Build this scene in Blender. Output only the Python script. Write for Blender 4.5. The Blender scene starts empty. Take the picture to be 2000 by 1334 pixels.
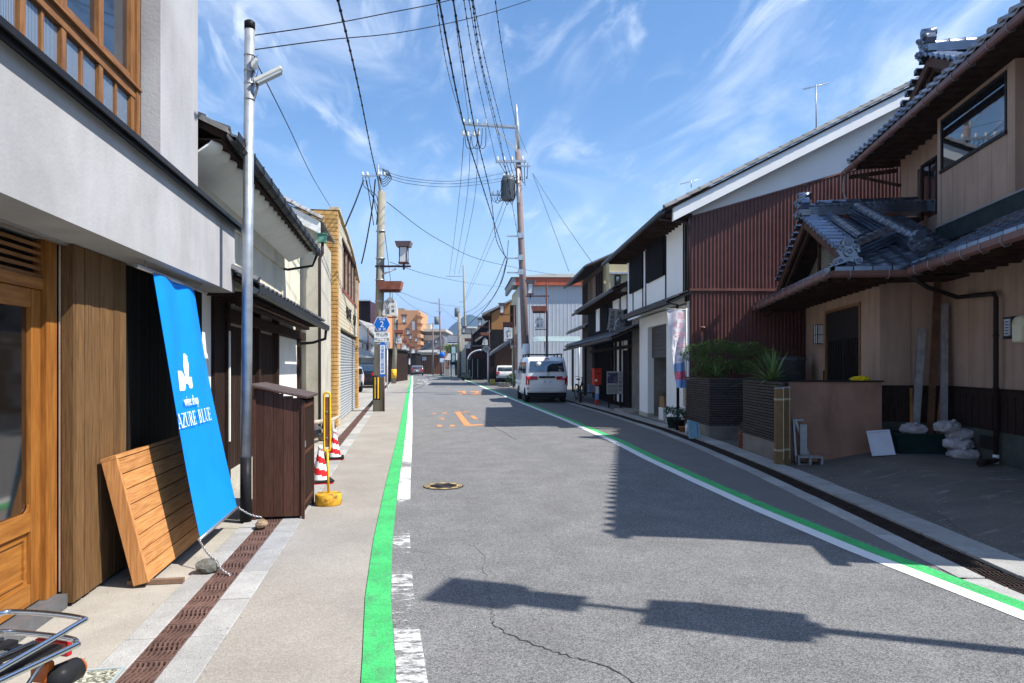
import bpy, bmesh, math, random
from math import sin, cos, tan, pi, radians, atan2, sqrt, hypot
from mathutils import Vector, Matrix, noise
random.seed(7)
R = random.random
SC = bpy.context.scene
C = SC.collection
# ---------------------------------------------------------------- camera, sky, sun, exposure
YAW = math.atan(212 / 1330.)
EYE = 1.5
cam_d = bpy.data.cameras.new('camera'); cam = bpy.data.objects.new('camera', cam_d); C.objects.link(cam)
cam.location = (0, 0, EYE); cam.rotation_euler = (pi / 2, 0, -YAW)
cam_d.sensor_width = 36; cam_d.lens = 1330 / 2000 * 36
cam_d.shift_y = (714 - 667) / 2000.; cam_d.clip_start = .05; cam_d.clip_end = 6000
SC.camera = cam
SUN_EL = radians(50); SDX, SDY = .895, -.446            # direction towards the sun on the ground plan
w = bpy.data.worlds.new('World'); SC.world = w; w.use_nodes = True
nt = w.node_tree; nt.nodes.clear()
def wn(t, **k):
    n = nt.nodes.new(t)
    for a, b in k.items(): setattr(n, a, b)
    return n
sky = wn('ShaderNodeTexSky', sky_type='NISHITA', sun_disc=False, sun_elevation=SUN_EL, sun_rotation=math.atan2(SDX, SDY), air_density=1.0, dust_density=.25, ozone_density=2.2, altitude=100)
bg = wn('ShaderNodeBackground'); bg.inputs[1].default_value = .112
wo = wn('ShaderNodeOutputWorld')
geo = wn('ShaderNodeTexCoord')
# thin cirrus: stretched noise on the direction vector, projected onto a high flat layer
sep = wn('ShaderNodeSeparateXYZ'); nt.links.new(geo.outputs['Generated'], sep.inputs[0])
mz = wn('ShaderNodeMath', operation='MAXIMUM'); nt.links.new(sep.outputs[2], mz.inputs[0]); mz.inputs[1].default_value = .03
mz2 = wn('ShaderNodeMath', operation='ADD'); nt.links.new(mz.outputs[0], mz2.inputs[0]); mz2.inputs[1].default_value = .12
dx = wn('ShaderNodeMath', operation='DIVIDE'); nt.links.new(sep.outputs[0], dx.inputs[0]); nt.links.new(mz2.outputs[0], dx.inputs[1])
dy = wn('ShaderNodeMath', operation='DIVIDE'); nt.links.new(sep.outputs[1], dy.inputs[0]); nt.links.new(mz2.outputs[0], dy.inputs[1])
cb = wn('ShaderNodeCombineXYZ'); nt.links.new(dx.outputs[0], cb.inputs[0]); nt.links.new(dy.outputs[0], cb.inputs[1])
def cloud(rot, sc, nsc, lo, hi, seed, dist=.6):
    mp = wn('ShaderNodeMapping'); nt.links.new(cb.outputs[0], mp.inputs[0])
    mp.inputs['Rotation'].default_value = (0, 0, radians(rot)); mp.inputs['Scale'].default_value = sc; mp.inputs['Location'].default_value = (seed, seed * .7, 0)
    n = wn('ShaderNodeTexNoise'); n.inputs['Scale'].default_value = nsc; n.inputs['Detail'].default_value = 9; n.inputs['Roughness'].default_value = .58; n.inputs['Distortion'].default_value = dist
    nt.links.new(mp.outputs[0], n.inputs[0])
    r = wn('ShaderNodeMapRange', interpolation_type='SMOOTHSTEP'); r.inputs[1].default_value = lo; r.inputs[2].default_value = hi
    nt.links.new(n.outputs[0], r.inputs[0]); return r
c1 = cloud(24, (1.25, .62, 1), 1.3, .50, .80, 6.3, .9)
c2 = cloud(30, (2.6, .95, 1), 2.0, .44, .74, 1.7, 1.6)
c3 = cloud(10, (.8, .8, 1), .55, .36, .6, 5.5)
m1 = wn('ShaderNodeMath', operation='MULTIPLY'); nt.links.new(c2.outputs[0], m1.inputs[0]); nt.links.new(c3.outputs[0], m1.inputs[1])
m2 = wn('ShaderNodeMath', operation='MAXIMUM'); nt.links.new(c1.outputs[0], m2.inputs[0]); nt.links.new(m1.outputs[0], m2.inputs[1])
m3 = wn('ShaderNodeMath', operation='MULTIPLY'); nt.links.new(m2.outputs[0], m3.inputs[0]); m3.inputs[1].default_value = .62
sat = wn('ShaderNodeHueSaturation'); sat.inputs['Saturation'].default_value = 1.2; sat.inputs['Value'].default_value = 1.0; nt.links.new(sky.outputs[0], sat.inputs['Color'])
mix = wn('ShaderNodeMixRGB'); nt.links.new(m3.outputs[0], mix.inputs[0]); nt.links.new(sat.outputs[0], mix.inputs[1]); mix.inputs[2].default_value = (7.4, 7.8, 8.2, 1)
hzr = wn('ShaderNodeMapRange', interpolation_type='SMOOTHERSTEP'); nt.links.new(sep.outputs[2], hzr.inputs[0]); hzr.inputs[1].default_value = -.02; hzr.inputs[2].default_value = .36; hzr.inputs[3].default_value = .85; hzr.inputs[4].default_value = 0
veil = wn('ShaderNodeMixRGB'); nt.links.new(hzr.outputs[0], veil.inputs[0]); nt.links.new(mix.outputs[0], veil.inputs[1]); veil.inputs[2].default_value = (3.7, 5.2, 7.0, 1)
nt.links.new(veil.outputs[0], bg.inputs[0]); nt.links.new(bg.outputs[0], wo.inputs[0])
sd = bpy.data.lights.new('sun', 'SUN'); so = bpy.data.objects.new('sun', sd); C.objects.link(so)
sd.energy = 4.9; sd.angle = radians(.55); sd.color = (1, .955, .88)
so.rotation_euler = Vector((SDX * cos(SUN_EL), SDY * cos(SUN_EL), sin(SUN_EL))).to_track_quat('Z', 'Y').to_euler(); so.location = (20, -10, 30)
SC.view_settings.view_transform = 'Standard'; SC.view_settings.look = 'None'; SC.view_settings.gamma = 1; SC.view_settings.use_curve_mapping = False
SC.view_settings.exposure = .86
# ---------------------------------------------------------------- measuring: a pixel of the 2000 x 1334 photograph to a point of the place
FX, FY, RX, RY = sin(YAW), cos(YAW), cos(YAW), -sin(YAW)
def PD(px, py, D):                                     # at a depth along the view
    u = (px - 1000) / 1330. * D
    return Vector((FX * D + RX * u, FY * D + RY * u, EYE + (714 - py) / 1330. * D))
def G(px, py, z=0): return PD(px, py, 1330. * (EYE - z) / (py - 714))
def UD(u, D, z=0): return Vector((FX * D + RX * u, FY * D + RY * u, z))
# ---------------------------------------------------------------- materials
MATS = {}
def M(name, col, rough=.75, var=.15, scale=4., bump=0., bscale=60., metal=0., rnd=0., st=(1, 1, 1), col2=None, mx=(.35, .65), spec=.22, speck=None, coat=0., emit=None, stain=None):
    if name in MATS: return MATS[name]
    m = bpy.data.materials.new(name); m.use_nodes = True; t = m.node_tree; N = t.nodes; L = t.links
    b = N['Principled BSDF']; b.inputs['Roughness'].default_value = rough; b.inputs['Metallic'].default_value = metal
    if spec == .22 and (rough > .78 or max(col) < .04) and not metal: spec = .06
    if max(col) < .075 and rough >= .55: spec = min(spec, .02)
    b.inputs['Specular IOR Level'].default_value = spec
    if coat: b.inputs['Coat Weight'].default_value = coat; b.inputs['Coat Roughness'].default_value = .06
    g = N.new('ShaderNodeNewGeometry'); mp = N.new('ShaderNodeMapping'); mp.inputs['Scale'].default_value = st
    L.new(g.outputs['Position'], mp.inputs[0])
    n = N.new('ShaderNodeTexNoise'); n.inputs['Scale'].default_value = scale; n.inputs['Detail'].default_value = 6; n.inputs['Roughness'].default_value = .6
    L.new(mp.outputs[0], n.inputs[0])
    r = N.new('ShaderNodeMapRange'); r.inputs[1].default_value = mx[0]; r.inputs[2].default_value = mx[1]; L.new(n.outputs[0], r.inputs[0])
    mxn = N.new('ShaderNodeMixRGB'); L.new(r.outputs[0], mxn.inputs[0])
    c2 = col2 or tuple(min(1, c * (1 + var)) for c in col); c1_ = col if col2 else tuple(c * (1 - var) for c in col)
    mxn.inputs[1].default_value = (*c1_, 1); mxn.inputs[2].default_value = (*c2, 1)
    out = mxn.outputs[0]
    if stain:                                           # (colour, scale, low, high, amount, stretch)
        sm = N.new('ShaderNodeMapping'); sm.inputs['Scale'].default_value = stain[5] if len(stain) > 5 else (1, 1, 1); L.new(g.outputs['Position'], sm.inputs[0])
        s = N.new('ShaderNodeTexNoise'); s.inputs['Scale'].default_value = stain[1]; s.inputs['Detail'].default_value = 5; s.inputs['Roughness'].default_value = .65; L.new(sm.outputs[0], s.inputs[0])
        sr = N.new('ShaderNodeMapRange'); sr.inputs[1].default_value = stain[2]; sr.inputs[2].default_value = stain[3]; sr.inputs[4].default_value = stain[4]; L.new(s.outputs[0], sr.inputs[0])
        x = N.new('ShaderNodeMixRGB'); L.new(sr.outputs[0], x.inputs[0]); L.new(out, x.inputs[1]); x.inputs[2].default_value = (*stain[0], 1); out = x.outputs[0]
    if speck:                                           # (scale, dark, light): aggregate grains
        v = N.new('ShaderNodeTexVoronoi'); v.inputs['Scale'].default_value = speck[0]; L.new(g.outputs['Position'], v.inputs[0])
        sp = N.new('ShaderNodeSeparateColor'); L.new(v.outputs['Color'], sp.inputs[0])
        vr = N.new('ShaderNodeMapRange'); vr.inputs[3].default_value = speck[1]; vr.inputs[4].default_value = speck[2]; L.new(sp.outputs[0], vr.inputs[0])
        x = N.new('ShaderNodeMixRGB'); x.blend_type = 'MULTIPLY'; x.inputs[0].default_value = 1; L.new(out, x.inputs[1]); L.new(vr.outputs[0], x.inputs[2]); out = x.outputs[0]
    if rnd:
        oi = N.new('ShaderNodeObjectInfo'); rr = N.new('ShaderNodeMapRange'); rr.inputs[3].default_value = 1 - rnd; rr.inputs[4].default_value = 1 + rnd; L.new(oi.outputs['Random'], rr.inputs[0])
        x = N.new('ShaderNodeMixRGB'); x.blend_type = 'MULTIPLY'; x.inputs[0].default_value = 1; L.new(out, x.inputs[1]); L.new(rr.outputs[0], x.inputs[2]); out = x.outputs[0]
        ad = N.new('ShaderNodeVectorMath'); ad.operation = 'ADD'; sc_ = N.new('ShaderNodeMath'); sc_.operation = 'MULTIPLY'; sc_.inputs[1].default_value = 17; L.new(oi.outputs['Random'], sc_.inputs[0])
        L.new(mp.outputs[0], ad.inputs[0]); L.new(sc_.outputs[0], ad.inputs[1]); L.new(ad.outputs[0], n.inputs[0])
    L.new(out, b.inputs['Base Color'])
    rv = N.new('ShaderNodeMapRange'); rv.inputs[3].default_value = max(0, rough - .06); rv.inputs[4].default_value = min(1, rough + .06); L.new(n.outputs[0], rv.inputs[0]); L.new(rv.outputs[0], b.inputs['Roughness'])
    if bump:
        bn = N.new('ShaderNodeTexNoise'); bn.inputs['Scale'].default_value = bscale; bn.inputs['Detail'].default_value = 4; L.new(mp.outputs[0] if st != (1, 1, 1) else g.outputs['Position'], bn.inputs[0])
        bp = N.new('ShaderNodeBump'); bp.inputs['Strength'].default_value = bump; bp.inputs['Distance'].default_value = .02; L.new(bn.outputs[0], bp.inputs['Height']); L.new(bp.outputs[0], b.inputs['Normal'])
    if emit: b.inputs['Emission Color'].default_value = (*emit[0], 1); b.inputs['Emission Strength'].default_value = emit[1]
    MATS[name] = m; return m
def glass_mat(name, tint=(.02, .025, .03), rough=.03):
    if name in MATS: return MATS[name]
    m = bpy.data.materials.new(name); m.use_nodes = True; b = m.node_tree.nodes['Principled BSDF']
    b.inputs['Base Color'].default_value = (*tint, 1); b.inputs['Roughness'].default_value = rough; b.inputs['Specular IOR Level'].default_value = .9; b.inputs['IOR'].default_value = 1.6
    MATS[name] = m; return m
# ---------------------------------------------------------------- objects
OFS = {}
def tag(o, label, cat, group=None):
    o['label'] = label; o['category'] = cat
    if group: o['group'] = group
    return o
def thing(name, label, cat, at=(0, 0, 0), rot=0., group=None, origin=(0, 0, 0), world_local=False):
    """Empty at the thing's base. Parts are written in a frame turned by rot about origin; at is the base in that frame."""
    o = bpy.data.objects.new(name, None); C.objects.link(o); o.empty_display_size = .2
    a = Vector(at); p = Matrix.Rotation(rot, 3, 'Z') @ a + Vector(origin)
    o.location = p; o.rotation_euler = (0, 0, rot); OFS[o.name] = a
    return tag(o, label, cat, group)
class MB:
    def __init__(s): s.v = []; s.f = []; s.sm = []
    def add(s, vs, fs, sm=False):
        b = len(s.v); s.v += [tuple(v) for v in vs]; s.f += [tuple(i + b for i in f) for f in fs]; s.sm += [sm] * len(fs); return s
    def box(s, x0, x1, y0, y1, z0, z1, m=None):
        if x0 > x1: x0, x1 = x1, x0
        if y0 > y1: y0, y1 = y1, y0
        if z0 > z1: z0, z1 = z1, z0
        vs = [(x, y, z) for z in (z0, z1) for y in (y0, y1) for x in (x0, x1)]
        if m is not None: vs = [m @ Vector(v) for v in vs]
        return s.add(vs, [(0, 2, 3, 1), (4, 5, 7, 6), (0, 1, 5, 4), (2, 6, 7, 3), (0, 4, 6, 2), (1, 3, 7, 5)])
    def shift(s, y):
        if y: s.v = [(a, b + y, c) for a, b, c in s.v]
        return s
    def quad(s, a, b, c, d): return s.add([a, b, c, d], [(0, 1, 2, 3)])
    def prism(s, pts, vec):                            # planar polygon pushed along vec
        n = len(pts); vec = Vector(vec); P = [Vector(p) for p in pts]
        nrm = Vector((0, 0, 0))
        for i in range(n): nrm += P[i].cross(P[(i + 1) % n])
        if nrm.dot(vec) > 0: P = P[::-1]
        vs = P + [p + vec for p in P]
        return s.add(vs, [tuple(range(n)), tuple(reversed(range(n, 2 * n)))] + [(i, i + n, (i + 1) % n + n, (i + 1) % n)[::1] for i in range(n)])
    def bar(s, p, q, w=.05, h=.05, up=(0, 0, 1)):
        p, q = Vector(p), Vector(q); d = (q - p).normalized(); u = Vector(up)
        if abs(d.dot(u)) > .98: u = Vector((1, 0, 0))
        sd_ = d.cross(u).normalized() * w / 2; uu = sd_.cross(d).normalized() * h / 2
        vs = [a + x * sd_ + y * uu for a in (p, q) for x, y in ((-1, -1), (1, -1), (1, 1), (-1, 1))]
        return s.add(vs, [(0, 1, 2, 3), (7, 6, 5, 4), (0, 4, 5, 1), (1, 5, 6, 2), (2, 6, 7, 3), (3, 7, 4, 0)])
    def tube(s, pts, r, n=8, r2=None, cap=True, smooth=True):
        P = [Vector(p) for p in pts]; k = len(P); vs = []; pu = None
        for i, p in enumerate(P):
            d = (P[min(i + 1, k - 1)] - P[max(i - 1, 0)]).normalized()
            if pu is None: pu = Vector((0, 0, 1)) if abs(d.z) < .95 else Vector((1, 0, 0))
            a = d.cross(pu)
            if a.length < 1e-5: a = d.cross(Vector((.3, 1, .2)))
            a.normalize(); b = a.cross(d).normalized(); pu = b
            rr = r[i] if isinstance(r, (list, tuple)) else (r if r2 is None else r + (r2 - r) * i / (k - 1))
            vs += [p + a * rr * cos(2 * pi * j / n) + b * rr * sin(2 * pi * j / n) for j in range(n)]
        fs = [(i * n + j, i * n + (j + 1) % n, (i + 1) * n + (j + 1) % n, (i + 1) * n + j) for i in range(k - 1) for j in range(n)]
        s.add(vs, fs, smooth)
        if cap:
            b0 = len(s.v) - len(vs); s.f += [tuple(b0 + j for j in reversed(range(n))), tuple(b0 + (k - 1) * n + j for j in range(n))]; s.sm += [False, False]
        return s
    def lathe(s, prof, c=(0, 0, 0), n=16, smooth=True, axis='Z'):
        c = Vector(c); vs = []
        for r, z in prof:
            for j in range(n):
                a = 2 * pi * j / n
                p = {'Z': (r * cos(a), r * sin(a), z), 'X': (z, r * cos(a), r * sin(a)), 'Y': (r * sin(a), z, r * cos(a))}[axis]
                vs.append(c + Vector(p))
        k = len(prof)
        s.add(vs, [(i * n + j, i * n + (j + 1) % n, (i + 1) * n + (j + 1) % n, (i + 1) * n + j) for i in range(k - 1) for j in range(n)], smooth)
        b0 = len(s.v) - len(vs)
        if prof[0][0] > 1e-4: s.f.append(tuple(b0 + j for j in reversed(range(n)))); s.sm.append(False)
        if prof[-1][0] > 1e-4: s.f.append(tuple(b0 + (k - 1) * n + j for j in range(n))); s.sm.append(False)
        return s
    def sheet(s, rows):                                 # grid of points
        n = len(rows[0]); vs = [p for r in rows for p in r]
        return s.add(vs, [(i * n + j, i * n + j + 1, (i + 1) * n + j + 1, (i + 1) * n + j) for i in range(len(rows) - 1) for j in range(n - 1)], True)
    def slab(s, rows, nrm):                             # grid of points with a thickness
        nrm = Vector(nrm); n = len(rows[0]); k = len(rows)
        s.sheet(rows); s.sheet([[Vector(p) - nrm for p in reversed(r)] for r in rows])
        edge = [rows[0][j] for j in range(n)] + [rows[i][n - 1] for i in range(1, k)] + [rows[k - 1][j] for j in range(n - 2, -1, -1)] + [rows[i][0] for i in range(k - 2, 0, -1)]
        for i in range(len(edge)):
            a, b = Vector(edge[i]), Vector(edge[(i + 1) % len(edge)]); s.quad(a, a - nrm, b - nrm, b)
        return s
    def mesh(s, name, mat, off=(0, 0, 0), bevel=0., recalc=False):
        me = bpy.data.meshes.new(name); o = Vector(off)
        me.from_pydata([tuple(Vector(v) - o) for v in s.v], [], s.f)
        me.polygons.foreach_set('use_smooth', s.sm)
        if bevel or recalc:
            bm = bmesh.new(); bm.from_mesh(me)
            if recalc: bmesh.ops.remove_doubles(bm, verts=bm.verts, dist=1e-5); bmesh.ops.recalc_face_normals(bm, faces=bm.faces)
            if bevel: bmesh.ops.bevel(bm, geom=[e for e in bm.edges if len(e.link_faces) == 2 and e.calc_face_angle(0) > .5], offset=bevel, segments=2, affect='EDGES', profile=.5)
            bm.to_mesh(me); bm.free()
        for m in (mat if isinstance(mat, (list, tuple)) else [mat]): me.materials.append(m)
        me.update(); return me
    def build(s, name, mat, parent=None, label=None, cat=None, group=None, kind=None, bevel=0., at=None, recalc=False):
        root = parent; off = Vector((0, 0, 0))
        if parent is not None: off = OFS.get(parent.name, Vector((0, 0, 0)))
        elif at is not None: off = Vector(at)
        o = bpy.data.objects.new(name, s.mesh(name, mat, off, bevel, recalc)); C.objects.link(o)
        if parent is not None: o.parent = parent; OFS[o.name] = off
        elif at is not None: o.location = off
        if label and cat: tag(o, label, cat, group)
        elif label: o['label'] = label
        if kind: o['kind'] = kind
        return o
def B(name, mat, parent, x0, x1, y0, y1, z0, z1, **k): return MB().box(x0, x1, y0, y1, z0, z1).build(name, mat, parent, **k)
def inst(name, me, mat4, parent):                       # a piece that shares its mesh with its likes
    o = bpy.data.objects.new(name, me); C.objects.link(o); o.parent = parent
    off = OFS.get(parent.name, Vector((0, 0, 0))) if parent is not None else Vector((0, 0, 0))
    if parent is not None and isinstance(parent.data, bpy.types.Mesh) or parent is not None:
        mat4 = Matrix.Translation(-off) @ mat4
    o.matrix_local = mat4; return o
def copy_tree(o, parent=None):
    c = o.copy(); C.objects.link(c)
    if parent is not None: c.parent = parent
    for ch in list(o.children): copy_tree(ch, c)
    return c
def frame(X, Y, Z, p):
    m = Matrix.Identity(4)
    for i, a in enumerate((X, Y, Z)):
        for j in range(3): m[j][i] = a[j]
    for j in range(3): m[j][3] = p[j]
    return m
def text(s, size, mat, parent, p, X=(1, 0, 0), Y=(0, 0, 1), sx=1., ext=.002, name='lettering', align='CENTER', vertical=False, lead=1.0):
    X = Vector(X).normalized(); Y = Vector(Y).normalized(); Z = X.cross(Y); p = Vector(p)
    off = OFS.get(parent.name, Vector((0, 0, 0))) if parent is not None else Vector((0, 0, 0))
    cu = bpy.data.curves.new('t', 'FONT'); cu.body = '\n'.join(s) if vertical else s; cu.size = size; cu.extrude = ext; cu.align_x = align; cu.align_y = 'CENTER'; cu.resolution_u = 2; cu.space_line = lead
    ob = bpy.data.objects.new('t', cu); C.objects.link(ob)
    me = bpy.data.meshes.new_from_object(ob.evaluated_get(bpy.context.evaluated_depsgraph_get())); bpy.data.objects.remove(ob)
    me.transform(frame(X * sx, Y, Z, p - off)); me.materials.clear(); me.materials.append(mat); me.name = name
    o = bpy.data.objects.new(name, me); C.objects.link(o)
    if parent is not None: o.parent = parent; OFS[o.name] = off
    return o
def curve(pts, n=8):                                   # smooth polyline through points
    P = [Vector(p) for p in pts]; out = []
    for i in range(len(P) - 1):
        a, b, c, d = P[max(i - 1, 0)], P[i], P[i + 1], P[min(i + 2, len(P) - 1)]
        for k in range(n):
            t = k / n; out.append(.5 * ((2 * b) + (c - a) * t + (2 * a - 5 * b + 4 * c - d) * t * t + (3 * b - a - 3 * c + d) * t ** 3))
    out.append(P[-1]); return out
def lerp(tab, y):                                      # table of (y, x)
    if y <= tab[0][0]: return tab[0][1]
    for (a, b), (c, d) in zip(tab, tab[1:]):
        if y <= c: return b + (d - b) * (y - a) / (c - a)
    return tab[-1][1]
# ---------------------------------------------------------------- shared materials
asphalt = M('asphalt', (.195, .193, .192), .92, .12, 2.1, .6, 200, speck=(135, .55, 1.48), stain=((.165, .165, .17), .9, .45, .72, .6, (1, .14, 1)), spec=.1)
walk_asphalt = M('tan_walkway_asphalt', (.31, .285, .25), .93, .08, 1.3, .35, 240, speck=(150, .78, 1.2), stain=((.22, .2, .175), 1.1, .52, .8, .6), spec=.2)
walk_grey = M('grey_brown_walkway_asphalt', (.165, .155, .145), .93, .08, 1.3, .35, 240, speck=(170, .72, 1.25), spec=.2)
concrete = M('concrete', (.36, .335, .29), .9, .1, 2.2, .25, 90, speck=(220, .88, 1.1), stain=((.27, .25, .215), 1.6, .5, .8, .7))
apron_mat = M('worn_driveway_concrete', (.135, .122, .11), .85, .12, 2., .35, 60, stain=((.3, .3, .3), 2.2, .58, .72, .6, (1, 2.5, 1)), speck=(150, .8, 1.2))
granite = M('granite_kerb', (.36, .355, .34), .85, .1, 6, .3, 160, rnd=.14, speck=(260, .72, 1.2), stain=((.28, .27, .25), 2.5, .5, .8, .5))
earth = M('ground_earth', (.2, .19, .17), .95, .2, .4, .1)
green_paint = M('green_line_paint', (.065, .50, .15), .75, .12, 3.5, .5, 200, speck=(120, .72, 1.14), stain=((.09, .27, .13), 11, .5, .72, .8, (1, .5, 1)))
rust_iron = M('rusty_cast_iron', (.13, .075, .06), .75, .3, 14, .3, 120, rnd=.12)
def white_worn(name, lo, hi, strips=True):
    m = bpy.data.materials.new(name); m.use_nodes = True; t = m.node_tree; N = t.nodes; L = t.links; b = N['Principled BSDF']; b.inputs['Roughness'].default_value = .8
    g = N.new('ShaderNodeNewGeometry'); mp = N.new('ShaderNodeMapping'); mp.inputs['Scale'].default_value = (1, 2.4, 1) if strips else (1, 1, 1); L.new(g.outputs[0], mp.inputs[0])
    n = N.new('ShaderNodeTexNoise'); n.inputs['Scale'].default_value = 9; n.inputs['Detail'].default_value = 8; n.inputs['Roughness'].default_value = .75; L.new(mp.outputs[0], n.inputs[0])
    big = N.new('ShaderNodeTexNoise'); big.inputs['Scale'].default_value = .8; big.inputs['Detail'].default_value = 2; L.new(g.outputs[0], big.inputs[0])
    a = N.new('ShaderNodeMath'); a.operation = 'MULTIPLY_ADD'; a.inputs[1].default_value = .9; L.new(big.outputs[0], a.inputs[0]); L.new(n.outputs[0], a.inputs[2])
    r = N.new('ShaderNodeMapRange'); r.inputs[1].default_value = lo; r.inputs[2].default_value = hi; L.new(a.outputs[0], r.inputs[0])
    x = N.new('ShaderNodeMixRGB'); L.new(r.outputs[0], x.inputs[0]); x.inputs[1].default_value = (.2, .2, .205, 1); x.inputs[2].default_value = (.72, .72, .70, 1); b.inputs['Base Color'].default_value = (.70, .70, .68, 1)
    tb = N.new('ShaderNodeBsdfTransparent'); ms = N.new('ShaderNodeMixShader'); L.new(r.outputs[0], ms.inputs[0]); L.new(tb.outputs[0], ms.inputs[1]); L.new(b.outputs[0], ms.inputs[2]); L.new(ms.outputs[0], N['Material Output'].inputs[0]); return m
white_old = white_worn('worn_white_line_paint', .80, .98)
white_good = white_worn('lightly_worn_white_paint', .78, .98); white_thin = white_worn('thin_white_paint', .86, 1.04); white_gone = white_worn('nearly_gone_white_paint', .98, 1.12)
white_new = M('white_line_paint', (.74, .74, .72), .75, .06, 3, .2, 150, stain=((.4, .4, .39), 6, .58, .8, .5))
orange_paint = M('orange_road_paint', (.66, .27, .09), .8, .15, 6, .2, 150, stain=((.22, .19, .17), 9, .46, .62, .8))
# ---------------------------------------------------------------- ground and road (tables of (Y, X))
GLr = [(-6, .1), (0, .04), (3.26, -.03), (4.52, -.08), (5.96, -.09), (8.57, -.06), (15, .05), (30.6, .24), (65, .76), (96, 1.15), (125, 1.6)]    # green / white seam at the left
BR = [(-6, 4.4), (0, 3.95), (3.5, 3.74), (5, 3.69), (6.7, 3.72), (8.5, 3.82), (10.5, 3.95), (13, 4.18), (18.3, 4.47), (29, 4.84), (45, 5.45), (64, 6.2), (72, 6.3), (87, 5.7), (105, 4.3), (125, 2.2)]  # white / green seam at the right
DR = [(-6, 3.75), (0, 3.85), (3.98, 4.12), (6.1, 4.56), (8.99, 5.12), (12, 5.62), (15.07, 6.02), (20, 6.4), (26, 6.75), (45, 7.7), (64, 8.5), (90, 8.2), (125, 4.5)]             # drain centre at the right
YS = [-6 + .5 * i for i in range(60)] + [24 + 2 * i for i in range(51)]
def strip(f0, f1, z, ys=YS):
    m = MB(); m.sheet([[(f0(y), y, z), (f1(y), y, z)] for y in ys]); return m
def S(m, name, mat): o = m.build(name, mat); o['kind'] = 'structure'; return o
gm = MB(); gm.quad((-3000, -600, -.03), (3000, -600, -.03), (3000, 5000, -.03), (-3000, 5000, -.03)); S(gm, 'ground', earth)
S(strip(lambda y: lerp(GLr, y) - .17, lambda y: lerp(BR, y) + .2, .0), 'road', asphalt)
S(strip(lambda y: -.97, lambda y: lerp(GLr, y) - .168, .0), 'left_walkway', walk_asphalt)
S(strip(lambda y: lerp(BR, y) + .2, lambda y: lerp(DR, y) - .3, .0), 'right_walkway', walk_grey)
S(strip(lambda y: -60, lambda y: -1.5, -.004), 'left_shopfront_paving', concrete)
S(strip(lambda y: lerp(GLr, y) - .165, lambda y: lerp(GLr, y) - .003, .004), 'green_line', green_paint)
gl0 = lambda y: lerp(GLr, y)
for a_, b_, m_ in ((-6, 3.9, white_thin), (3.9, 5.9, white_gone), (5.9, 7.75, white_gone), (7.75, 13, white_good), (13, 124, white_new)):
    S(strip(gl0, lambda y: lerp(GLr, y) + .145, .004, [a_ + (b_ - a_) * i / 24 for i in range(25)]), 'white_line', m_)
S(strip(lambda y: lerp(BR, y) + .002, lambda y: lerp(BR, y) + .145, .004), 'green_line', green_paint)
S(strip(lambda y: lerp(BR, y) - .14, lambda y: lerp(BR, y), .004), 'white_line', white_new)
# right side ground beyond the kerb: level by the road, rising .2 m to the near house
HR = -radians(18.4); HU = Vector((-sin(HR), cos(HR), 0)); HV = Vector((cos(HR), sin(HR), 0))
def hs(p): return p[0] * HV.x + p[1] * HV.y
def ht(p): return p[0] * HU.x + p[1] * HU.y
def gz(x, y):
    a = max(0, min(1, (hs((x, y)) - 2.75) / 1.25)); b = max(0, min(1, (13.2 - y) / 1.5)); return .2 * a * a * (3 - 2 * a) * b
m = MB(); rows = []
for y in [-6 + .4 * i for i in range(50)]:
    x0 = lerp(DR, y) + .42; rows.append([(x0 + d, y, gz(x0 + d, y) - .004) for d in (0, .3, .6, .9, 1.2, 1.6, 2, 2.5, 3, 4, 8, 40)])
m.sheet(rows); S(m, 'driveway', apron_mat)
S(strip(lambda y: lerp(DR, y) + .42, lambda y: lerp(DR, y) + 60, -.006, [13.6 + 2 * i for i in range(56)]), 'right_pavement', M('grey_pavement', (.2, .195, .185), .92, .12, 1.5, .3, 90, speck=(180, .8, 1.2)))
# kerb stones and drains
def run(xf, y0, y1, x_in, x_out, step, gap, name, mat, parent, z0, z1, jit=.004, tab=None):
    y = y0; k = 0
    while y < y1:
        xa, xb = xf(y), xf(min(y + step, y1)); ang = atan2(xb - xa, step)
        ln = hypot(step, xb - xa) - gap
        mm = MB().box(x_in, x_out, 0, ln, z0, z1 + (R() - .5) * jit)
        me = mm.mesh(name, mat, bevel=.006)
        inst(name, me, Matrix.Translation((xa, y, 0)) @ Matrix.Rotation(-ang, 4, 'Z'), parent); y += step; k += 1
def rest(xf, y0, y1, a, b, z, mat, parent):
    o = strip(lambda y: xf(y) + a, lambda y: xf(y) + b, z, [y0 + (y1 - y0) * i / 40 for i in range(41)]).build('kerb_stone_run', mat, parent); o['kind'] = 'stuff'
kl = MB().quad((-1.5, -6, -.02), (-.965, -6, -.02), (-.965, 125, -.02), (-1.5, 125, -.02)).build('left_kerb', concrete, kind='structure')
run(lambda y: 0, 2.2, 26, -1.165, -.972, .6, .012, 'kerb_stone', granite, kl, -.02, .006)
run(lambda y: 0, 2.2, 26, -1.50, -1.345, .6, .012, 'kerb_stone', granite, kl, -.02, .006)
rest(lambda y: 0, 26, 120, -1.165, -.972, .006, granite, kl); rest(lambda y: 0, 26, 120, -1.5, -1.345, .006, granite, kl)
kr = strip(lambda y: lerp(DR, y) - .3, lambda y: lerp(DR, y) + .43, -.02).build('right_kerb', concrete, kind='structure')
drf = lambda y: lerp(DR, y)
run(drf, 2.4, 30, -.3, -.11, .6, .01, 'kerb_stone', granite, kr, -.02, .004)
run(drf, 2.4, 30, .11, .415, .6, .016, 'kerb_stone', granite, kr, -.02, .03, .008)
rest(drf, 30, 120, -.3, -.11, .004, granite, kr); rest(drf, 30, 120, .11, .415, .02, granite, kr)
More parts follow.
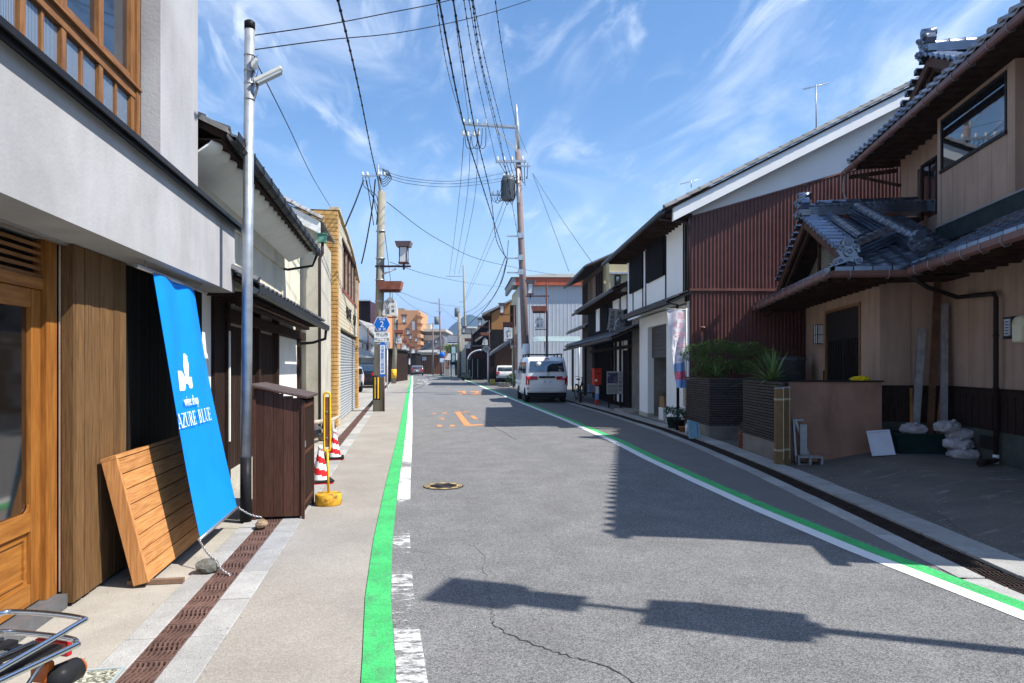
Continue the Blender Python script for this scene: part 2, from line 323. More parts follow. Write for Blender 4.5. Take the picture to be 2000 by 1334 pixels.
# gratings: wavy bars over a dark trench
trench = M('drain_trench', (.02, .018, .016), .95)
MB().box(-1.345, -1.165, -6, 120, -.019, -.016).build('trench', trench, kl)
strip(lambda y: lerp(DR, y) - .11, lambda y: lerp(DR, y) + .11, -.0165).build('trench', trench, kr)
dark_iron_g = M('dark_drain_iron', (.045, .035, .03), .75, .3, 14, .3, 120, rnd=.12)
def grating_mesh(w, L_, wavy=True, mat=rust_iron):
    m = MB(); n = 7
    m.box(-w / 2, -w / 2 + .008, 0, L_, -.015, .004); m.box(w / 2 - .008, w / 2, 0, L_, -.015, .004)
    m.box(-w / 2 + .008, w / 2 - .008, 0, .012, -.015, .003); m.box(-w / 2 + .008, w / 2 - .008, L_ - .012, L_, -.015, .003)
    ns = 14; k = 7
    for i in range(k):                                 # bars run along the drain, weaving
        x0 = -w / 2 + .014 + (w - .028) * i / (k - 1)
        if i % 1: continue
        rows = []
        for j in range(ns + 1):
            t = j / ns; x = x0 + (.013 * sin(t * 2 * pi * 1.5) if wavy else 0); rows.append([(x - .0062, .012 + (L_ - .024) * t, .003), (x + .0062, .012 + (L_ - .024) * t, .003)])
        m.slab(rows, (0, 0, .008))
    for j in range(1, 8): m.box(-w / 2 + .008, w / 2 - .008, L_ * j / 8 - .006, L_ * j / 8 + .006, -.014, -.001)
    return m.mesh('drain_grating', mat)
gme = grating_mesh(.178, .49)
for i in range(46): inst('drain_grating', gme, Matrix.Translation((-1.255, 2.2 + .5 * i, .001)), kl)
gme2 = grating_mesh(.215, .49, True, dark_iron_g)
for i in range(46):
    y = 2.5 + .5 * i; xa, xb = drf(y), drf(y + .5); inst('drain_grating', gme2, Matrix.Translation((xa, y, .001)) @ Matrix.Rotation(-atan2(xb - xa, .5), 4, 'Z'), kr)
# cracks in the asphalt, traced on the ground
def ribbon(pts, w, z, n=5, jag=.012):
    P = curve([(p[0], p[1], 0) for p in pts], n); m = MB(); rows = []
    for i, p in enumerate(P):
        d = (P[min(i + 1, len(P) - 1)] - P[max(0, i - 1)]).normalized(); nn = Vector((-d.y, d.x, 0)); q = p + nn * (R() - .5) * jag * 2; ww = w * (.4 + R())
        rows.append([(q - nn * ww / 2)[:2] + (z,), (q + nn * ww / 2)[:2] + (z,)])
    m.sheet(rows); return m
crk = M('dark_crack', (.05, .05, .052), .95)  # one flat dark colour for the crack ribbons
S(ribbon([G(960, 1215), G(985, 1235), G(1050, 1262), G(1120, 1285), G(1180, 1300), G(1260, 1345)], .008, .003, 9), 'road_crack', crk)
S(ribbon([G(905, 1060), G(940, 1080), G(950, 1130), G(960, 1180), G(965, 1215)], .0028, .003, 9, .02), 'road_crack', crk)
S(ribbon([G(900, 800), G(985, 845), G(1010, 860)], .012, .003, 6, .03), 'road_crack', crk)
S(ribbon([G(1500, 920), G(1600, 965), G(1700, 980), G(1820, 1010), G(1900, 1060)], .006, .0, 8, .03), 'road_crack', crk).location = (0, 0, .05)
# road figures: a worn 30, twice
def figure(pts, w, name='road_marking'):
    m = MB()
    for a, b in pts:
        a, b = Vector(a), Vector(b); d = (b - a).normalized(); n = Vector((-d.y, d.x, 0)) * w / 2; a2, b2 = a - d * 0, b + d * 0; m.quad(a2 + n, a2 - n, b2 - n, b2 + n)
    return m
def road30(q):
    g = lambda x, y: G(x, y) + Vector((0, 0, .003))
    return q
zz = Vector((0, 0, .0045))
def seg(pl, w): return figure([(G(*a) + zz, G(*b) + zz) for a, b in pl], w)
S(seg([((888, 805.5), (917, 804.8)), ((908, 831.5), (943, 829.6))], .3), 'road_marking', orange_paint)
m = MB()
for (a, b, c_, d) in [((888, 805), (898, 805), (921, 832), (907, 832)), ((917, 812), (925, 812), (935, 819), (926, 819)), ((845, 807), (852, 807), (851, 808.6), (844, 808.6)), ((863, 806), (873, 806), (872, 808), (864, 808)),
                      ((857, 816), (866, 816), (867, 817), (858, 817.4)), ((861, 818), (868, 818), (868, 820), (862, 820)), ((854, 830), (863, 830), (864, 833.6), (853, 833.6)), ((880, 830), (888, 830), (889, 833), (878, 833.5))]:
    m.quad(*[G(*p) + zz * 1.1 for p in (a, d, c_, b)])
S(m, 'road_marking', orange_paint)
m = MB()
for (a, b, c_, d) in [((893, 763.6), (908, 763.6), (909, 765), (893, 765)), ((902, 765), (909, 765), (911, 770), (905, 770)), ((919, 764), (935, 764), (936, 765.4), (919, 765.4)), ((931, 765.4), (936, 765.4), (932, 769), (926, 769)), ((918, 769), (943, 769), (945, 770.6), (919, 770.6)), ((897, 769), (906, 769), (906, 770.4), (897, 770.4))]:
    m.quad(*[G(*p) + zz * 1.1 for p in (a, d, c_, b)])
S(m, 'road_marking', orange_paint)
m = MB()
for (a, b, c_, d) in [((816, 742), (838, 741.6), (838, 742.6), (816, 743)), ((828, 745.5), (840, 745), (841, 746.6), (828, 747)), ((832, 748.4), (838, 748), (834, 751), (829, 751)), ((815, 748), (826, 748), (825, 749.3), (814, 749.3))]:
    m.quad(*[G(*p) + zz for p in (a, d, c_, b)])
S(m, 'road_marking', white_old)
# manhole cover
mh = G(866, 950); t = thing('manhole_cover', 'round cast iron manhole cover with a scalloped yellow ring set in the road', 'manhole cover', (mh.x, mh.y, 0))
iron = M('dark_cast_iron', (.05, .047, .052), .55, .3, 30, .4, 200, metal=.3); yel = M('worn_yellow_cover_paint', (.42, .31, .14), .75, .35, 30)
MB().lathe([(0, .002), (.25, .002), (.25, .006), (.238, .008), (.0, .008)], mh, 40).build('frame', iron, t)
m = MB()
for j in range(48):
    a0, a1 = 2 * pi * j / 48, 2 * pi * (j + 1) / 48
    f = lambda a: .205 + .014 * cos(8 * a)
    g = lambda a: .172 + .014 * cos(8 * a + pi)
    m.quad(*[mh + Vector((r_ * cos(a), r_ * sin(a), .0105)) for r_, a in ((g(a0), a0), (f(a0), a0), (f(a1), a1), (g(a1), a1))])
    m.quad(*[mh + Vector((r_ * cos(a), r_ * sin(a), .0105)) for r_, a in ((.222, a0), (.234, a0), (.234, a1), (.222, a1))])
m.build('painted_ring', yel, t)
m = MB()
for j in range(6): m.lathe([(.02 + .024 * j, .008), (.02 + .024 * j, .012), (.03 + .024 * j, .012), (.03 + .024 * j, .008)], mh, 24)
m.build('cover_relief', iron, t)
# ---------------------------------------------------------------- shared building materials
plaster_grey = M('grey_mortar_render', (.36, .355, .365), .88, .13, 1.3, .12, 40, stain=((.47, .48, .51), .9, .5, .72, .6, (1, 1, .35)))
black_metal = M('black_sheet_metal', (.018, .018, .02), .38, .2, 8)
oak = M('amber_varnished_wood', (.34, .135, .028), .42, .3, 3, .12, 60, st=(14, 14, 1.2), col2=(.19, .068, .013))
oakh = M('amber_varnished_rail', (.36, .15, .032), .42, .3, 3, .12, 60, st=(14, 1.2, 14), col2=(.23, .085, .017))
wtrim = M('brown_window_timber', (.27, .125, .045), .5, .3, 3, .1, 60, st=(12, 12, 1.5), col2=(.15, .065, .022))
wtrimh = M('brown_window_rail', (.27, .125, .045), .5, .3, 3, .1, 60, st=(12, 1.5, 12), col2=(.15, .065, .022))
board = M('weathered_cedar_board', (.19, .105, .043), .7, .3, 4, .35, 50, st=(24, 24, 1.0), col2=(.095, .048, .018), rnd=.2)
cedar = M('fresh_cedar_slat', (.60, .29, .105), .6, .3, 3, .25, 40, st=(22, 1.4, 30), col2=(.36, .145, .045), rnd=.12)
cedarv = M('fresh_cedar_upright', (.58, .28, .10), .6, .3, 3, .2, 40, st=(20, 20, 1.1), col2=(.38, .155, .05))
charred = M('charred_board', (.018, .015, .014), .6, .5, 4, .4, 50, st=(20, 20, 1), rnd=.3)
dark_wood = M('dark_stained_timber', (.035, .022, .018), .65, .4, 4, .3, 40, st=(16, 16, 1.2), rnd=.15)
dark_woodh = M('dark_stained_beam', (.035, .022, .018), .65, .4, 4, .3, 40, st=(16, 1.2, 16))
white_plaster = M('white_lime_plaster', (.74, .735, .72), .9, .05, 1.5, .08, 40, stain=((.5, .47, .4), 1.3, .56, .8, .55, (1, 1, .5)))
old_plaster = M('old_ivory_plaster', (.66, .62, .50), .9, .08, 1.5, .12, 30, stain=((.36, .33, .26), 1.4, .52, .8, .75, (1.5, 1.5, .6)))
mortar_wall = M('stained_mortar_wall', (.45, .43, .37), .92, .12, 1.2, .25, 30, stain=((.2, .19, .16), .9, .5, .72, .8, (1, 1, .6)))
tile_grey = M('smoked_roof_tile', (.11, .115, .125), .4, .3, 3, .08, 30, rnd=.28, spec=.6, metal=.3)
tile_pale = M('pale_weathered_tile', (.24, .235, .23), .8, .2, 3, .2, 30, rnd=.2)
tile_black = M('glazed_black_roof_tile', (.18, .21, .265), .25, .15, 4, .03, 30, rnd=.16, spec=.6, metal=.8)
gutter_black = M('black_gutter', (.02, .02, .022), .35, .2, 5)
gutter_brown = M('brown_gutter', (.17, .08, .065), .4, .15, 4, stain=((.07, .03, .025), 3, .5, .8, .6))
rib_glass = None
def glassy(name, base, rough=.06, rib=False):
    m = bpy.data.materials.new(name); m.use_nodes = True; t = m.node_tree; N = t.nodes; L = t.links; b = N['Principled BSDF']
    b.inputs['Roughness'].default_value = rough; b.inputs['Specular IOR Level'].default_value = 1.; b.inputs['IOR'].default_value = 1.9; b.inputs['Base Color'].default_value = (*base, 1)
    if rib:
        g = N.new('ShaderNodeNewGeometry'); wv = N.new('ShaderNodeTexWave'); wv.bands_direction = 'Y'; wv.inputs['Scale'].default_value = 22; wv.inputs['Distortion'].default_value = 0; L.new(g.outputs[0], wv.inputs[0])
        bp = N.new('ShaderNodeBump'); bp.inputs['Strength'].default_value = .5; bp.inputs['Distance'].default_value = .01; L.new(wv.outputs[1], bp.inputs['Height']); L.new(bp.outputs[0], b.inputs['Normal'])
        r = N.new('ShaderNodeMixRGB'); L.new(wv.outputs[1], r.inputs[0]); r.inputs[1].default_value = tuple(c * .6 for c in base) + (1,); r.inputs[2].default_value = tuple(c * 1.3 for c in base) + (1,); L.new(r.outputs[0], b.inputs['Base Color'])  # light and dark sides of the ribs put into the colour
    MATS[name] = m; return m
ribbed = glassy('ribbed_window_glass', (.16, .22, .30), .12, True)  # blue of the reflected sky put into the base colour
pane_glass = glassy('window_glass', (.014, .018, .024))
dark_glass = glassy('dark_shop_glass', (.012, .009, .007))
# ---------------------------------------------------------------- roof tiles
def tile_mesh(name, mat, w, l, kind='pan'):
    m = MB()
    if kind == 'pan':                                   # S-shaped pan tile with a rounded nose
        n = 7; prof = [(w * (-.5 + i / n), .030 * (cos(2 * pi * (i / n) ** .8) * .5 + .1)) for i in range(n + 1)]
        rows = [[(x, y, z + lift) for x, z in prof] for y, lift in ((0, .030), (l * 1.12, .004))]
        m.slab(rows, (0, 0, .020))
    else:                                               # half-round barrel
        n = 6; prof = [(w / 2 * cos(pi - pi * i / n), w / 2 * .8 * sin(pi * i / n)) for i in range(n + 1)]
        m.sheet([[(x, 0, z + .012) for x, z in prof], [(x, l * 1.06, z) for x, z in prof]])
        m.add([(x, 0, z + .012) for x, z in prof], [tuple(reversed(range(n + 1)))])
    return m.mesh(name, mat)
def roof_tiles(parent, p0, A, Bv, nA, nB, mat, pitch=.265, expo=.235, keep=None, cap=300, name='roof_tile', kind='pan'):
    """rows of tiles from p0, A along the eave, Bv up the slope (unit vectors in the parent's frame)"""
    A = Vector(A).normalized(); Bv = Vector(Bv).normalized(); Z = A.cross(Bv); p0 = Vector(p0)
    if Z.z < 0: Z = -Z
    X = Bv.cross(Z); me = tile_mesh(name, mat, pitch, expo, kind); cnt = 0; stuff = []
    for j in range(nB):
        for i in range(nA):
            p = p0 + A * (i + .5) * pitch + Bv * j * expo
            if keep and not keep(p + Bv * expo * .5): continue
            mt = frame(X, Bv, Z, p + Z * .004 * (R() - .5)) @ Matrix.Rotation((R() - .5) * .006, 4, 'Z')
            if cnt < cap: inst(name, me, mt, parent)
            else: stuff.append(mt)
            cnt += 1
    if stuff:
        m = MB(); vs = [v.co.copy() for v in me.vertices]; fs = [tuple(p.vertices) for p in me.polygons]
        for mt in stuff: m.add([mt @ v for v in vs], fs, True)
        m.build('roof_tile_field', mat, parent, kind='stuff')
    return cnt
def nose_row(parent, p, q, n, mat, r=.045, name='eave_end_tile', ln=.06):      # round eave ends
    p, q = Vector(p), Vector(q); me = MB().lathe([(r, 0), (r, ln)], n=10).mesh(name, mat)
    return me
def gutter(parent, p, q, mat, out, r=.055, hooks=0, hookmat=None):
    p, q, out = Vector(p), Vector(q), Vector(out).normalized(); d = (q - p); prof = [(-r, .02), (-r * .95, -.035), (-r * .55, -.07), (r * .4, -.08), (r * .9, -.05), (r, .02), (r * .86, .02), (r * .75, -.04), (r * .3, -.066), (-r * .45, -.058), (-r * .8, -.03), (-r * .88, .02)]
    m = MB(); m.add([a + out * x + Vector((0, 0, z)) for a in (p, q) for x, z in prof], [(i, (i + 1) % 12, 12 + (i + 1) % 12, 12 + i) for i in range(12)] + [tuple(range(12)), tuple(reversed(range(12, 24)))])
    g = m.build('gutter', mat, parent, recalc=True)
    for i in range(hooks):
        a = p + d * ((i + .5) / hooks); h = MB()
        h.tube([a + out * r * 1.05 + Vector((0, 0, .03)), a + out * r * 1.1 + Vector((0, 0, -.05)), a + out * r * .3 + Vector((0, 0, -.1)), a - out * r * .9 + Vector((0, 0, -.08)), a - out * r * 1.1 + Vector((0, 0, .01))], .006, 5)
        h.build('gutter_hook', hookmat or mat, g)
    return g
def pipe(parent, pts, mat, r=.03, name='downpipe', clamps=()):
    o = MB().tube(pts, r, 10).build(name, mat, parent)
    for c in clamps: MB().lathe([(r + .006, -.012), (r + .006, .012)], c, 12).build('clamp', mat, o)
    return o
def RP(px, py, p0, n):                                  # pixel ray meets a plane
    d = PD(px, py, 1.) - Vector((0, 0, EYE)); n = Vector(n); t = (Vector(p0) - Vector((0, 0, EYE))).dot(n) / d.dot(n); return Vector((0, 0, EYE)) + d * t
# ================================================================ LEFT SIDE
# ---- wine shop
t = thing('wine_shop', 'grey rendered shop on the near left with amber timber door and upstairs windows', 'shop building', (-2.2, 4.6, 0))
B('wall', plaster_grey, t, -9, -2.45, -3, 7.5, 0, 2.26)
B('fascia', plaster_grey, t, -2.6, -1.75, -3, 7.52, 2.262, 2.935)
m = MB().box(-2.2, -1.70, -3, 7.6, 2.94, 2.955).box(-1.712, -1.70, -3, 7.6, 2.91, 2.94).box(-1.75, -1.67, -3, 7.63, 2.957, 2.972).box(-1.682, -1.67, -3, 7.63, 2.935, 2.957)
m.build('flashing', black_metal, t)
B('tower_wall', plaster_grey, t, -6, -1.80, 5.46, 6.40, 2.974, 6.6)
B('upper_wall', plaster_grey, t, -6, -2.12, -3, 5.458, 2.974, 6.6)
B('wall_cap', black_metal, t, -6, -1.77, 5.44, 6.43, 6.602, 6.66)
xw = -1.95
B('window_end_frame', black_metal, t, xw - .16, xw + .015, 5.405, 5.457, 2.974, 6.6)
win = MB().box(xw - .05, xw + .02, -.6, 5.40, 3.445, 3.535).build('window', wtrimh, t)
MB().box(xw + .021, xw + .045, -.6, 5.40, 3.515, 3.535).build('rail', wtrimh, win)
MB().box(xw - .05, xw + .02, -.6, 5.40, 2.975, 3.01).build('rail', wtrimh, win)
MB().box(xw - .05, xw + .02, -.6, 5.40, 5.0, 5.08).build('rail', wtrimh, win)
wide = [-.6, .35, .85, 1.35, 1.86, 2.36, 2.86, 3.36, 3.86, 4.29, 4.78, 5.30]
for i, y in enumerate(wide):
    MB().box(xw - .045, xw + .015, y - .028, y + .028, 3.012, 3.443).build('mullion', wtrim, win)
    MB().box(xw - .045, xw + .015, y - .036, y + .036, 3.537, 4.998).build('stile', wtrim, win)
    MB().box(xw - .043, xw + .013, y - .036, y + .036, 5.082, 6.4).build('stile', wtrim, win)
    if i < len(wide) - 1:
        yb = wide[i + 1]; ym = (y + yb) / 2
        MB().box(xw - .035, xw + .005, ym - .014, ym + .014, 3.012, 3.443).build('mullion', wtrim, win)
        for a, b in ((y + .028, ym - .014), (ym + .014, yb - .028)):
            MB().box(xw - .02, xw - .012, a, b, 3.012, 3.443).build('pane', ribbed, win)
            MB().box(xw - .03, xw + .003, a, b, 3.012, 3.03).build('bead', wtrimh, win)
        MB().box(xw - .02, xw - .012, y + .036, yb - .036, 3.60, 4.95).build('pane', pane_glass, win)
        MB().box(xw - .04, xw + .01, y + .036, yb - .036, 3.537, 3.60).build('sash_rail', wtrimh, win)
        MB().box(xw - .02, xw - .012, y + .036, yb - .036, 5.082, 6.4).build('pane', pane_glass, win)
MB().box(xw - .05, xw + .03, 5.337, 5.403, 3.012, 6.4).build('jamb', wtrim, win)
# ground floor: board wall, charred boards, door
for i in range(7):
    y0 = 4.66 + i * .1115
    MB().box(-2.06, -2.03 + .003 * (i % 2), y0 + .003, y0 + .1085, .02, 2.258).build('board', board, t, bevel=.005)
B('board_backing', charred, t, -2.4, -2.062, 4.665, 5.44, .0, 2.258)
B('corner_board', board, t, -2.10, -2.034, 4.625, 4.658, .02, 2.258)
for i in range(22):
    y0 = 5.445 + i * .0915
    MB().box(-2.1, -2.06 + .006 * R(), y0 + .003, y0 + .088, .10, 2.258).build('charred_board', charred, t)
B('charred_backing', charred, t, -2.44, -2.102, 5.442, 7.46, .0, 2.258)
B('plinth', concrete, t, -2.1, -2.052, 5.442, 7.46, .0, .098)
B('plaster_pier', white_plaster, t, -2.4, -2.06, 7.462, 7.80, .0, 2.258)
B('sill_stone', M('dark_sill_stone', (.11, .11, .115), .6, .15, 10), t, -2.45, -2.06, 2.2, 4.61, .0, .085)
B('brass_strip', M('pale_metal_strip', (.72, .68, .6), .3, .1, 5, metal=.6), t, -2.12, -2.108, 4.632, 4.645, .09, 2.258)
B('door_post', oak, t, -2.2, -2.125, 4.495, 4.62, .087, 2.258)
dr = MB().box(-2.2, -2.155, 4.385, 4.49, .10, 1.95).build('door', oak, t)
MB().box(-2.2, -2.155, 2.9, 3.0, .10, 1.95).build('stile', oak, dr)
for z0, z1 in ((.10, .22), (.53, .64), (1.84, 1.95)): MB().box(-2.198, -2.157, 3.002, 4.383, z0, z1).build('rail', oakh, dr)
MB().box(-2.19, -2.178, 3.002, 4.383, .222, .528).build('panel', oakh, dr)
mm = MB()
for y0, y1, z0, z1 in ((3.05, 4.34, .25, .262), (3.05, 4.34, .488, .50), (4.328, 4.34, .262, .488), (3.05, 3.062, .262, .488)): mm.box(-2.178, -2.166, y0, y1, z0, z1)
mm.build('panel_moulding', oakh, dr)
MB().box(-2.185, -2.18, 3.002, 4.383, .642, 1.838).build('pane', dark_glass, dr)
mm = MB()
for k in range(6):
    a = pi / 2 * k / 5; a2 = pi / 2 * (k + 1) / 5
MB().prism([(-2.176, 4.383, .642), (-2.176, 4.383, .69), (-2.176, 4.372, .664), (-2.176, 4.357, .65), (-2.176, 4.335, .642)], (.012, 0, 0)).build('corner_fillet', oak, dr)
B('transom', oakh, t, -2.2, -2.14, 2.9, 4.493, 1.955, 2.02)
for k in range(5): MB().box(-2.03, 2.03, -.004, .004, 0, 0)
for k in range(5):
    z0 = 2.035 + k * .045; mm = MB().prism([(-2.19, 2.9, z0), (-2.15, 2.9, z0 - .012), (-2.15, 2.9, z0 + .01), (-2.19, 2.9, z0 + .024)], (0, 1.585, 0)); mm.build('louvre_slat', wtrimh, t)
B('louvre_back', dark_wood, t, -2.25, -2.2, 2.9, 4.49, 2.02, 2.258)
B('ceiling_track', M('aluminium', (.55, .55, .55), .35, .1, 5, metal=.8), t, -2.1, -2.06, 2.0, 4.62, 2.245, 2.26)
# ---- leaning slatted panel
t = thing('wooden_partition', 'large slatted pale cedar panel leaning on the dark boards behind the blue banner', 'wooden panel', (-1.8, 5.6, 0))
lean = Matrix.Translation((-1.70, 4.93, .035)) @ Matrix.Rotation(-radians(13.5), 4, 'Y')
def lb(x0, x1, y0, y1, z0, z1): return MB().box(x0, x1, y0, y1, z0, z1, lean)
lb(-.10, 0, 0, .035, 0, .86).build('end_board', cedarv, t, bevel=.003)
lb(-.10, 0, 1.465, 1.50, 0, .86).build('end_board', cedarv, t)
for k in range(8): MB().box(-.022, -.004, .037, 1.463, .004 + k * .1072, .004 + k * .1072 + .1005, lean).build('slat', cedar, t, bevel=.002)
lb(-.10, 0, .0, 1.5, .862, .885).build('top_board', cedar, t); lb(-.098, -.03, .037, 1.463, .0, .86).build('core', dark_wood, t)
t = thing('timber_bearer', 'short brown timber strip under the corner of the leaning cedar panel', 'timber strip', (-1.72, 4.98, 0))
B('strip', M('brown_offcut', (.2, .13, .09), .8, .2, 10), t, -1.86, -1.50, 4.99, 5.03, .0, .032)
# ---- blue banner
t = thing('shop_banner', 'tall blue cloth banner reading wine shop AZURE BLUE hung from the soffit', 'banner', (-1.5, 6, 0))
cloth = M('blue_banner_cloth', (.003, .225, .76), .6, .05, 3, .0, rnd=0); white_print = M('white_print', (.82, .83, .84), .7, .03, 8)
TY0, TY1 = 5.41, 6.54
def bpt(v, w_):                                         # v 0 top .. 1 bottom, w_ 0 near .. 1 far
    fold = .013 * sin(w_ * 10 + v * 3) * (1 - v) ** 1.4 * 1.6 + .004 * sin(w_ * 21 - v * 7) * (1 - v) + .018 * (1 - v) * sin(w_ * 3.1 + 1); sag = .035 * sin(pi * v)
    return Vector((-1.848 + .348 * v + fold - sag * .6, TY0 + (TY1 - TY0) * w_ + .01 * sin(v * 5), 2.18 - 1.975 * v))
m = MB(); rows = [[bpt(v / 40, w_ / 24) for w_ in range(25)] for v in range(41)]; m.slab(rows, (.0025, 0, .0005)); m.build('cloth', cloth, t)
MB().tube([(-1.85, 5.12, 2.2), (-1.85, 6.84, 2.19)], .016, 10).build('top_rod', M('steel_tube', (.5, .5, .5), .3, .1, 8, metal=.8), t)
for y in (5.3, 6.68): MB().tube([(-1.85, y, 2.2), (-1.85, y, 2.262)], .004, 5).build('hanger', MATS['steel_tube'], t)
MB().tube([(-1.503, 5.38, .203), (-1.50, 6.57, .203)], .013, 8).build('bottom_rod', MATS['steel_tube'], t)
bn = Vector((.985, 0, .173)); b0 = bpt(.65, .5) + bn * .006
ez = Vector((-.173, 0, .985))
def banner_shape(pts, nm):
    P = [RP(330 + x / 6.067, 650 + y / 6.067, b0, bn) for x, y in pts]
    P = [p + bn * (.004 + (bpt(max(0, min(1, (2.18 - p.z) / 1.975)), max(0, min(1, (p.y - TY0) / (TY1 - TY0)))) - p).dot(bn)) for p in P]
    MB().add(P, [tuple(range(len(P)))]).build(nm, white_print, t)
banner_shape([(90, 450), (90 + 35, 690), (190, 683), (205, 675), (215, 640), (217, 606), (225, 597), (240, 597), (255, 620), (258, 640), (265, 655), (285, 655), (290, 630), (280, 570), (275, 522), (208, 520), (185, 480), (160, 452)], 'emblem')
banner_shape([(182, 250), (188, 300), (188, 380), (200, 460), (218, 520), (248, 520), (240, 370), (222, 300), (225, 280), (205, 255), (195, 240)], 'emblem')
# slab-serif capitals built from strokes: (x0, y0, x1, y1, thickness)
GL = {'A': ([(.08, 0, .45, 1, .05), (.45, 1, .82, 0, .15), (.22, .33, .70, .33, .05)], [(.08, 0), (.82, 0)]), 'Z': ([(.08, .97, .75, .97, .06), (.75, .97, .1, .03, .14), (.1, .03, .78, .03, .06)], []),
      'U': ([(.15, 1, .15, .2, .15), (.15, .22, .3, .04, .12), (.3, .03, .55, .03, .06), (.55, .03, .7, .2, .05), (.7, .2, .7, 1, .05)], [(.15, 1), (.7, 1)]),
      'R': ([(.15, 0, .15, 1, .15), (.15, .97, .52, .97, .05), (.52, .97, .66, .75, .12), (.66, .75, .52, .52, .12), (.52, .52, .15, .52, .05), (.42, .52, .75, .0, .14)], [(.15, 0), (.15, 1), (.78, 0)]),
      'E': ([(.15, 0, .15, 1, .15), (.15, .97, .7, .97, .05), (.15, .51, .55, .51, .05), (.15, .03, .72, .03, .05), (.7, .97, .7, .8, .05), (.72, .03, .72, .22, .05), (.55, .4, .55, .62, .05)], [(.15, 0), (.15, 1)]),
      'B': ([(.15, 0, .15, 1, .15), (.15, .97, .5, .97, .05), (.5, .97, .62, .75, .12), (.62, .75, .5, .54, .12), (.5, .53, .15, .53, .05), (.5, .53, .68, .28, .13), (.68, .28, .52, .03, .12), (.52, .03, .15, .03, .05)], [(.15, 0), (.15, 1)]),
      'L': ([(.15, 0, .15, 1, .15), (.15, .03, .7, .03, .05), (.7, .03, .7, .25, .05)], [(.15, 0), (.15, 1)])}
def serif_text(s, base, H_, W_, parent):
    ax = Vector((0, 1, 0)); x = 0; m = MB(); k = 0
    for ch in s:
        if ch == ' ': x += .55 * W_; continue
        st, sf = GL[ch]
        for (a, b, c_, d, w_) in st + [(px - .15, (0.02 if py == 0 else .98), px + .15, (0.02 if py == 0 else .98), .05) for px, py in sf]:
            k += 1; p = base + ax * (x + a * W_) + ez * b * H_; q = base + ax * (x + c_ * W_) + ez * d * H_; dd = (q - p).normalized(); nn = dd.cross(bn).normalized() * w_ * W_ * .5
            off = bn * (.0002 * (k % 9)); dd = dd * w_ * W_ * .15
            m.quad(p - nn - dd + off, q - nn + dd + off, q + nn + dd + off, p + nn - dd + off)
        x += W_ * (.95 if ch != 'L' else .9)
    return m.build('lettering', white_print, parent)
pa = RP(347, 838, b0, bn) + bn * .012; pb = RP(413, 824, b0, bn)
Wt = (pb.y - pa.y); serif_text('AZURE BLUE', pa, .108, Wt / 9.1, t)
pc = RP(371, 783, b0, bn) + bn * .012; text('wine shop', .115, white_print, t, pc, (0, 1, 0), ez, sx=.76, ext=.0008)
steelc = MATS['steel_tube']
def chain(parent, p, q, n=14):
    p, q = Vector(p), Vector(q)
    me = MB().tube([(.0, -.011, 0), (.006, -.007, 0), (.006, .007, 0), (0, .011, 0), (-.006, .007, 0), (-.006, -.007, 0), (0, -.011, 0)], .0034, 5, cap=False).mesh('chain_link', steelc)
    for i in range(n):
        a = p.lerp(q, (i + .5) / n) - Vector((0, 0, .02 * sin(pi * (i + .5) / n))); d = (q - p).normalized(); Z = Vector((0, 0, 1)).cross(d).normalized(); X = d.cross(Z)
        if i % 2: X, Z = Z, -X
        inst('chain_link', me, frame(X, d, Z, a), parent)
for k, (p, q, lab, sc_) in enumerate((((-1.503, 5.38, .2), (-1.36, 5.22, .10), 'dark jagged stone with a chain, nearer of the two weights under the blue banner', 1.0), ((-1.50, 6.57, .2), (-1.285, 6.53, .11), 'rusty brown stone with a chain in front of the tall brown cabinet', .85))):
    ch = thing('chain', ('near' if k == 0 else 'far') + ' steel chain tying the foot of the blue banner to its stone', 'chain', p); chain(ch, p, q, 14)
    if k == 0: chain(ch, q, (-1.22, 5.10, .012), 12)
    bm = bmesh.new(); bmesh.ops.create_icosphere(bm, subdivisions=2, radius=.085 * sc_)
    for v in bm.verts:
        n_ = noise.noise(v.co * 14 + Vector((k * 9, 0, 0))) * .03 + noise.noise(v.co * 40) * .006; v.co *= 1 + n_ * 9 * .85; v.co.z = max(-.045, v.co.z * .62)
        if k: v.co.x *= .8
    me = bpy.data.meshes.new('stone'); bm.to_mesh(me); bm.free(); me.materials.append(M('dark_fieldstone', (.12, .12, .105), .9, .4, 20, .6, 60) if k == 0 else M('brown_fieldstone', (.24, .17, .11), .9, .4, 20, .6, 60))
    o = bpy.data.objects.new('weight_stone', me); C.objects.link(o); o.location = (q[0] - (.04 if k == 0 else 0), q[1], .05); tag(o, lab, 'stone')
# ---- galvanised pole with a lamp
t = thing('galvanised_pole', 'slim galvanised steel pole with a small street light, beside the brown cabinet', 'pole', (-1.49, 6.84, 0))
galv = M('galvanised_steel', (.50, .53, .56), .38, .14, 9, .05, 60, metal=.65, stain=((.3, .33, .36), 5, .5, .7, .5, (1, 1, .3)))
MB().lathe([(.052, .0), (.052, .62)], (-1.49, 6.84, 0), 20).build('black_base', black_metal, t)  # lower end of the pole, plain black
MB().tube([(-1.49, 6.84, .6), (-1.455, 6.84, 4.72)], .0495, 20, .047).build('shaft', galv, t)
MB().lathe([(.05, 0), (.05, .07), (.03, .085)], (-1.455, 6.84, 4.72), 18).build('cap', black_metal, t)
for z in (4.47, 4.32, 4.2, 4.05): MB().lathe([(.051, -.008), (.053, 0), (.051, .008)], (-1.457, 6.84, z), 18).build('band', galv, t)
lmp = MB().tube([(-1.41, 6.83, 4.06), (-1.38, 6.83, 4.18), (-1.37, 6.82, 4.2)], .012, 8).build('lamp_bracket', galv, t)
mt = Matrix.Translation((-1.395, 6.8, 4.19)) @ Matrix.Rotation(-radians(30), 4, 'Y') @ Matrix.Rotation(0, 4, 'Z')
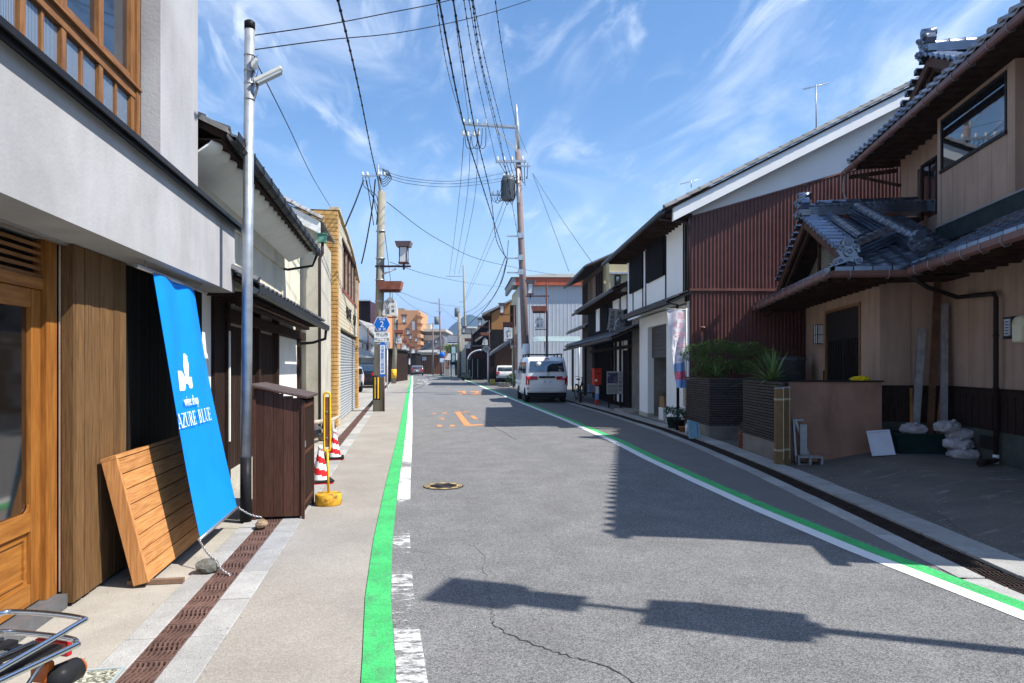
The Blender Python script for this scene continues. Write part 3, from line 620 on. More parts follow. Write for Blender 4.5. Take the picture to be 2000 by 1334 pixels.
MB().box(0, .29, -.04, .04, 0, .035, mt).build('lamp_housing', M('pale_lamp_plastic', (.6, .6, .55), .5, .05, 9), lmp, bevel=.008)
MB().box(.02, .27, -.034, .034, -.022, -.001, mt).build('lamp_lens', M('lamp_lens', (.42, .47, .5), .25, .05, 9), lmp)
m = MB()
for j in range(5):
    P = [(-1.40 + .05 * sin(j * 2 + k * 1.3) * .6, 6.80, 4.45 - .05 * k + .02 * sin(k * 2 + j)) for k in range(7)]; m.tube(curve(P, 3), .0022, 4)
m.build('loose_wires', black_metal, t)
MB().box(-1.43, -1.37, 6.76, 6.8, 4.33, 4.42).build('junction_box', MATS['pale_lamp_plastic'], t, bevel=.006)
# ---- cabinet
t = thing('wooden_cabinet', 'tall dark brown board cabinet with a slatted sloping top beside the gutter', 'cabinet', (-1.2, 7.2, 0))
brown_board = M('dark_brown_board', (.060, .028, .02), .55, .35, 5, .3, 40, st=(18, 18, 1.0), rnd=.2, col2=(.10, .047, .032))
for i in range(5): MB().box(-1.43 + i * .092, -1.43 + i * .092 + .0895, 6.90, 6.918, .03, 1.275 - i * .024).build('board', brown_board, t, bevel=.002)
MB().box(-1.43, -1.418, 6.92, 7.62, .03, 1.27).build('side', brown_board, t)
for i in range(6): MB().box(-.985, -.972, 6.93 + i * .115, 6.93 + i * .115 + .105, .06, 1.14).build('batten', dark_wood, t)
MB().box(-.995, -.986, 6.92, 7.62, .03, 1.15).build('side_back', dark_wood, t); MB().box(-1.42, -.97, 7.62, 7.64, .03, 1.15).build('back', dark_wood, t)
for y in (6.888, 7.60): MB().box(-.985, -.955, y, y + .03, 0, 1.16).build('post', brown_board, t)
MB().box(-1.44, -1.41, 6.888, 6.918 - .019, 0, 1.2).build('post', brown_board, t)
for z in (.12, .62, 1.08): MB().box(-.971, -.962, 6.92, 7.6, z, z + .03).build('rail', brown_board, t)
sl = Matrix.Translation((-1.47, 6.85, 1.31)) @ Matrix.Rotation(radians(12.5), 4, 'Y')
MB().box(0, .56, 0, .83, -.012, 0, sl).build('roof_board', brown_board, t)
for i in range(12): MB().box(0, .565, .005 + i * .069, .005 + i * .069 + .045, .001, .014, sl).build('roof_slat', M('greyed_slat', (.12, .09, .085), .7, .2, 8, .2, rnd=.15), t)
MB().box(-.962, -.95, 6.93, 6.95, .70, .76).build('latch', galv, t)
# ---- yellow stand
def rusty_yellow(): return M('rusty_yellow_paint', (.68, .36, .03), .6, .2, 9, .2, 60, stain=((.16, .05, .02), 9, .5, .62, .9))
ysign = M('yellow_enamel', (.72, .42, .02), .5, .1, 9, stain=((.25, .09, .03), 12, .6, .75, .8))
t = thing('barrier_stand', 'yellow oval post sign on a rusty round weighted base beside the cabinet', 'barrier stand', (-.80, 7.58, 0))
MB().lathe([(.135, 0), (.142, .01), (.142, .11), (.13, .122), (.02, .124)], (-.80, 7.58, 0), 28).build('base', rusty_yellow(), t)
MB().tube([(-.80, 7.58, .12), (-.812, 7.58, .60)], .013, 10).build('post', ysign, t)
c0 = Vector((-.815, 7.58, .89)); P = [c0 + Vector((.032 * cos(a), 0, (.285 if sin(a) > 0 else -.285) + .035 * sin(a))) for a in [2 * pi * k / 20 for k in range(21)]]
MB().tube(P, .0115, 8, cap=False).build('loop', ysign, t); MB().box(-.836, -.795, 7.577, 7.583, .62, 1.16).build('plate', M('rust_plate', (.20, .085, .05), .8, .3, 14), t)
for z in (.72, 1.0): MB().lathe([(.008, -.004), (.008, .004)], (-.815, 7.572, z), 8, axis='Y').build('bolt', galv, t)
# ---- cones
cred = M('cone_red', (.62, .02, .025), .5, .08, 8); cwhite = M('cone_reflective_white', (.78, .78, .76), .5, .05, 8); rubber = M('black_rubber', (.025, .025, .025), .7, .2, 8)
def cone(x, y, lab, rz):
    t = thing('traffic_cone', lab, 'traffic cone', (x, y, 0), rz, 'striped cones by the side drain', origin=(0, 0, 0)); t.location = (x, y, 0); OFS[t.name] = Vector((0, 0, 0))
    MB().box(-.14, .14, -.14, .14, 0, .022).build('base', cred, t, bevel=.006); MB().box(-.15, .15, -.15, .15, .022, .05).build('weight', rubber, t, bevel=.008)
    n = 40; k = 18; A = MB(); W = MB()                   # spiral bands, red and white faces
    vs = [(( .105 - .078 * i / k) * cos(2 * pi * j / n), (.105 - .078 * i / k) * sin(2 * pi * j / n), .05 + .38 * i / k) for i in range(k + 1) for j in range(n)]
    for i in range(k):
        for j in range(n):
            f = (i * n + j, i * n + (j + 1) % n, (i + 1) * n + (j + 1) % n, (i + 1) * n + j); ph = (i * 2.4 / k + j / n) % 1
            (A if ph < .5 else W).add([vs[q] for q in f], [(0, 1, 2, 3)], True)
    A.build('cone_body', cred, t); W.build('reflective_stripes', cwhite, t)
    MB().lathe([(.03, .43), (.028, .47), (.02, .475)], (0, 0, 0), 16).build('cap', cwhite, t)
cone(-1.05, 8.98, 'red and white striped cone half hidden by the brown cabinet', .3); cone(-1.09, 11.2, 'red and white striped cone standing farther along the drain behind the yellow stand', .1)
# ---- machiya beside the wine shop
t = thing('old_townhouse', 'old ivory plastered townhouse with black timbers between the pole and the brick front', 'house', (-2.1, 10, 0))
B('wall', old_plaster, t, -7, -2.10, 7.82, 14.5, 0, 3.9)
B('upper_wall', old_plaster, t, -5, -2.03, 6.42, 11.95, 2.45, 3.9)
B('upper_band', old_plaster, t, -2.03, -1.99, 6.42, 11.97, 3.14, 3.9)
for a, b in ((7.95, 8.0), (8.6, 8.63), (9.6, 9.63), (11.90, 11.97)): B('corner_strip', old_plaster, t, -2.03, -2.005, a, b, 2.5, 3.13)
# lower front
B('post', dark_wood, t, -2.2, -2.03, 7.83, 8.25, 0, 2.3)
for y in (8.28, 10.0, 11.45, 13.9): MB().box(-2.09, -2.0, y, y + .13, 0, 2.32).build('post', dark_wood, t)
B('head_beam', dark_woodh, t, -2.09, -1.98, 8.25, 14.5, 2.02, 2.16)
B('white_trim', white_plaster, t, -1.998, -1.985, 8.30, 8.34, .62, 1.9)
for i in range(26): MB().box(-2.085, -2.06, 8.43 + i * .115, 8.43 + i * .115 + .10, .25, 1.98).build('door_board', dark_wood, t)
B('sill', mortar_wall, t, -2.09, -2.02, 8.42, 11.44, .0, .24)
B('white_panel', white_plaster, t, -2.09, -2.07, 11.6, 13.88, .25, 2.0)
MB().box(-2.055, -2.045, 9.35, 9.55, .95, 1.55).build('paper_notice', cwhite, t)
for k in range(6): MB().box(-2.044, -2.042, 9.365, 9.53, .98 + k * .095, 1.03 + k * .095).build('notice_stripe', cred, t)
# pent roof: eave X -1.5, z 2.33; wall X -2.06, z 2.62
eave_dir = Vector((-.56, 0, .27)).normalized()
MB().prism([(-1.53, 7.42, 2.33), (-2.09, 7.42, 2.60), (-2.09, 7.42, 2.56), (-1.53, 7.42, 2.29)], (0, 6.15, 0)).build('roof_boards', dark_woodh, t)
roof_tiles(t, (-1.5, 7.42, 2.335), (0, 1, 0), eave_dir, 23, 3, tile_grey, .265, .21)
for i in range(20): MB().box(-2.05, -1.55, 7.6 + i * .31, 7.64 + i * .31, 2.24, 2.285).build('rafter', dark_wood, t)
B('eave_beam', dark_woodh, t, -1.72, -1.62, 7.5, 12.3, 2.12, 2.235)
me_b = tile_mesh('verge_tile', tile_grey, .13, .22, 'barrel'); roof_z = lambda x: 2.335 + (-1.5 - x) * .48
for i in range(3): inst('verge_tile', me_b, frame((0, 1, 0) and Vector((0, 1, 0)).cross(Vector((0, 0, 1))) * 0 + Vector((0, 1, 0)), eave_dir, Vector((0, 1, 0)).cross(eave_dir) * 1, (-1.5 - .19 * i, 7.42, 2.37 + .09 * i)), t)
g = gutter(t, (-1.465, 7.12, 2.285), (-1.465, 13.62, 2.245), gutter_black, (1, 0, 0), .05)
pipe(t, [(-1.48, 13.6, 2.2), (-1.5, 13.62, 2.02), (-1.75, 13.8, 1.95), (-2.0, 13.85, 1.93)], gutter_black, .028)
# upper eave with wavy plaster soffit
es = Vector((-.6, 0, .27)).normalized()
MB().prism([(-1.58, 6.45, 3.60), (-5, 6.45, 5.14), (-5, 6.45, 5.06), (-1.58, 6.45, 3.53)], (0, 6.1, 0)).build('roof_boards', dark_woodh, t)
roof_tiles(t, (-1.55, 6.42, 3.60), (0, 1, 0), es, 23, 4, tile_grey, .265, .23)
m = MB(); rows = []
n = 132
for i in range(n + 1):
    y = 6.45 + 6.05 * i / n; wv = abs(sin(pi * (i / 6.0))) ; rows.append([(-1.62 - .06 * (1 - wv) - .02, y, 3.505), (-1.66 - .05 * (1 - wv), y, 3.455 + .03 * (1 - wv)), (-1.82, y, 3.40), (-2.0, y, 3.33)])
m.slab(rows, (0, 0, -.02)); m.build('wavy_plaster_soffit', white_plaster, t)
B('soffit_board', dark_woodh, t, -1.99, -1.60, 6.45, 12.5, 3.52, 3.535)
gutter(t, (-1.51, 6.41, 3.575), (-1.51, 12.55, 3.53), gutter_black, (1, 0, 0), .055, 14)
m = MB(); m.slab([[(-1.55, 6.40, 3.63), (-5, 6.40, 5.18)], [(-1.55, 6.56, 3.66), (-5, 6.56, 5.21)]], (0, 0, .05)); m.build('verge_capping', tile_pale, t)
pipe(t, [(-1.52, 12.5, 3.46), (-1.6, 12.55, 3.28), (-2.0, 12.4, 3.18), (-2.05, 12.1, 3.16)], gutter_black, .022)
B('dark_recess', dark_wood, t, -2.6, -2.2, 11.97, 14.45, 2.45, 3.6)
# ---- mortar gabled house
t = thing('mortar_house', 'stained grey mortar gable wall with pale tiled verge beside the brick front', 'house', (-2.2, 15, 0))
MB().prism([(-1.74, 14.6, 0), (-1.74, 14.6, 4.25), (-2.1, 14.6, 4.45), (-6, 14.6, 6.4), (-6, 14.6, 0)], (0, 2.45, 0)).build('wall', mortar_wall, t)
MB().prism([(-1.70, 14.45, 4.22), (-6, 14.45, 6.37), (-6, 14.45, 6.62), (-1.70, 14.45, 4.47)], (0, .13, 0)).build('white_bargeboard', white_plaster, t)
for i in range(9): MB().box(0, 0, 0, 0, 0, 0)
vd = Vector((-4.3, 0, 2.15)).normalized(); mev = tile_mesh('verge_tile', tile_pale, .2, .3, 'barrel')
for i in range(14): inst('verge_tile', mev, frame(Vector((0, 1, 0)), vd, Vector((0, 1, 0)).cross(vd) * 1, Vector((-1.66, 14.5, 4.5)) + vd * .3 * i), t)
roof_tiles(t, (-1.64, 14.6, 4.44), (0, 1, 0), vd, 9, 8, tile_pale, .27, .3)
cop = M('copper_verdigris', (.10, .26, .20), .6, .3, 10, .2, 40)
MB().box(-1.73, -1.56, 14.3, 14.5, 4.02, 4.18).box(-1.75, -1.54, 14.28, 14.52, 4.182, 4.2).build('rain_hopper', cop, t)
pipe(t, [(-1.64, 14.4, 4.02), (-1.64, 14.4, 3.8), (-1.70, 14.42, 3.7), (-1.70, 14.42, .1)], M('brown_downpipe', (.055, .035, .035), .4, .2, 5), .032)
# ---- tan brick shop
t = thing('brick_shop', 'two storey tan brick shop front with a bowed parapet and closed grey shutter', 'shop building', (-1.7, 20, 0))
brick_m = M('tan_brick', (.52, .31, .11), .75, .16, 6, .2, 60, rnd=.13, stain=((.30, .10, .025), 1.3, .52, .68, .85, (3, 3, .25)))
joint = M('dark_mortar_joint', (.13, .09, .05), .95); pale_tile = M('pale_face_tile', (.55, .50, .38), .6, .08, 4, stain=((.40, .28, .14), 1.5, .52, .75, .5, (1, 2, .3)))
PT = [(17.2, 5.33), (19.3, 5.25), (21.8, 5.08), (23.5, 4.82), (25.4, 4.45)]
pf = lambda y: lerp(PT, y)
m = MB(); ys = [17.22 + .4 * i for i in range(21)]
for a, b in zip(ys, ys[1:]): m.add([(-1.72, a, 0), (-1.72, b, 0), (-1.72, b, pf(b)), (-1.72, a, pf(a)), (-7, a, 0), (-7, b, 0), (-7, b, pf(b)), (-7, a, pf(a))], [(0, 1, 2, 3), (5, 4, 7, 6), (3, 2, 6, 7)])
m.quad((-7, 17.22, 0), (-1.72, 17.22, 0), (-1.72, 17.22, 5.33), (-7, 17.22, 5.33)); m.quad((-1.72, 25.22, 0), (-7, 25.22, 0), (-7, 25.22, 4.4), (-1.72, 25.22, 4.4))
m.build('wall', joint, t)
bme = MB().box(0, .285, -.012, .02, 0, .088).mesh('brick', brick_m, bevel=.003)
for r_ in range(53):
    for c_ in range(3):
        x = -1.60 - .292 * (c_ + 1) + (.0 if r_ % 1 == 0 else .14)
        inst('brick', bme, Matrix.Translation((x, 17.205, .01 + r_ * .0998)), t)
bme2 = MB().box(-.11, .02, 0, .285, 0, .088).mesh('brick', brick_m, bevel=.003)
for r_ in range(53):                                   # near return of the front, far pier
    inst('brick', bme2, Matrix.Translation((-1.616, 17.215, .01 + r_ * .0998)), t)
for r_ in range(45):
    inst('brick', bme2, Matrix.Translation((-1.616, 24.62, .01 + r_ * .0998)), t); inst('brick', bme2, Matrix.Translation((-1.616, 24.91, .01 + r_ * .0998)), t)
m = MB()                                                # face tiles of the front, too small to pick apart
z = .01
while z < 5.2:
    y = 17.51
    while y < 24.6:
        if (z > 2.42 and (z < 3.46 or z > 4.86 or y < 18.5 or y > 24.2) or y < 17.8 or y > 24.4) and z + .09 < pf(y + .3) : m.box(-1.74, -1.608, y, min(y + .28, 24.6), z, z + .088)
        y += .287
    z += .0998
m.build('face_tile_field', pale_tile, t, kind='stuff')
m = MB(); rows = [[(x, y, pf(y) + dz) for x, dz in ((-1.8, .0), (-1.56, .0), (-1.56, .07), (-1.8, .07), (-1.8, .0))] for y in ys]; m.sheet(rows); m.quad(*[(x, 17.22, 5.33 + dz) for x, dz in ((-1.8, 0), (-1.56, 0), (-1.56, .07), (-1.8, .07))]); m.build('parapet_coping', M('buff_coping', (.52, .40, .24), .8, .1, 5), t)
sh = MB().box(-1.74, -1.7, 17.8, 24.4, 0, 2.4).build('shutter', M('grey_shutter_steel', (.40, .42, .43), .5, .1, 6, metal=.3, stain=((.28, .28, .28), 2, .5, .8, .5)), t)
for k in range(30): MB().prism([(-1.70, 17.82, .03 + k * .078), (-1.68, 17.82, .03 + k * .078), (-1.67, 17.82, .065 + k * .078), (-1.70, 17.82, .10 + k * .078)], (0, 6.56, 0)).build('shutter_slat', MATS['grey_shutter_steel'], sh)
wf = MB().box(-1.70, -1.60, 18.55, 24.2, 3.46, 3.58).build('window', M('red_brown_sill', (.22, .07, .045), .6, .2, 8), t)
MB().box(-1.66, -1.58, 18.5, 24.25, 4.80, 4.88).build('lintel', M('dark_brown_frame', (.07, .035, .025), .6, .2, 8), wf)
MB().box(-1.715, -1.70, 18.55, 24.2, 3.58, 4.8).build('pane', glassy('grey_pane', (.12, .12, .12)), wf)
for k in range(10): MB().box(-1.70, -1.63, 18.55 + k * .62, 18.62 + k * .62, 3.582, 4.798).build('mullion', M('pale_mullion', (.35, .27, .22), .6, .2, 8) if k % 2 else MATS['dark_brown_frame'], wf)
blk = M('black_lettering', (.03, .03, .03), .5); text('やわらぎ', .46, blk, t, (-1.59, 20.6, 2.98), (0, 1, 0), (0, 0, 1), ext=.01); text('クラブ', .40, blk, t, (-1.59, 22.95, 2.95), (0, 1, 0), (0, 0, 1), ext=.01)
m = MB(); c0 = Vector((-1.598, 21.3, 2.62))
for k in range(7): a = 2 * pi * k / 7; m.quad(c0, c0 + Vector((0, .05 * cos(a - .35), .05 * sin(a - .35))), c0 + Vector((0, .16 * cos(a), .16 * sin(a))), c0 + Vector((0, .05 * cos(a + .35), .05 * sin(a + .35))))
m.build('leaf_emblem', M('orange_emblem', (.65, .22, .03), .6), t)
# driftwood and dark stones under the eave beyond the cones
t = thing('garden_stones', 'heap of dark stones and a log by the foot of the tan brick corner', 'stones', (-1.6, 14.5, 0))
for k in range(7):
    bm = bmesh.new(); bmesh.ops.create_icosphere(bm, subdivisions=2, radius=.13 + .05 * R())
    for v in bm.verts: v.co *= 1 + .25 * noise.noise(v.co * 9 + Vector((k * 3, 0, 0))); v.co.z *= .7
    me = bpy.data.meshes.new('stone'); bm.to_mesh(me); bm.free(); me.materials.append(M('dark_garden_stone', (.07, .07, .075), .8, .4, 12, .4) if k % 2 else M('brown_garden_stone', (.25, .19, .14), .85, .3, 12, .4))
    o = bpy.data.objects.new('stone', me); C.objects.link(o); o.parent = t; o.location = (-.15 + .12 * (k % 3) - .1 * R(), -1.2 + .38 * k, .08 + .12 * (k % 2))
MB().tube([(-1.75, 13.2, .42), (-1.38, 13.6, .44), (-1.28, 14.4, .47)], [.045, .04, .03], 8).build('log', M('bleached_log', (.42, .36, .3), .85, .2, 12, .3), t)
MB().tube([(-1.33, 13.5, 0), (-1.35, 13.5, .43)], .032, 8).build('log', MATS['bleached_log'], t)
# ================================================================ RIGHT SIDE: the near tiled house (frame: x away from the street, y along it)
siding = M('pinkish_beige_siding', (.42, .29, .215), .85, .07, 2, .25, 90, stain=((.27, .185, .14), 1.3, .46, .72, .75, (2.6, 2.6, .3)))
seam = M('siding_seam', (.13, .08, .06), .9)
dark_metal = M('dark_bronze_metal', (.022, .02, .02), .4, .2, 8)
eave_wood = M('dark_eave_timber', (.055, .03, .02), .8, .3, 5, .2, 40)
X3, Y3, Z3 = Vector((1, 0, 0)), Vector((0, 1, 0)), Vector((0, 0, 1))
t = thing('tiled_house', 'two storey beige panelled house with layered black glazed tile roofs on the right', 'house', (4.95, 9, 0), HR)
H = t
def panels_x(par, x, y0, y1, z0, z1, mat, w=.455, th=.02, holes=(), face=-1):   # panels in a plane of constant x
    y = y0
    while y < y1 - .02:
        yb = min(y + w, y1)
        segs = [(z0, z1)]
        for (a, b, c_, d) in holes:
            if y < b - .01 and yb > a + .01:
                segs = [q for s0, s1 in segs for q in ((s0, min(s1, c_)), (max(s0, d), s1)) if q[1] - q[0] > .02]
        for s0, s1 in segs: MB().box(x, x + th, y + .005, yb - .005, s0, s1).build('siding_panel', mat, par)
        y = yb
def panels_y(par, y, x0, x1, z0, z1, mat, w=.455, th=.02):
    x = x0
    while x < x1 - .02:
        xb = min(x + w, x1); MB().box(x + .005, xb - .005, y, y + th, z0, z1).build('siding_panel', mat, par); x = xb
sw, se, tc, te = 4.95, 3.975, 11.53, 15.95
B('wall', seam, t, sw + .021, 12, 5.4, 14, .0, 3.3); B('wall', seam, t, se + .021, 12, tc + .021, te, .0, 2.95)
panels_x(t, sw, 5.4, tc, 1.15, 2.95, siding); panels_y(t, tc, se + .001, sw + .02, 1.15, 3.0, siding)
dz = (12.39, 14.45, 0, 2.585); panels_x(t, se, tc, 12.39, .2, 2.9, siding, w=.44); panels_x(t, se, 14.45, te, .2, 2.9, siding, w=.5); panels_x(t, se, 12.39, 14.45, 2.585, 2.9, siding, w=.52)
B('wainscot', dark_wood, t, sw - .03, sw, 5.4, tc - .031, .62, 1.15); B('wainscot', dark_wood, t, se + .001, sw, tc - .03, tc, .62, 1.15)
for k in range(34): MB().box(sw - .042, sw - .03, 5.45 + k * .18, 5.45 + k * .18 + .025, .62, 1.1).build('batten', dark_wood, t)
B('wainscot_cap', dark_wood, t, sw - .05, sw, 5.4, tc - .05, 1.152, 1.19); B('wainscot_cap', dark_wood, t, se, sw, tc - .055, tc - .002, 1.152, 1.19)
found = M('dark_foundation_mortar', (.07, .078, .07), .9, .2, 3, .2, 40)
B('foundation', found, t, sw - .035, sw + .02, 5.4, tc - .036, .0, .618); B('foundation', found, t, se - .03, sw, tc - .035, tc + .02, .0, .618)
MB().box(sw - .045, sw - .036, 10.1, 10.45, .36, .54).build('floor_vent', dark_metal, t)
# door
dd = MB().box(se + .02, se + .05, 12.45, 14.39, .3, 2.53).build('door', M('dark_door_lacquer', (.022, .019, .018), .45, .2, 6), t)
dm = MATS['dark_door_lacquer']
for y0, y1, z0, z1 in ((12.39, 12.45, .2, 2.585), (14.39, 14.45, .2, 2.585), (12.45, 14.39, 2.53, 2.585)): MB().box(se - .02, se + .05, y0, y1, z0, z1).build('door_frame', M('amber_door_frame', (.22, .11, .045), .5, .2, 6), dd)
for y0 in (12.45, 13.42): MB().box(se + .004, se + .02, y0, y0 + .97, 2.0, 2.5).build('door_panel', dm, dd)
for y0 in (12.46, 13.43):
    MB().box(se + .0, se + .02, y0, y0 + .95, .32, .5).build('bottom_rail', dm, dd)
    for k in range(9): MB().box(se + .0, se + .018, y0 + .03 + k * .1, y0 + .07 + k * .1, .5, 1.98).build('lattice_bar', dm, dd)
MB().box(se - .02, se, 14.5, 14.56, 1.2, 1.4).build('door_bell', dark_metal, t)
wl = MB().box(se - .11, se - .001, 14.62, 14.86, 1.95, 2.32).build('wall_lamp', M('frosted_lamp_glass', (.62, .64, .66), .4, .03, 8), t)
for z in (1.94, 2.12, 2.321): MB().box(se - .118, se, 14.615, 14.865, z, z + .012).build('lamp_bar', dark_metal, wl)
for y in (14.612, 14.74, 14.862): MB().box(se - .12, se - .108, y - .006, y + .006, 1.94, 2.33).build('lamp_bar', dark_metal, wl)
# lower main roof along the street
up_m = Vector((1.2, 0, .64)).normalized()
def slab_roof(par, p00, p10, p11, p01, th=.05, nm='roof_boards'):
    MB().slab([[p00, p10], [p01, p11]], (0, 0, th)).build(nm, eave_wood, par)
slab_roof(t, (4.1, 5.2, 2.90), (5.45, 5.2, 3.62), (5.45, 12.7, 3.62), (4.1, 10.5, 2.90))
roof_tiles(t, (4.06, 5.2, 2.93), Y3, up_m, 20, 6, tile_black, cap=160)
# eave face tiles and bumps
et = MB().lathe([(.035, -.02), (.035, .03), (.02, .034)], n=10, axis='X').mesh('eave_end_tile', tile_black)
apr = MB().prism([(-.012, -.125, .0), (-.012, .125, .0), (-.012, .125, -.075), (-.012, .05, -.10), (-.012, -.06, -.085), (-.012, -.125, -.06)], (.02, 0, 0)).mesh('eave_apron_tile', tile_black)
for i in range(20): inst('eave_apron_tile', apr, Matrix.Translation((4.05, 5.2 + .265 * (i + .5), 2.955)), t)
gutter(t, (3.98, 5.1, 2.865), (3.98, 10.35, 2.845), gutter_brown, (-1, 0, 0), .05, 12, M('galvanised_hook', (.3, .3, .3), .5, metal=.5))
for i in range(18): MB().box(4.12, 4.94, 5.3 + i * .3, 5.345 + i * .3, 2.80, 2.85).build('rafter', eave_wood, t)
B('soffit_board', eave_wood, t, 4.1, 5.0, 5.2, 10.5, 2.86, 2.875)
# flashing + bay
tb0, tb1, sb = 10.35, 12.71, 5.3
B('flashing', M('bitumen_flashing', (.035, .045, .045), .6, .2, 5), t, sb - .03, sb + .5, 8.0, tb1, 3.56, 3.84)
B('flashing_cap', M('grey_trim', (.25, .25, .25), .5, .1, 5), t, sb - .045, sb + .5, 8.0, tb1 + .01, 3.842, 3.87)
B('bay_core', seam, t, sb + .021, 6.4, tb0 + .021, tb1, 3.4, 5.72)
wy0, wy1, wz0, wz1 = 10.60, 12.52, 4.80, 5.60
for a, b, c_, d in ((tb0, wy0 - .05, 3.872, 5.72), (wy1 + .05, tb1, 3.872, 5.72)): panels_x(t, sb, a, b, c_, d, siding, w=.5)
panels_x(t, sb, wy0 - .05, wy1 + .05, 3.872, wz0 - .05, siding, w=.4); panels_x(t, sb, wy0 - .05, wy1 + .05, wz1 + .05, 5.72, siding, w=.4)
panels_y(t, tb0, sb, 5.7, 3.872, 5.72, siding, w=.2)
wn_ = MB().box(sb - .01, sb + .05, wy0 - .05, wy1 + .05, wz1, wz1 + .05).build('window', dark_metal, t)
MB().box(sb - .03, sb + .05, wy0 - .06, wy1 + .06, wz0 - .05, wz0).build('sill', dark_metal, wn_)
for y0 in (wy0 - .05, wy1): MB().box(sb - .01, sb + .05, y0, y0 + .05, wz0, wz1).build('jamb', dark_metal, wn_)
MB().box(sb + .005, sb + .02, wy0, wy1, wz0, wz1).build('pane', glassy('sky_reflecting_glass', (.01, .012, .015), .02), wn_)
# upper storey wall (set back)
su = 5.7
B('wall', seam, t, su + .021, 12, 5.4, 15.35, 3.5, 5.9)
panels_x(t, su, 5.4, tb0, 3.87, 5.85, siding); panels_x(t, su, tb1 + .01, 15.35, 3.5, 5.85, siding, holes=((13.66, 14.32, 4.3, 5.35),))
B('upper_window', glassy('dim_pane', (.012, .01, .01)), t, su + .002, su + .018, 13.7, 14.28, 4.3, 5.32)
MB().box(su - .02, su + .02, 13.64, 13.7, 4.3, 5.38).box(su - .02, su + .02, 14.28, 14.34, 4.3, 5.38).box(su - .02, su + .02, 13.7, 14.28, 5.322, 5.38).box(su - .01, su + .015, 13.97, 14.01, 4.3, 5.32).build('upper_window_frame', dark_metal, t)
# upper roof
ru = 4.9; zu = 5.80; slope = .50
up_u = Vector((1, 0, slope)).normalized()
slab_roof(t, (ru + .03, 5.4, zu + .06), (9.5, 5.4, zu + .06 + slope * 4.57), (9.5, 15.95, zu + .06 + slope * 4.57), (ru + .03, 15.95, zu + .06))
B('soffit_board', eave_wood, t, ru + .05, 6.0, 5.4, 15.9, zu + .0, zu + .012)
for i in range(34): MB().box(ru + .06, su, 5.5 + i * .31, 5.55 + i * .31, zu - .05, zu - .001).build('rafter', eave_wood, t)
B('fascia', eave_wood, t, ru + .01, ru + .035, 5.4, 15.95, zu - .02, zu + .1)
roof_tiles(t, (ru - .04, 5.38, zu + .12), Y3, up_u, 40, 3, tile_black, cap=120)
et2 = tile_mesh('verge_tile', tile_black, .15, .3, 'barrel')
for i in range(40): inst('eave_ridge_tile', et2, frame(Y3 * -1, up_u, Vector((0, -1, 0)).cross(up_u), (ru - .07, 5.38 + .265 * (i + .5), zu + .15)), t)
gutter(t, (ru - .10, 5.3, zu - .00), (ru - .10, 16.1, zu - .03), gutter_brown, (-1, 0, 0), .05, 22, MATS['galvanised_hook'])
# far end of the upper eave: bracket and flexible pipe
MB().bar((su, 15.5, zu - .18), (ru - .05, 15.9, zu - .18), .06, .08).build('outrigger_beam', eave_wood, t); MB().bar((su, 15.33, zu - .55), (ru + .1, 15.8, zu - .2), .05, .06).build('brace', eave_wood, t)
pipe(t, curve([(ru - .1, 16.0, zu - .1), (ru - .12, 16.0, zu - .5), (ru + .1, 15.9, zu - .95), (ru + .5, 15.6, zu - 1.25)], 5), M('grey_hose', (.3, .28, .25), .6), .018)
# gables: roof pieces with verge tiles, bargeboards, ridge and demon tile
def onigawara(par, p, s=1., face='X', nm='ridge_end_ornament'):
    """scrolled ridge-end ornament facing -x (or -y)"""
    p = Vector(p); m = MB()
    def q(a, b, c_): return p + (Vector((a, b, c_)) * s if face == 'X' else Vector((-b, a, c_)) * s)
    body = [(-.19, 0), (-.2, .1), (-.12, .14), (-.17, .22), (-.12, .31), (0, .36), (.12, .31), (.17, .22), (.12, .14), (.2, .1), (.19, 0)]
    m.prism([q(-.05, y, z) for y, z in body], q(.09, 0, 0) - q(-.05, 0, 0))
    for y, z, r in ((-.13, .06, .055), (.13, .06, .055), (0, .2, .075), (-.1, .27, .04), (.1, .27, .04)):
        m.tube([q(-.09, y, z), q(.0, y, z)], r * s, 12)
        P = [q(-.095, y + r * .62 * cos(a) * (1 - a / 9), z + r * .62 * sin(a) * (1 - a / 9)) for a in [k * .7 for k in range(10)]]; m.tube(P, .012 * s, 6)
    m.tube([q(-.06, 0, .35), q(.14, 0, .37)], .07 * s, 10)
    return m.build(nm, tile_black, par)
def ridge_run(par, p, q, layers=3, r=.085, nm='ridge', step=.26, mat=None):
    mat = mat or tile_black
    p, q = Vector(p), Vector(q); d = (q - p); L_ = d.length; d.normalize(); sd_ = d.cross(Z3).normalized(); up = sd_.cross(d).normalized()
    rt = MB(); w_ = .13
    for k in range(layers): ww = w_ + .02 * (layers - k); rt.bar(p + up * (.03 + k * .048), q + up * (.03 + k * .048), ww * 2 * .9, .036, up)
    par2 = rt.build(nm, mat, par)
    me = MB(); n = 8; prof = [(r * cos(pi - pi * i / n), r * .85 * sin(pi * i / n)) for i in range(n + 1)]
    me.sheet([[(x * 1.07, 0, z * 1.1) for x, z in prof], [(x * 1.07, .03, z * 1.1) for x, z in prof], [(x, .04, z) for x, z in prof], [(x, step * 1.02, z) for x, z in prof]]); me.add([(x * 1.07, 0, z * 1.1) for x, z in prof], [tuple(reversed(range(n + 1)))])
    cap = me.mesh('ridge_cap_tile', mat)
    for k in range(int(L_ / step)): inst('ridge_cap_tile', cap, frame(sd_, d, up, p + d * step * k + up * (.02 + layers * .048)), par2)
    return par2
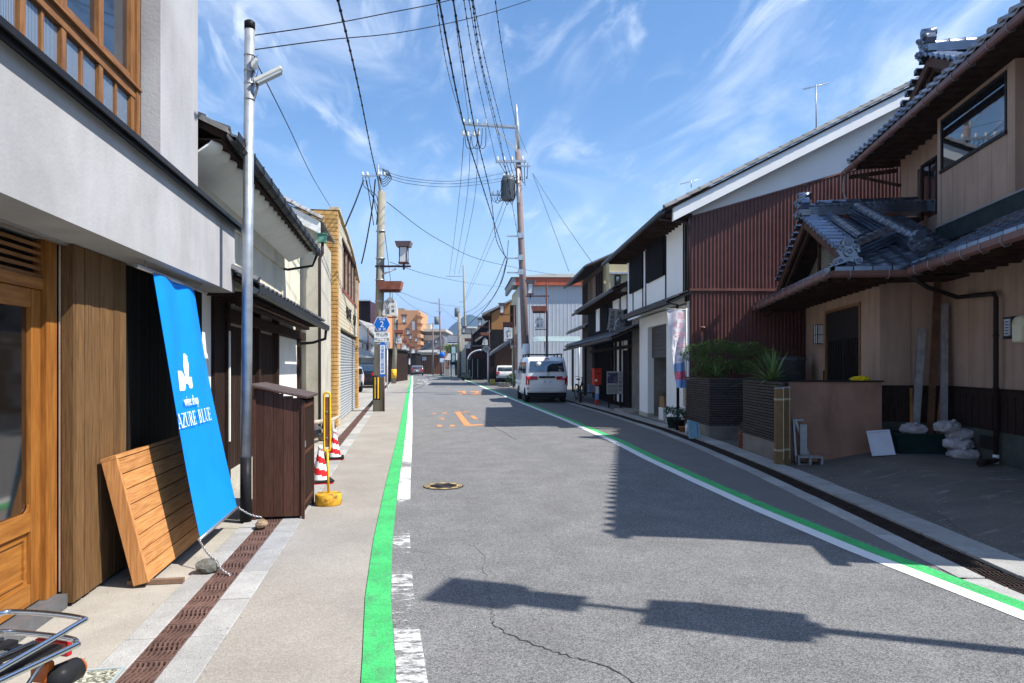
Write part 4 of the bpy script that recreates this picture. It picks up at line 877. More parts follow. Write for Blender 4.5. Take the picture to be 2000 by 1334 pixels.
def gable(par, s0, tr, zr, half, drop, depth, cr=.3):
    """small gable facing -x: ridge at y=tr, height zr, running to +x for depth; sides fall 'drop' over 'half'"""
    for sg in (-1, 1):
        dn = Vector((0, sg * half, -drop)); L_ = dn.length; dn.normalize(); n = int(L_ / .245)
        MB().slab([[(s0 + .05, tr, zr), (s0 + depth, tr, zr)], [(s0 + .05, tr + sg * half, zr - drop), (s0 + depth, tr + sg * half, zr - drop)]], (0, 0, .05)).build('roof_boards', eave_wood, par)
        upv = -dn; Zn = X3.cross(upv) if X3.cross(upv).z > 0 else -X3.cross(upv)
        vt = tile_mesh('verge_tile', tile_black, .17, .36, 'barrel')
        for k in range(n):
            p = Vector((s0 - .04, tr, zr + .03)) + dn * (.14 + k * .245)
            inst('verge_tile', vt, frame(X3.cross(Zn) * 1, X3, Zn, p) if True else None, par)
            inst('verge_end_tile', et, frame(X3, Y3, Z3, p + Vector((-.0, 0, .02)) ), par)
        MB().bar(Vector((s0 + .06, tr, zr - .10)), Vector((s0 + .06, tr, zr - .10)) + dn * L_, .05, .15, Zn).build('bargeboard', M('brown_bargeboard', (.085, .038, .022), .7, .3, 5, .2), par)
        MB().bar(Vector((s0 + .16, tr, zr - .22)), Vector((s0 + .16, tr, zr - .22)) + dn * L_ * .9, .05, .10, Zn).build('bargeboard', eave_wood, par)
        if depth > .8: roof_tiles(par, Vector((s0 + .32, tr, zr + .02)) + dn * (L_ - .1), X3, upv, int((depth - .32) / .265), int(L_ / .235), tile_black, cap=150)
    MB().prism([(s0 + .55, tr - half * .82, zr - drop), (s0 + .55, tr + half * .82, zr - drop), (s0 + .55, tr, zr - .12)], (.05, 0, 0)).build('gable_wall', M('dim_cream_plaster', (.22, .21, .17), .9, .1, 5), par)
    MB().box(s0 + .30, s0 + .345, tr - .05, tr + .05, zr - drop, zr - .25).build('gable_strut', eave_wood, par)
    ridge_run(par, (s0 + .1, tr, zr), (s0 + depth, tr, zr), 4, .09)
    onigawara(par, (s0 + .0, tr, zr + .02), 1.15)
# entry roof: camera-side slope from the eave y=10.8 up to the ridge y=14.1; street-side skirt from x=3.08
e0, r0, rz, ez0 = 10.8, 14.1, 4.36, 2.92; sl_e = (rz - ez0) / (r0 - e0)
upe = Vector((0, 1, sl_e)).normalized(); ups = Vector((1, 0, sl_e)).normalized()
MB().prism([(3.08, e0, ez0 - .02), (5.3, e0, ez0 - .02), (5.3, r0, rz - .02), (3.75, r0, rz - .02), (3.75, e0 + .67, ez0 + .67 * sl_e - .02)], (0, 0, -.05)).build('roof_boards', eave_wood, t)
MB().prism([(3.08, e0, ez0 - .02), (3.75, e0 + .67, ez0 + .67 * sl_e - .02), (3.75, 16.8, ez0 + .67 * sl_e - .02), (3.08, 17.4, ez0 - .02)], (0, 0, -.05)).build('roof_boards', eave_wood, t)
MB().prism([(3.75, 17.4, ez0 - .02), (3.75, r0 + 2.4, rz - 2.4 * sl_e), (3.75, r0, rz - .02), (5.6, r0, rz - .02), (5.6, 17.4, ez0 - .02)], (0, 0, -.05)).build('roof_boards', eave_wood, t)
roof_tiles(t, (3.08, e0 - .04, ez0 + .02), X3, upe, 8, 15, tile_black, keep=lambda p: p.x < 5.28 and (p.x - 3.08) > (p.y - e0) - .1 or (p.x > 3.9 and p.x < 5.28), cap=130)
roof_tiles(t, (3.04, e0, ez0 + .02), Y3, ups, 25, 3, tile_black, keep=lambda p: (p.y - e0) > (p.x - 3.08) - .05 and p.y < 17.4, cap=80)
apr2 = apr
for i in range(25): inst('eave_apron_tile', apr, Matrix.Translation((3.03, e0 + .265 * (i + .5), ez0 + .045)), t)
for i in range(5): inst('eave_apron_tile', apr, Matrix.Translation((3.08 + .265 * (i + .5), e0 - .05, ez0 + .045)) @ Matrix.Rotation(pi / 2, 4, 'Z'), t)
gutter(t, (2.98, e0 - .12, ez0 - .05), (2.98, 17.5, ez0 - .07), gutter_brown, (-1, 0, 0), .05, 14, MATS['galvanised_hook'])
gutter(t, (3.0, e0 - .13, ez0 - .05), (4.05, e0 - .13, ez0 - .06), gutter_brown, (0, -1, 0), .06, 2, MATS['galvanised_hook'])
B('soffit_board', eave_wood, t, 3.1, 5.0, e0 + .02, 17.4, ez0 - .12, ez0 - .105)
for i in range(21): MB().box(3.12, 3.96, e0 + .1 + i * .31, e0 + .145 + i * .31, ez0 - .17, ez0 - .122).build('rafter', eave_wood, t)
MB().box(3.2, 3.28, 15.9, 17.35, ez0 - .28, ez0 - .18).box(3.1, 5, 17.2, 17.3, ez0 - .30, ez0 - .19).build('porch_beam', eave_wood, t)
ridge_run(t, (3.40, e0 + .32, ez0 + .2), (4.30, e0 + 1.25, ez0 + .2 + .95 * sl_e), 3, .105, 'hip_ridge'); onigawara(t, (3.36, e0 + .26, ez0 + .10), 1.0, 'Y')
ridge_run(t, (4.52, e0 + .75, ez0 + .72 * sl_e + .08), (4.40, r0 - .15, rz), 3, .12, 'descending_ridge'); onigawara(t, (4.52, e0 + .66, ez0 + .20), 1.15, 'Y')
ridge_run(t, (3.88, e0 + 1.25, ez0 + 1.28 * sl_e + .06), (3.86, r0 - .15, rz), 1, .09, 'descending_ridge')
gable(t, 3.44, r0, rz + .02, 2.35, 2.35 * sl_e + .03, .75)
ridge_run(t, (3.7, r0, rz + .03), (5.72, r0, rz + .03), 5, .09)
for i in range(17): inst('ridge_boss', MB().lathe([(.028, 0), (.028, .03), (.012, .034)], n=8, axis='Y').mesh('ridge_boss', tile_black) if i == 0 else bpy.data.meshes['ridge_boss'], Matrix.Translation((3.75 + .118 * i, r0 - .20, rz + .24)), t)
ridge_run(t, (3.1, 17.3, ez0 + .08), (3.7, 16.75, ez0 + .36), 2, .08, 'hip_ridge')
# upper gable
gable(t, 5.42, 13.45, 7.12, 1.85, 1.85 * .52, 2.0)
# main roof body beyond (keeps the outline from other places)
MB().prism([(9.5, 5.4, 8.1), (14, 5.4, 5.9), (14, 15.9, 5.9), (9.5, 15.9, 8.1)], (0, 0, -.06)).build('roof_boards', tile_black, t)
# downpipes
pipe(t, [(4.02, 10.5, 2.78), (4.3, 10.6, 2.62), (4.82, 10.9, 2.50), (4.86, 10.0, 2.46), (4.86, 9.94, 2.40), (4.86, 9.94, .22)], M('dark_brown_pipe', (.03, .02, .017), .4, .1, 5), .032, clamps=((4.86, 9.94, 1.9), (4.86, 9.94, 1.2), (4.86, 9.94, .6)))
MB().tube([(4.86, 9.94, .2), (4.86, 9.94, .32)], .036, 12).build('pipe_end', cwhite, t)
MB().tube([(4.86, 9.94, .25), (4.5, 9.6, .245)], .04, 10).build('drain_boot', MATS['dark_brown_pipe'], t)
# meter box at the right edge
mb = MB().box(sw - .14, sw - .001, 9.46, 9.68, 1.84, 2.12).build('meter_box', dark_metal, t, bevel=.01)
MB().box(sw - .16, sw - .141, 9.48, 9.61, 1.88, 2.09).build('meter_window', M('meter_face', (.42, .45, .5), .3, .1, 30), mb)
for k in range(5): MB().box(sw - .163, sw - .161, 9.50, 9.59, 1.90 + k * .037, 1.912 + k * .037).build('meter_dial', blk, mb)
MB().lathe([(.0, -.10), (.10, -.09), (.12, -.02), (.12, .02)], (sw - .1, 9.27, 2.0), 20, axis='X').build('meter_cover', M('ivory_plastic', (.66, .60, .42), .4, .05, 8), t)
MB().box(sw - .2, sw - .06, 9.16, 9.37, 1.78, 2.02).build('meter_body', MATS['ivory_plastic'], t, bevel=.03)
# ---- pink garden wall and planters
t = thing('garden_wall', 'low brownish pink rendered wall with a dark coping below the house door', 'wall', (3.2, 11.3, 0), HR)
B('wall', M('stained_pink_render', (.33, .19, .135), .9, .12, 3, .4, 60, stain=((.17, .09, .065), 1.5, .5, .72, .8, (1.6, 1.6, .35))), t, 2.54, 3.9, 11.22, 11.4, 0, 1.245)
B('coping', dark_metal, t, 2.52, 3.93, 11.20, 11.42, 1.247, 1.27)
rowm = M('grey_brown_ledger_block', (.078, .068, .062), .85, .2, 9, .5, 50, rnd=.12); basem = M('planter_concrete_base', (.22, .20, .175), .9, .15, 3, .3, 60, stain=((.1, .09, .08), 2, .5, .7, .7))
def planter(nm, lab, poly, zb, zt, rows, face_edges):
    """poly in world xy, counter-clockwise seen from above; rows of thin ledger blocks along the given edges"""
    c = poly[0]; t = thing(nm, lab, 'planter', (c[0], c[1], 0))
    m = MB().prism([(x, y, 0) for x, y in poly], (0, 0, zb)); m.build('concrete_base', basem, t)
    cx = sum(p[0] for p in poly) / len(poly); cy = sum(p[1] for p in poly) / len(poly)
    inn = [(x + (cx - x) * .03, y + (cy - y) * .03) for x, y in poly]
    MB().prism([(x, y, zb) for x, y in inn], (0, 0, zt - zb - .06)).build('core', M('dark_joint', (.012, .011, .01), .95), t)
    h = (zt - zb) / rows
    for (a, b) in face_edges:
        A, Bp = Vector((*poly[a], 0)), Vector((*poly[b], 0)); d = (Bp - A); L_ = d.length; d.normalize(); n_ = Vector((d.y, -d.x, 0))
        for r_ in range(rows):
            cut = [0, L_] if L_ < .5 else [0, L_ * (.35 + .3 * (r_ % 2)), L_]
            for u0, u1 in zip(cut, cut[1:]):
                m = MB(); z0 = zb + r_ * h; w0 = .004 * (R() - .5)
                m.prism([A + d * (u0 + .002) + n_ * w0 + Vector((0, 0, z0 + .004)), A + d * (u1 - .002) + n_ * w0 + Vector((0, 0, z0 + .004)), A + d * (u1 - .002) - n_ * .04 + Vector((0, 0, z0 + .004)), A + d * (u0 + .002) - n_ * .04 + Vector((0, 0, z0 + .004))], (0, 0, h - .014)); m.build('ledger_block', rowm, t)
    MB().prism([(x, y, zt - .05) for x, y in inn], (0, 0, .012)).build('soil', M('dark_soil', (.03, .022, .016), .95, .3, 20, .5, 50), t)
    return t
PR = [(5.65, 9.5), (5.98, 11.35), None, None]
h2w = lambda s, q: (s * HV.x + q * HU.x, s * HV.y + q * HU.y)
p3 = h2w(2.9, 12.9); p4 = h2w(2.53, 11.2)
planter('block_planter', 'nearer dark ledger-block planter on a concrete base holding spiky leaves', [(5.65, 9.5), p4, p3, (5.98, 11.35)], .3, 1.255, 20, ((3, 0), (0, 1), (2, 3)))
planter('block_planter', 'farther dark ledger-block planter beside the white garage, bush and spiky leaves above', [(6.19, 13.14), (7.6, 12.9), (7.9, 14.45), (6.34, 14.70)], .26, 1.255, 20, ((3, 0), (0, 1)))
# foliage
leafg = M('pine_bush_leaf', (.06, .13, .03), .6, .5, 9, rnd=0, col2=(.17, .27, .06)); bark = M('bark', (.10, .07, .05), .9, .3, 10, .5, 40)
agm = M('sword_leaf', (.12, .20, .06), .5, .3, 5, col2=(.19, .27, .09))
def leaf_cloud(blobs, n, size, mat, name, parent, up=.4, flat=.5):
    m = MB(); tot = sum(b[3] * b[4] * b[5] for b in blobs) or 1
    for (cx, cy, cz, rx, ry, rz_) in blobs:
        for _ in range(int(n * rx * ry * rz_ / tot)):
            while True:
                v = Vector((R() * 2 - 1, R() * 2 - 1, R() * 2 - 1))
                if .35 < v.length < 1: break
            p = Vector((cx + v.x * rx, cy + v.y * ry, cz + v.z * rz_))
            if noise.noise(p * 3.2 / max(.4, rx)) < -.12: continue
            a = Vector((R() - .5, R() - .5, (R() - .3) * up)).normalized(); b = a.cross(Vector((R() - .5, R() - .5, R() + flat))).normalized(); s_ = size * (.6 + .8 * R())
            m.add([p - a * s_, p + b * s_ * .38, p + a * s_, p - b * s_ * .38], [(0, 1, 2, 3)])
    return m.build(name, mat, parent, kind='stuff')
t = thing('trimmed_bush', 'dense dark green cloud-pruned bush growing behind the farther block planter', 'bush', (6.9, 14.0, .5))
MB().tube(curve([(6.9, 13.9, .6), (6.85, 13.95, 1.2), (7.0, 13.9, 1.6)], 4), .05, 8, .025).build('trunk', bark, t)
for a, b in (((6.85, 13.95, 1.2), (6.4, 14.1, 1.7)), ((6.9, 13.9, 1.3), (7.5, 13.7, 1.75))): MB().tube([a, b], .025, 6, .012).build('branch', bark, t)
leaf_cloud([(6.35, 14.2, 1.78, .34, .34, .20), (6.75, 14.0, 1.92, .45, .4, .17), (7.3, 13.8, 1.86, .5, .4, .17), (7.75, 13.7, 1.72, .35, .35, .15), (6.6, 13.9, 1.55, .4, .35, .2), (7.2, 13.7, 1.5, .5, .35, .2), (6.45, 14.0, 1.35, .28, .3, .16)], 17000, .024, leafg, 'crown', t)
def agave(x, y, z, s, n, lab):
    t = thing('spiky_plant', lab, 'plant', (x, y, z - .03), 0, 'spiky plants in the block planters')
    me_s = []
    for k in range(n):
        a = R() * 2 * pi; el = .2 + 1.25 * (k / n) ** .8; L_ = s * (.7 + .4 * R()); d = Vector((cos(a) * cos(el), sin(a) * cos(el), sin(el))); sd_ = Vector((-sin(a), cos(a), 0)); rows = []
        for i in range(6):
            q = i / 5; p = Vector((x, y, z)) + d * L_ * q + Vector((0, 0, -.35 * L_ * q * q * cos(el))); w_ = s * .045 * (1 - q ** 1.6) + .001; rows.append([p - sd_ * w_, p + Vector((0, 0, -.006)), p + sd_ * w_])
        MB().sheet(rows).build('leaf', agm, t)
    MB().tube([(x, y, z - .06), (x, y, z + .12)], .03, 8).build('stem', bark, t)
p = PD(1508, 742, 11.0); agave(p.x, p.y, 1.24, .62, 66, 'larger spiky leaved plant rising from the nearer block planter')
p = PD(1400, 740, 14.4); agave(p.x, p.y, 1.24, .44, 40, 'smaller spiky leaved plant at the front edge of the farther block planter')
MB().lathe([(.02, 0), (.05, .02), (.05, .09)], PD(1375, 735, 14.5), 12)
# ---- things leaning and standing in front of the house
card = M('brown_cardboard', (.20, .125, .06), .85, .1, 6, .1); tape = M('packing_tape', (.42, .36, .24), .4, .05, 6)
def H3(s, q, z): return Vector((*h2w(s, q), z))
for k, (s_, q_, hgt, lab) in enumerate(((2.31, 10.66, 1.16, 'tall narrow brown carton, taller slim one nearer the road by the planter end'), (2.43, 10.80, 1.17, 'tall narrow brown carton tied beside its twin, nearer the pink wall'))):
    t = thing('tall_carton', lab, 'carton', (s_, q_, 0), HR, 'tall cartons tied together')
    B('box', card, t, s_ - .06 - .015, s_ + .06 - .015, q_, q_ + .12, 0, hgt, bevel=.003); B('cap', M('pale_flap', (.55, .58, .62), .5, .05), t, s_ - .075, s_ + .045, q_, q_ + .12, hgt + .001, hgt + .006)
    for z in (.22, .98): B('tape_band', tape, t, s_ - .078, s_ + .048, q_ - .003, q_ + .123, z, z + .03)
    B('twine', cwhite, t, s_ - .019 + .05, s_ - .015 + .05, q_ - .005, q_ - .001, .1, hgt)
t = thing('cinder_block', 'pale hollow concrete block lying at the foot of the pink wall', 'concrete block', (2.75, 10.95, 0), HR)
cbm = M('cinder_block', (.33, .33, .33), .9, .15, 20, .5, 90)
m = MB(); zb = gz(*h2w(2.78, 10.95))
for a, b in ((2.60, 2.63), (2.765, 2.795), (2.93, 2.96)): m.box(a, b, 10.88, 11.06, zb, zb + .10)
m.box(2.60, 2.96, 10.88, 11.06, zb + .101, zb + .125); m.box(2.60, 2.96, 10.88, 11.06, zb - .02, zb + .0); m.build('block', cbm, t)
t = thing('folded_trestle', 'grey metal folding trestle propped behind the tall cartons against the pink wall', 'trestle', (2.7, 11.1, 0), HR)
MB().bar((2.62, 11.12, .65), (2.80, 11.08, zb + .13), .025, .04).bar((2.60, 11.16, .65), (2.60, 11.0, .02), .025, .04).bar((2.58, 11.14, .655), (2.74, 11.14, .655), .04, .03).build('frame', M('dull_aluminium', (.33, .34, .35), .4, .1, 8, metal=.6), t)
MB().box(2.66, 2.76, 11.0, 11.03, .14, .6, None).build('tread', MATS['dull_aluminium'], t)
t = thing('plastic_tray', 'pale blue white rectangular plastic lid standing on edge near the pink wall end', 'plastic lid', (3.72, 10.95, .15), HR)
lm = Matrix.Translation((3.60, 10.72, gz(*h2w(3.7, 10.7)) + .01)) @ Matrix.Rotation(radians(-22), 4, 'X') @ Matrix.Rotation(radians(-5), 4, 'Y')
plm = M('bluish_white_plastic', (.62, .66, .74), .4, .04, 6)
MB().box(0, .30, 0, .012, 0, .36, lm).build('sheet', plm, t)
MB().box(-.012, .312, -.014, .002, -.012, .012, lm).box(-.012, .312, -.014, .002, .348, .372, lm).box(-.012, .01, -.014, .002, .013, .347, lm).box(.29, .312, -.014, .002, .013, .347, lm).build('rim', plm, t)
t = thing('plastic_tub', 'dark green plastic tub with a white sandbag on its rim in the house corner', 'tub', (4.3, 11.1, .18), HR)
zt_ = .18; tubm = M('dark_green_plastic', (.012, .035, .032), .4, .15, 6)
m = MB()
def tub(a, b, c_, d, z0, z1, ins): return [(a + ins, c_ + ins, z0), (b - ins, c_ + ins, z0), (b - ins, d - ins, z0), (a + ins, d - ins, z0)], [(a, c_, z1), (b, c_, z1), (b, d, z1), (a, d, z1)]
lo, hi = tub(3.98, 4.75, 10.85, 11.4, zt_ - .01, zt_ + .30, .05); m.add(lo + hi, [(3, 2, 1, 0)] + [(i, (i + 1) % 4, 4 + (i + 1) % 4, 4 + i) for i in range(4)]); m.build('tub_wall', tubm, t)
MB().box(3.95, 4.78, 10.82, 10.86, zt_ + .29, zt_ + .32).box(3.95, 4.78, 11.39, 11.43, zt_ + .29, zt_ + .32).box(3.95, 3.99, 10.861, 11.389, zt_ + .29, zt_ + .32).box(4.74, 4.78, 10.861, 11.389, zt_ + .29, zt_ + .32).build('rim', tubm, t)
MB().box(4.0, 4.73, 10.88, 11.37, zt_ + .2, zt_ + .22).build('contents', MATS['dark_soil'], t)
sack = M('white_woven_sack', (.44, .42, .44), .75, .2, 9, 1., 22, stain=((.25, .23, .22), 5, .52, .75, .6))
def bag(s_, q_, z, rx, ry, rz_, lab, rot=0):
    bm = bmesh.new(); bmesh.ops.create_icosphere(bm, subdivisions=4, radius=1); sd_ = R() * 50
    for v in bm.verts:
        a = atan2(v.co.y, v.co.x); k = 1 + .05 * sin(a * 7 + sd_) * (1 - abs(v.co.z)) + .14 * noise.noise(v.co * 2.4 + Vector((sd_, 0, 0))) + .05 * abs(noise.noise(v.co * 7 + Vector((sd_, 0, 0)))); co = v.co.normalized()
        f = lambda u: math.copysign(abs(u) ** .75, u)
        v.co = Vector((f(co.x) * rx * k, f(co.y) * ry * k, f(co.z) * rz_ * k + (.05 * rz_ * 6 if co.x > .8 else 0) * .3))
    me = bpy.data.meshes.new('sandbag'); bm.to_mesh(me); bm.free(); me.materials.append(sack)
    for p_ in me.polygons: p_.use_smooth = True
    o = bpy.data.objects.new('sandbag', me); C.objects.link(o); o.location = H3(s_, q_, z); o.rotation_euler = (0, 0, HR + rot); tag(o, lab, 'sandbag', 'white sandbags in the house corner')
    MB().lathe([(.02, 0), (.035, .03), (.01, .05)], (-rx * .1, -ry * .8, rz_ * .75), 8).build('tied_neck', sack, o)
bag(4.28, 11.05, zt_ + .37, .17, .15, .085, 'white sandbag resting on the rim of the green tub'); bag(4.62, 10.75, zt_ + .44, .17, .14, .085, 'topmost white sandbag, left one of the pile beside the green tub', .5)
bag(4.78, 10.78, zt_ + .33, .17, .15, .085, 'white sandbag in the upper middle of the pile beside the green tub', -.3); bag(4.70, 10.62, zt_ + .20, .19, .15, .085, 'white sandbag third from the top of the pile by the wall', .1); bag(4.74, 10.55, zt_ + .07, .19, .15, .08, 'lowest white sandbag on the ground under the pile beside the tub', -.15)
# planks and rails leaning in the corner
def lean_bar(s0, q0, s1, q1, z1, w_, h_, mat, lab, cat='plank', nm='leaning_plank', z0=.2):
    t = MB().bar((s0, q0, z0), (s1, q1, z1), w_, h_, (0, 1, 0)); o = t.build(nm, mat, None, lab, cat, 'planks leaning in the house corner', at=None); o.rotation_euler = (0, 0, HR)
    # bring the origin to the foot
    f = Vector((s0, q0, z0)); o.data.transform(Matrix.Translation(-f)); o.location = Matrix.Rotation(HR, 3, 'Z') @ f; return o
alu = M('scuffed_aluminium', (.38, .38, .40), .45, .2, 9, metal=.5, stain=((.2, .2, .2), 8, .5, .7, .5, (3, 3, .5)))
lean_bar(4.42, 11.40, 4.58, 11.5, 2.08, .11, .04, alu, 'wide grey aluminium rail, shorter one behind the green tub', z0=.18); lean_bar(4.72, 11.1, 4.86, 11.40, 2.45, .085, .05, alu, 'long pale aluminium rail, tallest of those leaning in the corner')
lean_bar(4.60, 11.30, 4.80, 11.48, 2.9, .09, .04, M('brown_plank', (.13, .06, .03), .7, .3, 6, .2), 'tall dark brown plank leaning between the two metal rails'); lean_bar(4.66, 11.2, 4.9, 11.42, 1.95, .05, .03, M('orange_brown_lath', (.33, .14, .05), .6, .3, 6), 'thin orange brown lath to the right of the long pale rail')
lean_bar(4.35, 11.3, 4.40, 11.45, 1.15, .035, .025, MATS['orange_brown_lath'], 'short orange brown lath left of the metal rails behind the tub')
bm_ = MB(); p = H3(3.62, 11.3, 1.28)
t = thing('yellow_cloth', 'crumpled bright yellow plastic bag on the coping of the pink wall', 'plastic bag', p)
bm = bmesh.new(); bmesh.ops.create_icosphere(bm, subdivisions=4, radius=1)
for v in bm.verts: k = 1 + .35 * noise.noise(v.co * 3.1) + .15 * abs(noise.noise(v.co * 8)); v.co = Vector((v.co.x * .15 * k, v.co.y * .09 * k, max(-.01, v.co.z * .055 * k)))
me = bpy.data.meshes.new('bag'); bm.to_mesh(me); bm.free(); me.materials.append(M('yellow_plastic', (.75, .55, .02), .4, .1, 9)); o = bpy.data.objects.new('bag', me); C.objects.link(o); o.parent = t
t = thing('water_tank', 'dim grey round bin standing behind the coping left of the house door', 'bin', H3(3.5, 15.2, 0))
MB().lathe([(.25, 0), (.28, 1.6), (.30, 1.61), (.30, 1.66), (.1, 1.70)], H3(3.5, 15.2, 0), 20).build('bin_body', M('dark_grey_plastic', (.07, .075, .085), .5, .1, 6), t)
# brick pot with plant between planters, at the road side
t = thing('brick_edging', 'small stack of red bricks with dry plant between the two block planters', 'brick pot', G(1447, 880))
bp = G(1452, 876); rb = M('old_red_brick', (.17, .065, .045), .85, .25, 9, .4, rnd=.2); bme3 = MB().box(0, .13, 0, .10, 0, .055).mesh('brick', rb, bevel=.004)
for r_ in range(5):
    for c_ in range(3): inst('brick', bme3, Matrix.Translation((bp.x - .06 + .05 * (r_ % 2) * .4 + .0, bp.y - .25 + c_ * .12, .005 + r_ * .06)), t)
    for c_ in range(2): inst('brick', bme3, Matrix.Translation((bp.x + .08, bp.y - .25 + c_ * .12 * 1, .005 + r_ * .06)), t)
leaf_cloud([(bp.x + .02, bp.y - .1, .42, .15, .15, .1)], 260, .035, M('dry_leaf', (.16, .13, .08), .8, .3, 9), 'foliage', t)
# ================================================================ white garage house with the red corrugated gable wall (frame turned 6.9 degrees)
WR = -radians(6.9); wo_ = UD(4.12, 15.9)
def WT(nm, lab, cat, at, **k): return thing(nm, lab, cat, at, WR, origin=(wo_.x, wo_.y, 0), **k)
red_m = M('maroon_corrugated_steel', (.155, .062, .052), .42, .12, 3, .0, spec=.5, stain=((.12, .04, .035), 1.6, .5, .8, .5, (1, 1, .4)))
wpl = M('white_house_plaster', (.87, .88, .88), .85, .03, 1.2, .06, 40, stain=((.5, .5, .48), .9, .58, .8, .4, (1, 1, .5)))
t = WT('garage_house', 'white plastered house with maroon corrugated gable wall, dark shutters and open garage', 'house', (2, .5, 0))
top = lambda x: 4.96 + .295 * x                          # red / white boundary
verge = lambda x: 5.10 + .508 * (x + .45)
m = MB(); n = 9 * 12; rows0, rows1 = [], []; xs = []; x = .02
while x < 9.0:
    jj = .85 + .3 * R()
    for dx, dy in ((0, 0), (.030, 0), (.042, -.026), (.068, -.026), (.08, 0)): xs.append((x + dx, dy * jj + (.004 if int(x / .88) % 2 else 0)))
    x += .088
m.add([(x, y - .02, z) for x, y in xs for z in (0, top(x))], [(2 * i, 2 * i + 2, 2 * i + 3, 2 * i + 1) for i in range(len(xs) - 1)]); m.build('corrugated_cladding', red_m, t)
MB().prism([(.0, .0, 0), (9, .0, 0), (9, .0, top(9)), (0, .0, top(0))], (0, .15, 0)).build('wall', wpl, t)
MB().prism([(.0, -.03, top(0) + .002), (9, -.03, top(9)), (9, -.03, verge(9) - .1), (0, -.03, verge(0) - .1)], (0, .18, 0)).build('gable_wall', wpl, t)
MB().prism([(.0, -.06, top(0) - .03), (9, -.06, top(9) - .03), (9, -.06, top(9) + .01), (0, -.06, top(0) + .01)], (0, .04, 0)).build('cladding_trim', red_m, t)
MB().prism([(.0, -.07, 3.24), (9, -.07, 3.24), (9, -.07, 3.30), (0, -.07, 3.30)], (0, .03, 0)).build('cladding_joint_cap', red_m, t)
MB().prism([(-.47, -.42, verge(-.47) - .30), (9, -.42, verge(9) - .30), (9, -.42, verge(9)), (-.47, -.42, verge(-.47))], (0, .12, 0)).build('bargeboard', wpl, t)
MB().prism([(-.62, -.45, verge(-.62)), (9, -.45, verge(9)), (9, -.45, verge(9) + .05), (-.62, -.45, verge(-.62) + .05)], (0, 7.7, 0)).build('roof_boards', eave_wood, t)
upw = Vector((1, 0, .508)).normalized(); vtw = tile_mesh('verge_tile', tile_pale, .22, .30, 'barrel')
for k in range(34): inst('verge_tile', vtw, frame(Y3 * -1, upw, Vector((0, -1, 0)).cross(upw), Vector((-.66, -.40, verge(-.66) + .07)) + upw * .3 * k), t)
roof_tiles(t, (-.68, -.28, verge(-.68) + .06), Y3, upw, 28, 5, tile_grey, cap=150)
gutter(t, (-.74, -.5, verge(-.66) + .0), (-.74, 7.4, verge(-.66) - .03), gutter_black, (-1, 0, 0), .055)
for i in range(26): MB().box(-.6, 0, -.3 + .29 * i, -.25 + .29 * i, 4.90, 4.97).build('rafter', eave_wood, t)
B('soffit_board', eave_wood, t, -.62, .0, -.3, 7.2, 4.975, 4.985)
B('front_wall', wpl, t, .0, .2, .151, 6.84, 3.0, 4.97); B('body', wpl, t, 2.2, 6, .152, 6.84, 0, 5.0); B('inner_wall', M('dim_garage_wall', (.20, .19, .18), .9, .2, 3), t, .143, 2.2, .152, 1.79, 0, 2.99); B('inner_wall', MATS['dim_garage_wall'], t, .143, 2.2, 3.86, 6.84, 0, 2.99); B('upper_floor', wpl, t, .2, 2.2, .152, 6.84, 3.0, 4.97)  # inner walls coloured dark to stand for the unlit garage interior
# timber strips, black shutters on the upper front: local y = distance along the street
dk = M('black_stained_board', (.014, .012, .013), .7, .3, 5, .2, 40, rnd=.2)
def wy(px, off=0.):                                     # pixel column to local y on the plane x = off
    k = (px - 1000) / 1330.; u0 = 4.12 + off * cos(radians(-2.15)) ; d0 = 15.9 - off * sin(radians(-2.15)) * -1
    return (u0 - k * d0) / (k * .9993 + .0375)
def wz(px, py, off=0.):
    y = wy(px, off); D = 15.9 + y * .9993; return EYE + (714 - py) * D / 1330.
for px in (1336, 1301, 1262, 1256, 1237): y = wy(px); B('timber_strip', dk, t, -.02, -.001, y - .035, y + .035, 3.15, 4.9)
B('corner_timber', dk, t, -.05, -.001, -.02, .14, 3.0, 4.97)
for a, b, z0, z1 in ((1299, 1266, wz(1299, 537), wz(1299, 455)), (1257, 1232, wz(1257, 562), wz(1257, 480))):
    y0, y1 = wy(a), wy(b); nb = int((y1 - y0) / .12); st = MB().box(-.05, -.003, y0, y1, z0, z1 + .25).build('shutter_box', dk, t)
    for k in range(nb): w_ = (y1 - y0) / nb; MB().box(-.06, -.051, y0 + k * w_ + .004, y0 + (k + 1) * w_ - .004, z0, z1 + .25).build('board', dk, st)
# pent roof over the garage
MB().prism([(-.5, -.25, 2.98), (.0, -.25, 3.22), (.0, -.25, 3.17), (-.5, -.25, 2.92)], (0, 5.3, 0)).build('pent_roof', M('black_tile_edge', (.03, .03, .033), .4, .2, 8), t)
roof_tiles(t, (-.52, -.25, 3.0), Y3, Vector((.5, 0, .24)).normalized(), 20, 2, tile_grey, cap=60)
gutter(t, (-.56, -.3, 2.96), (-.56, 5.1, 2.94), gutter_black, (-1, 0, 0), .05)
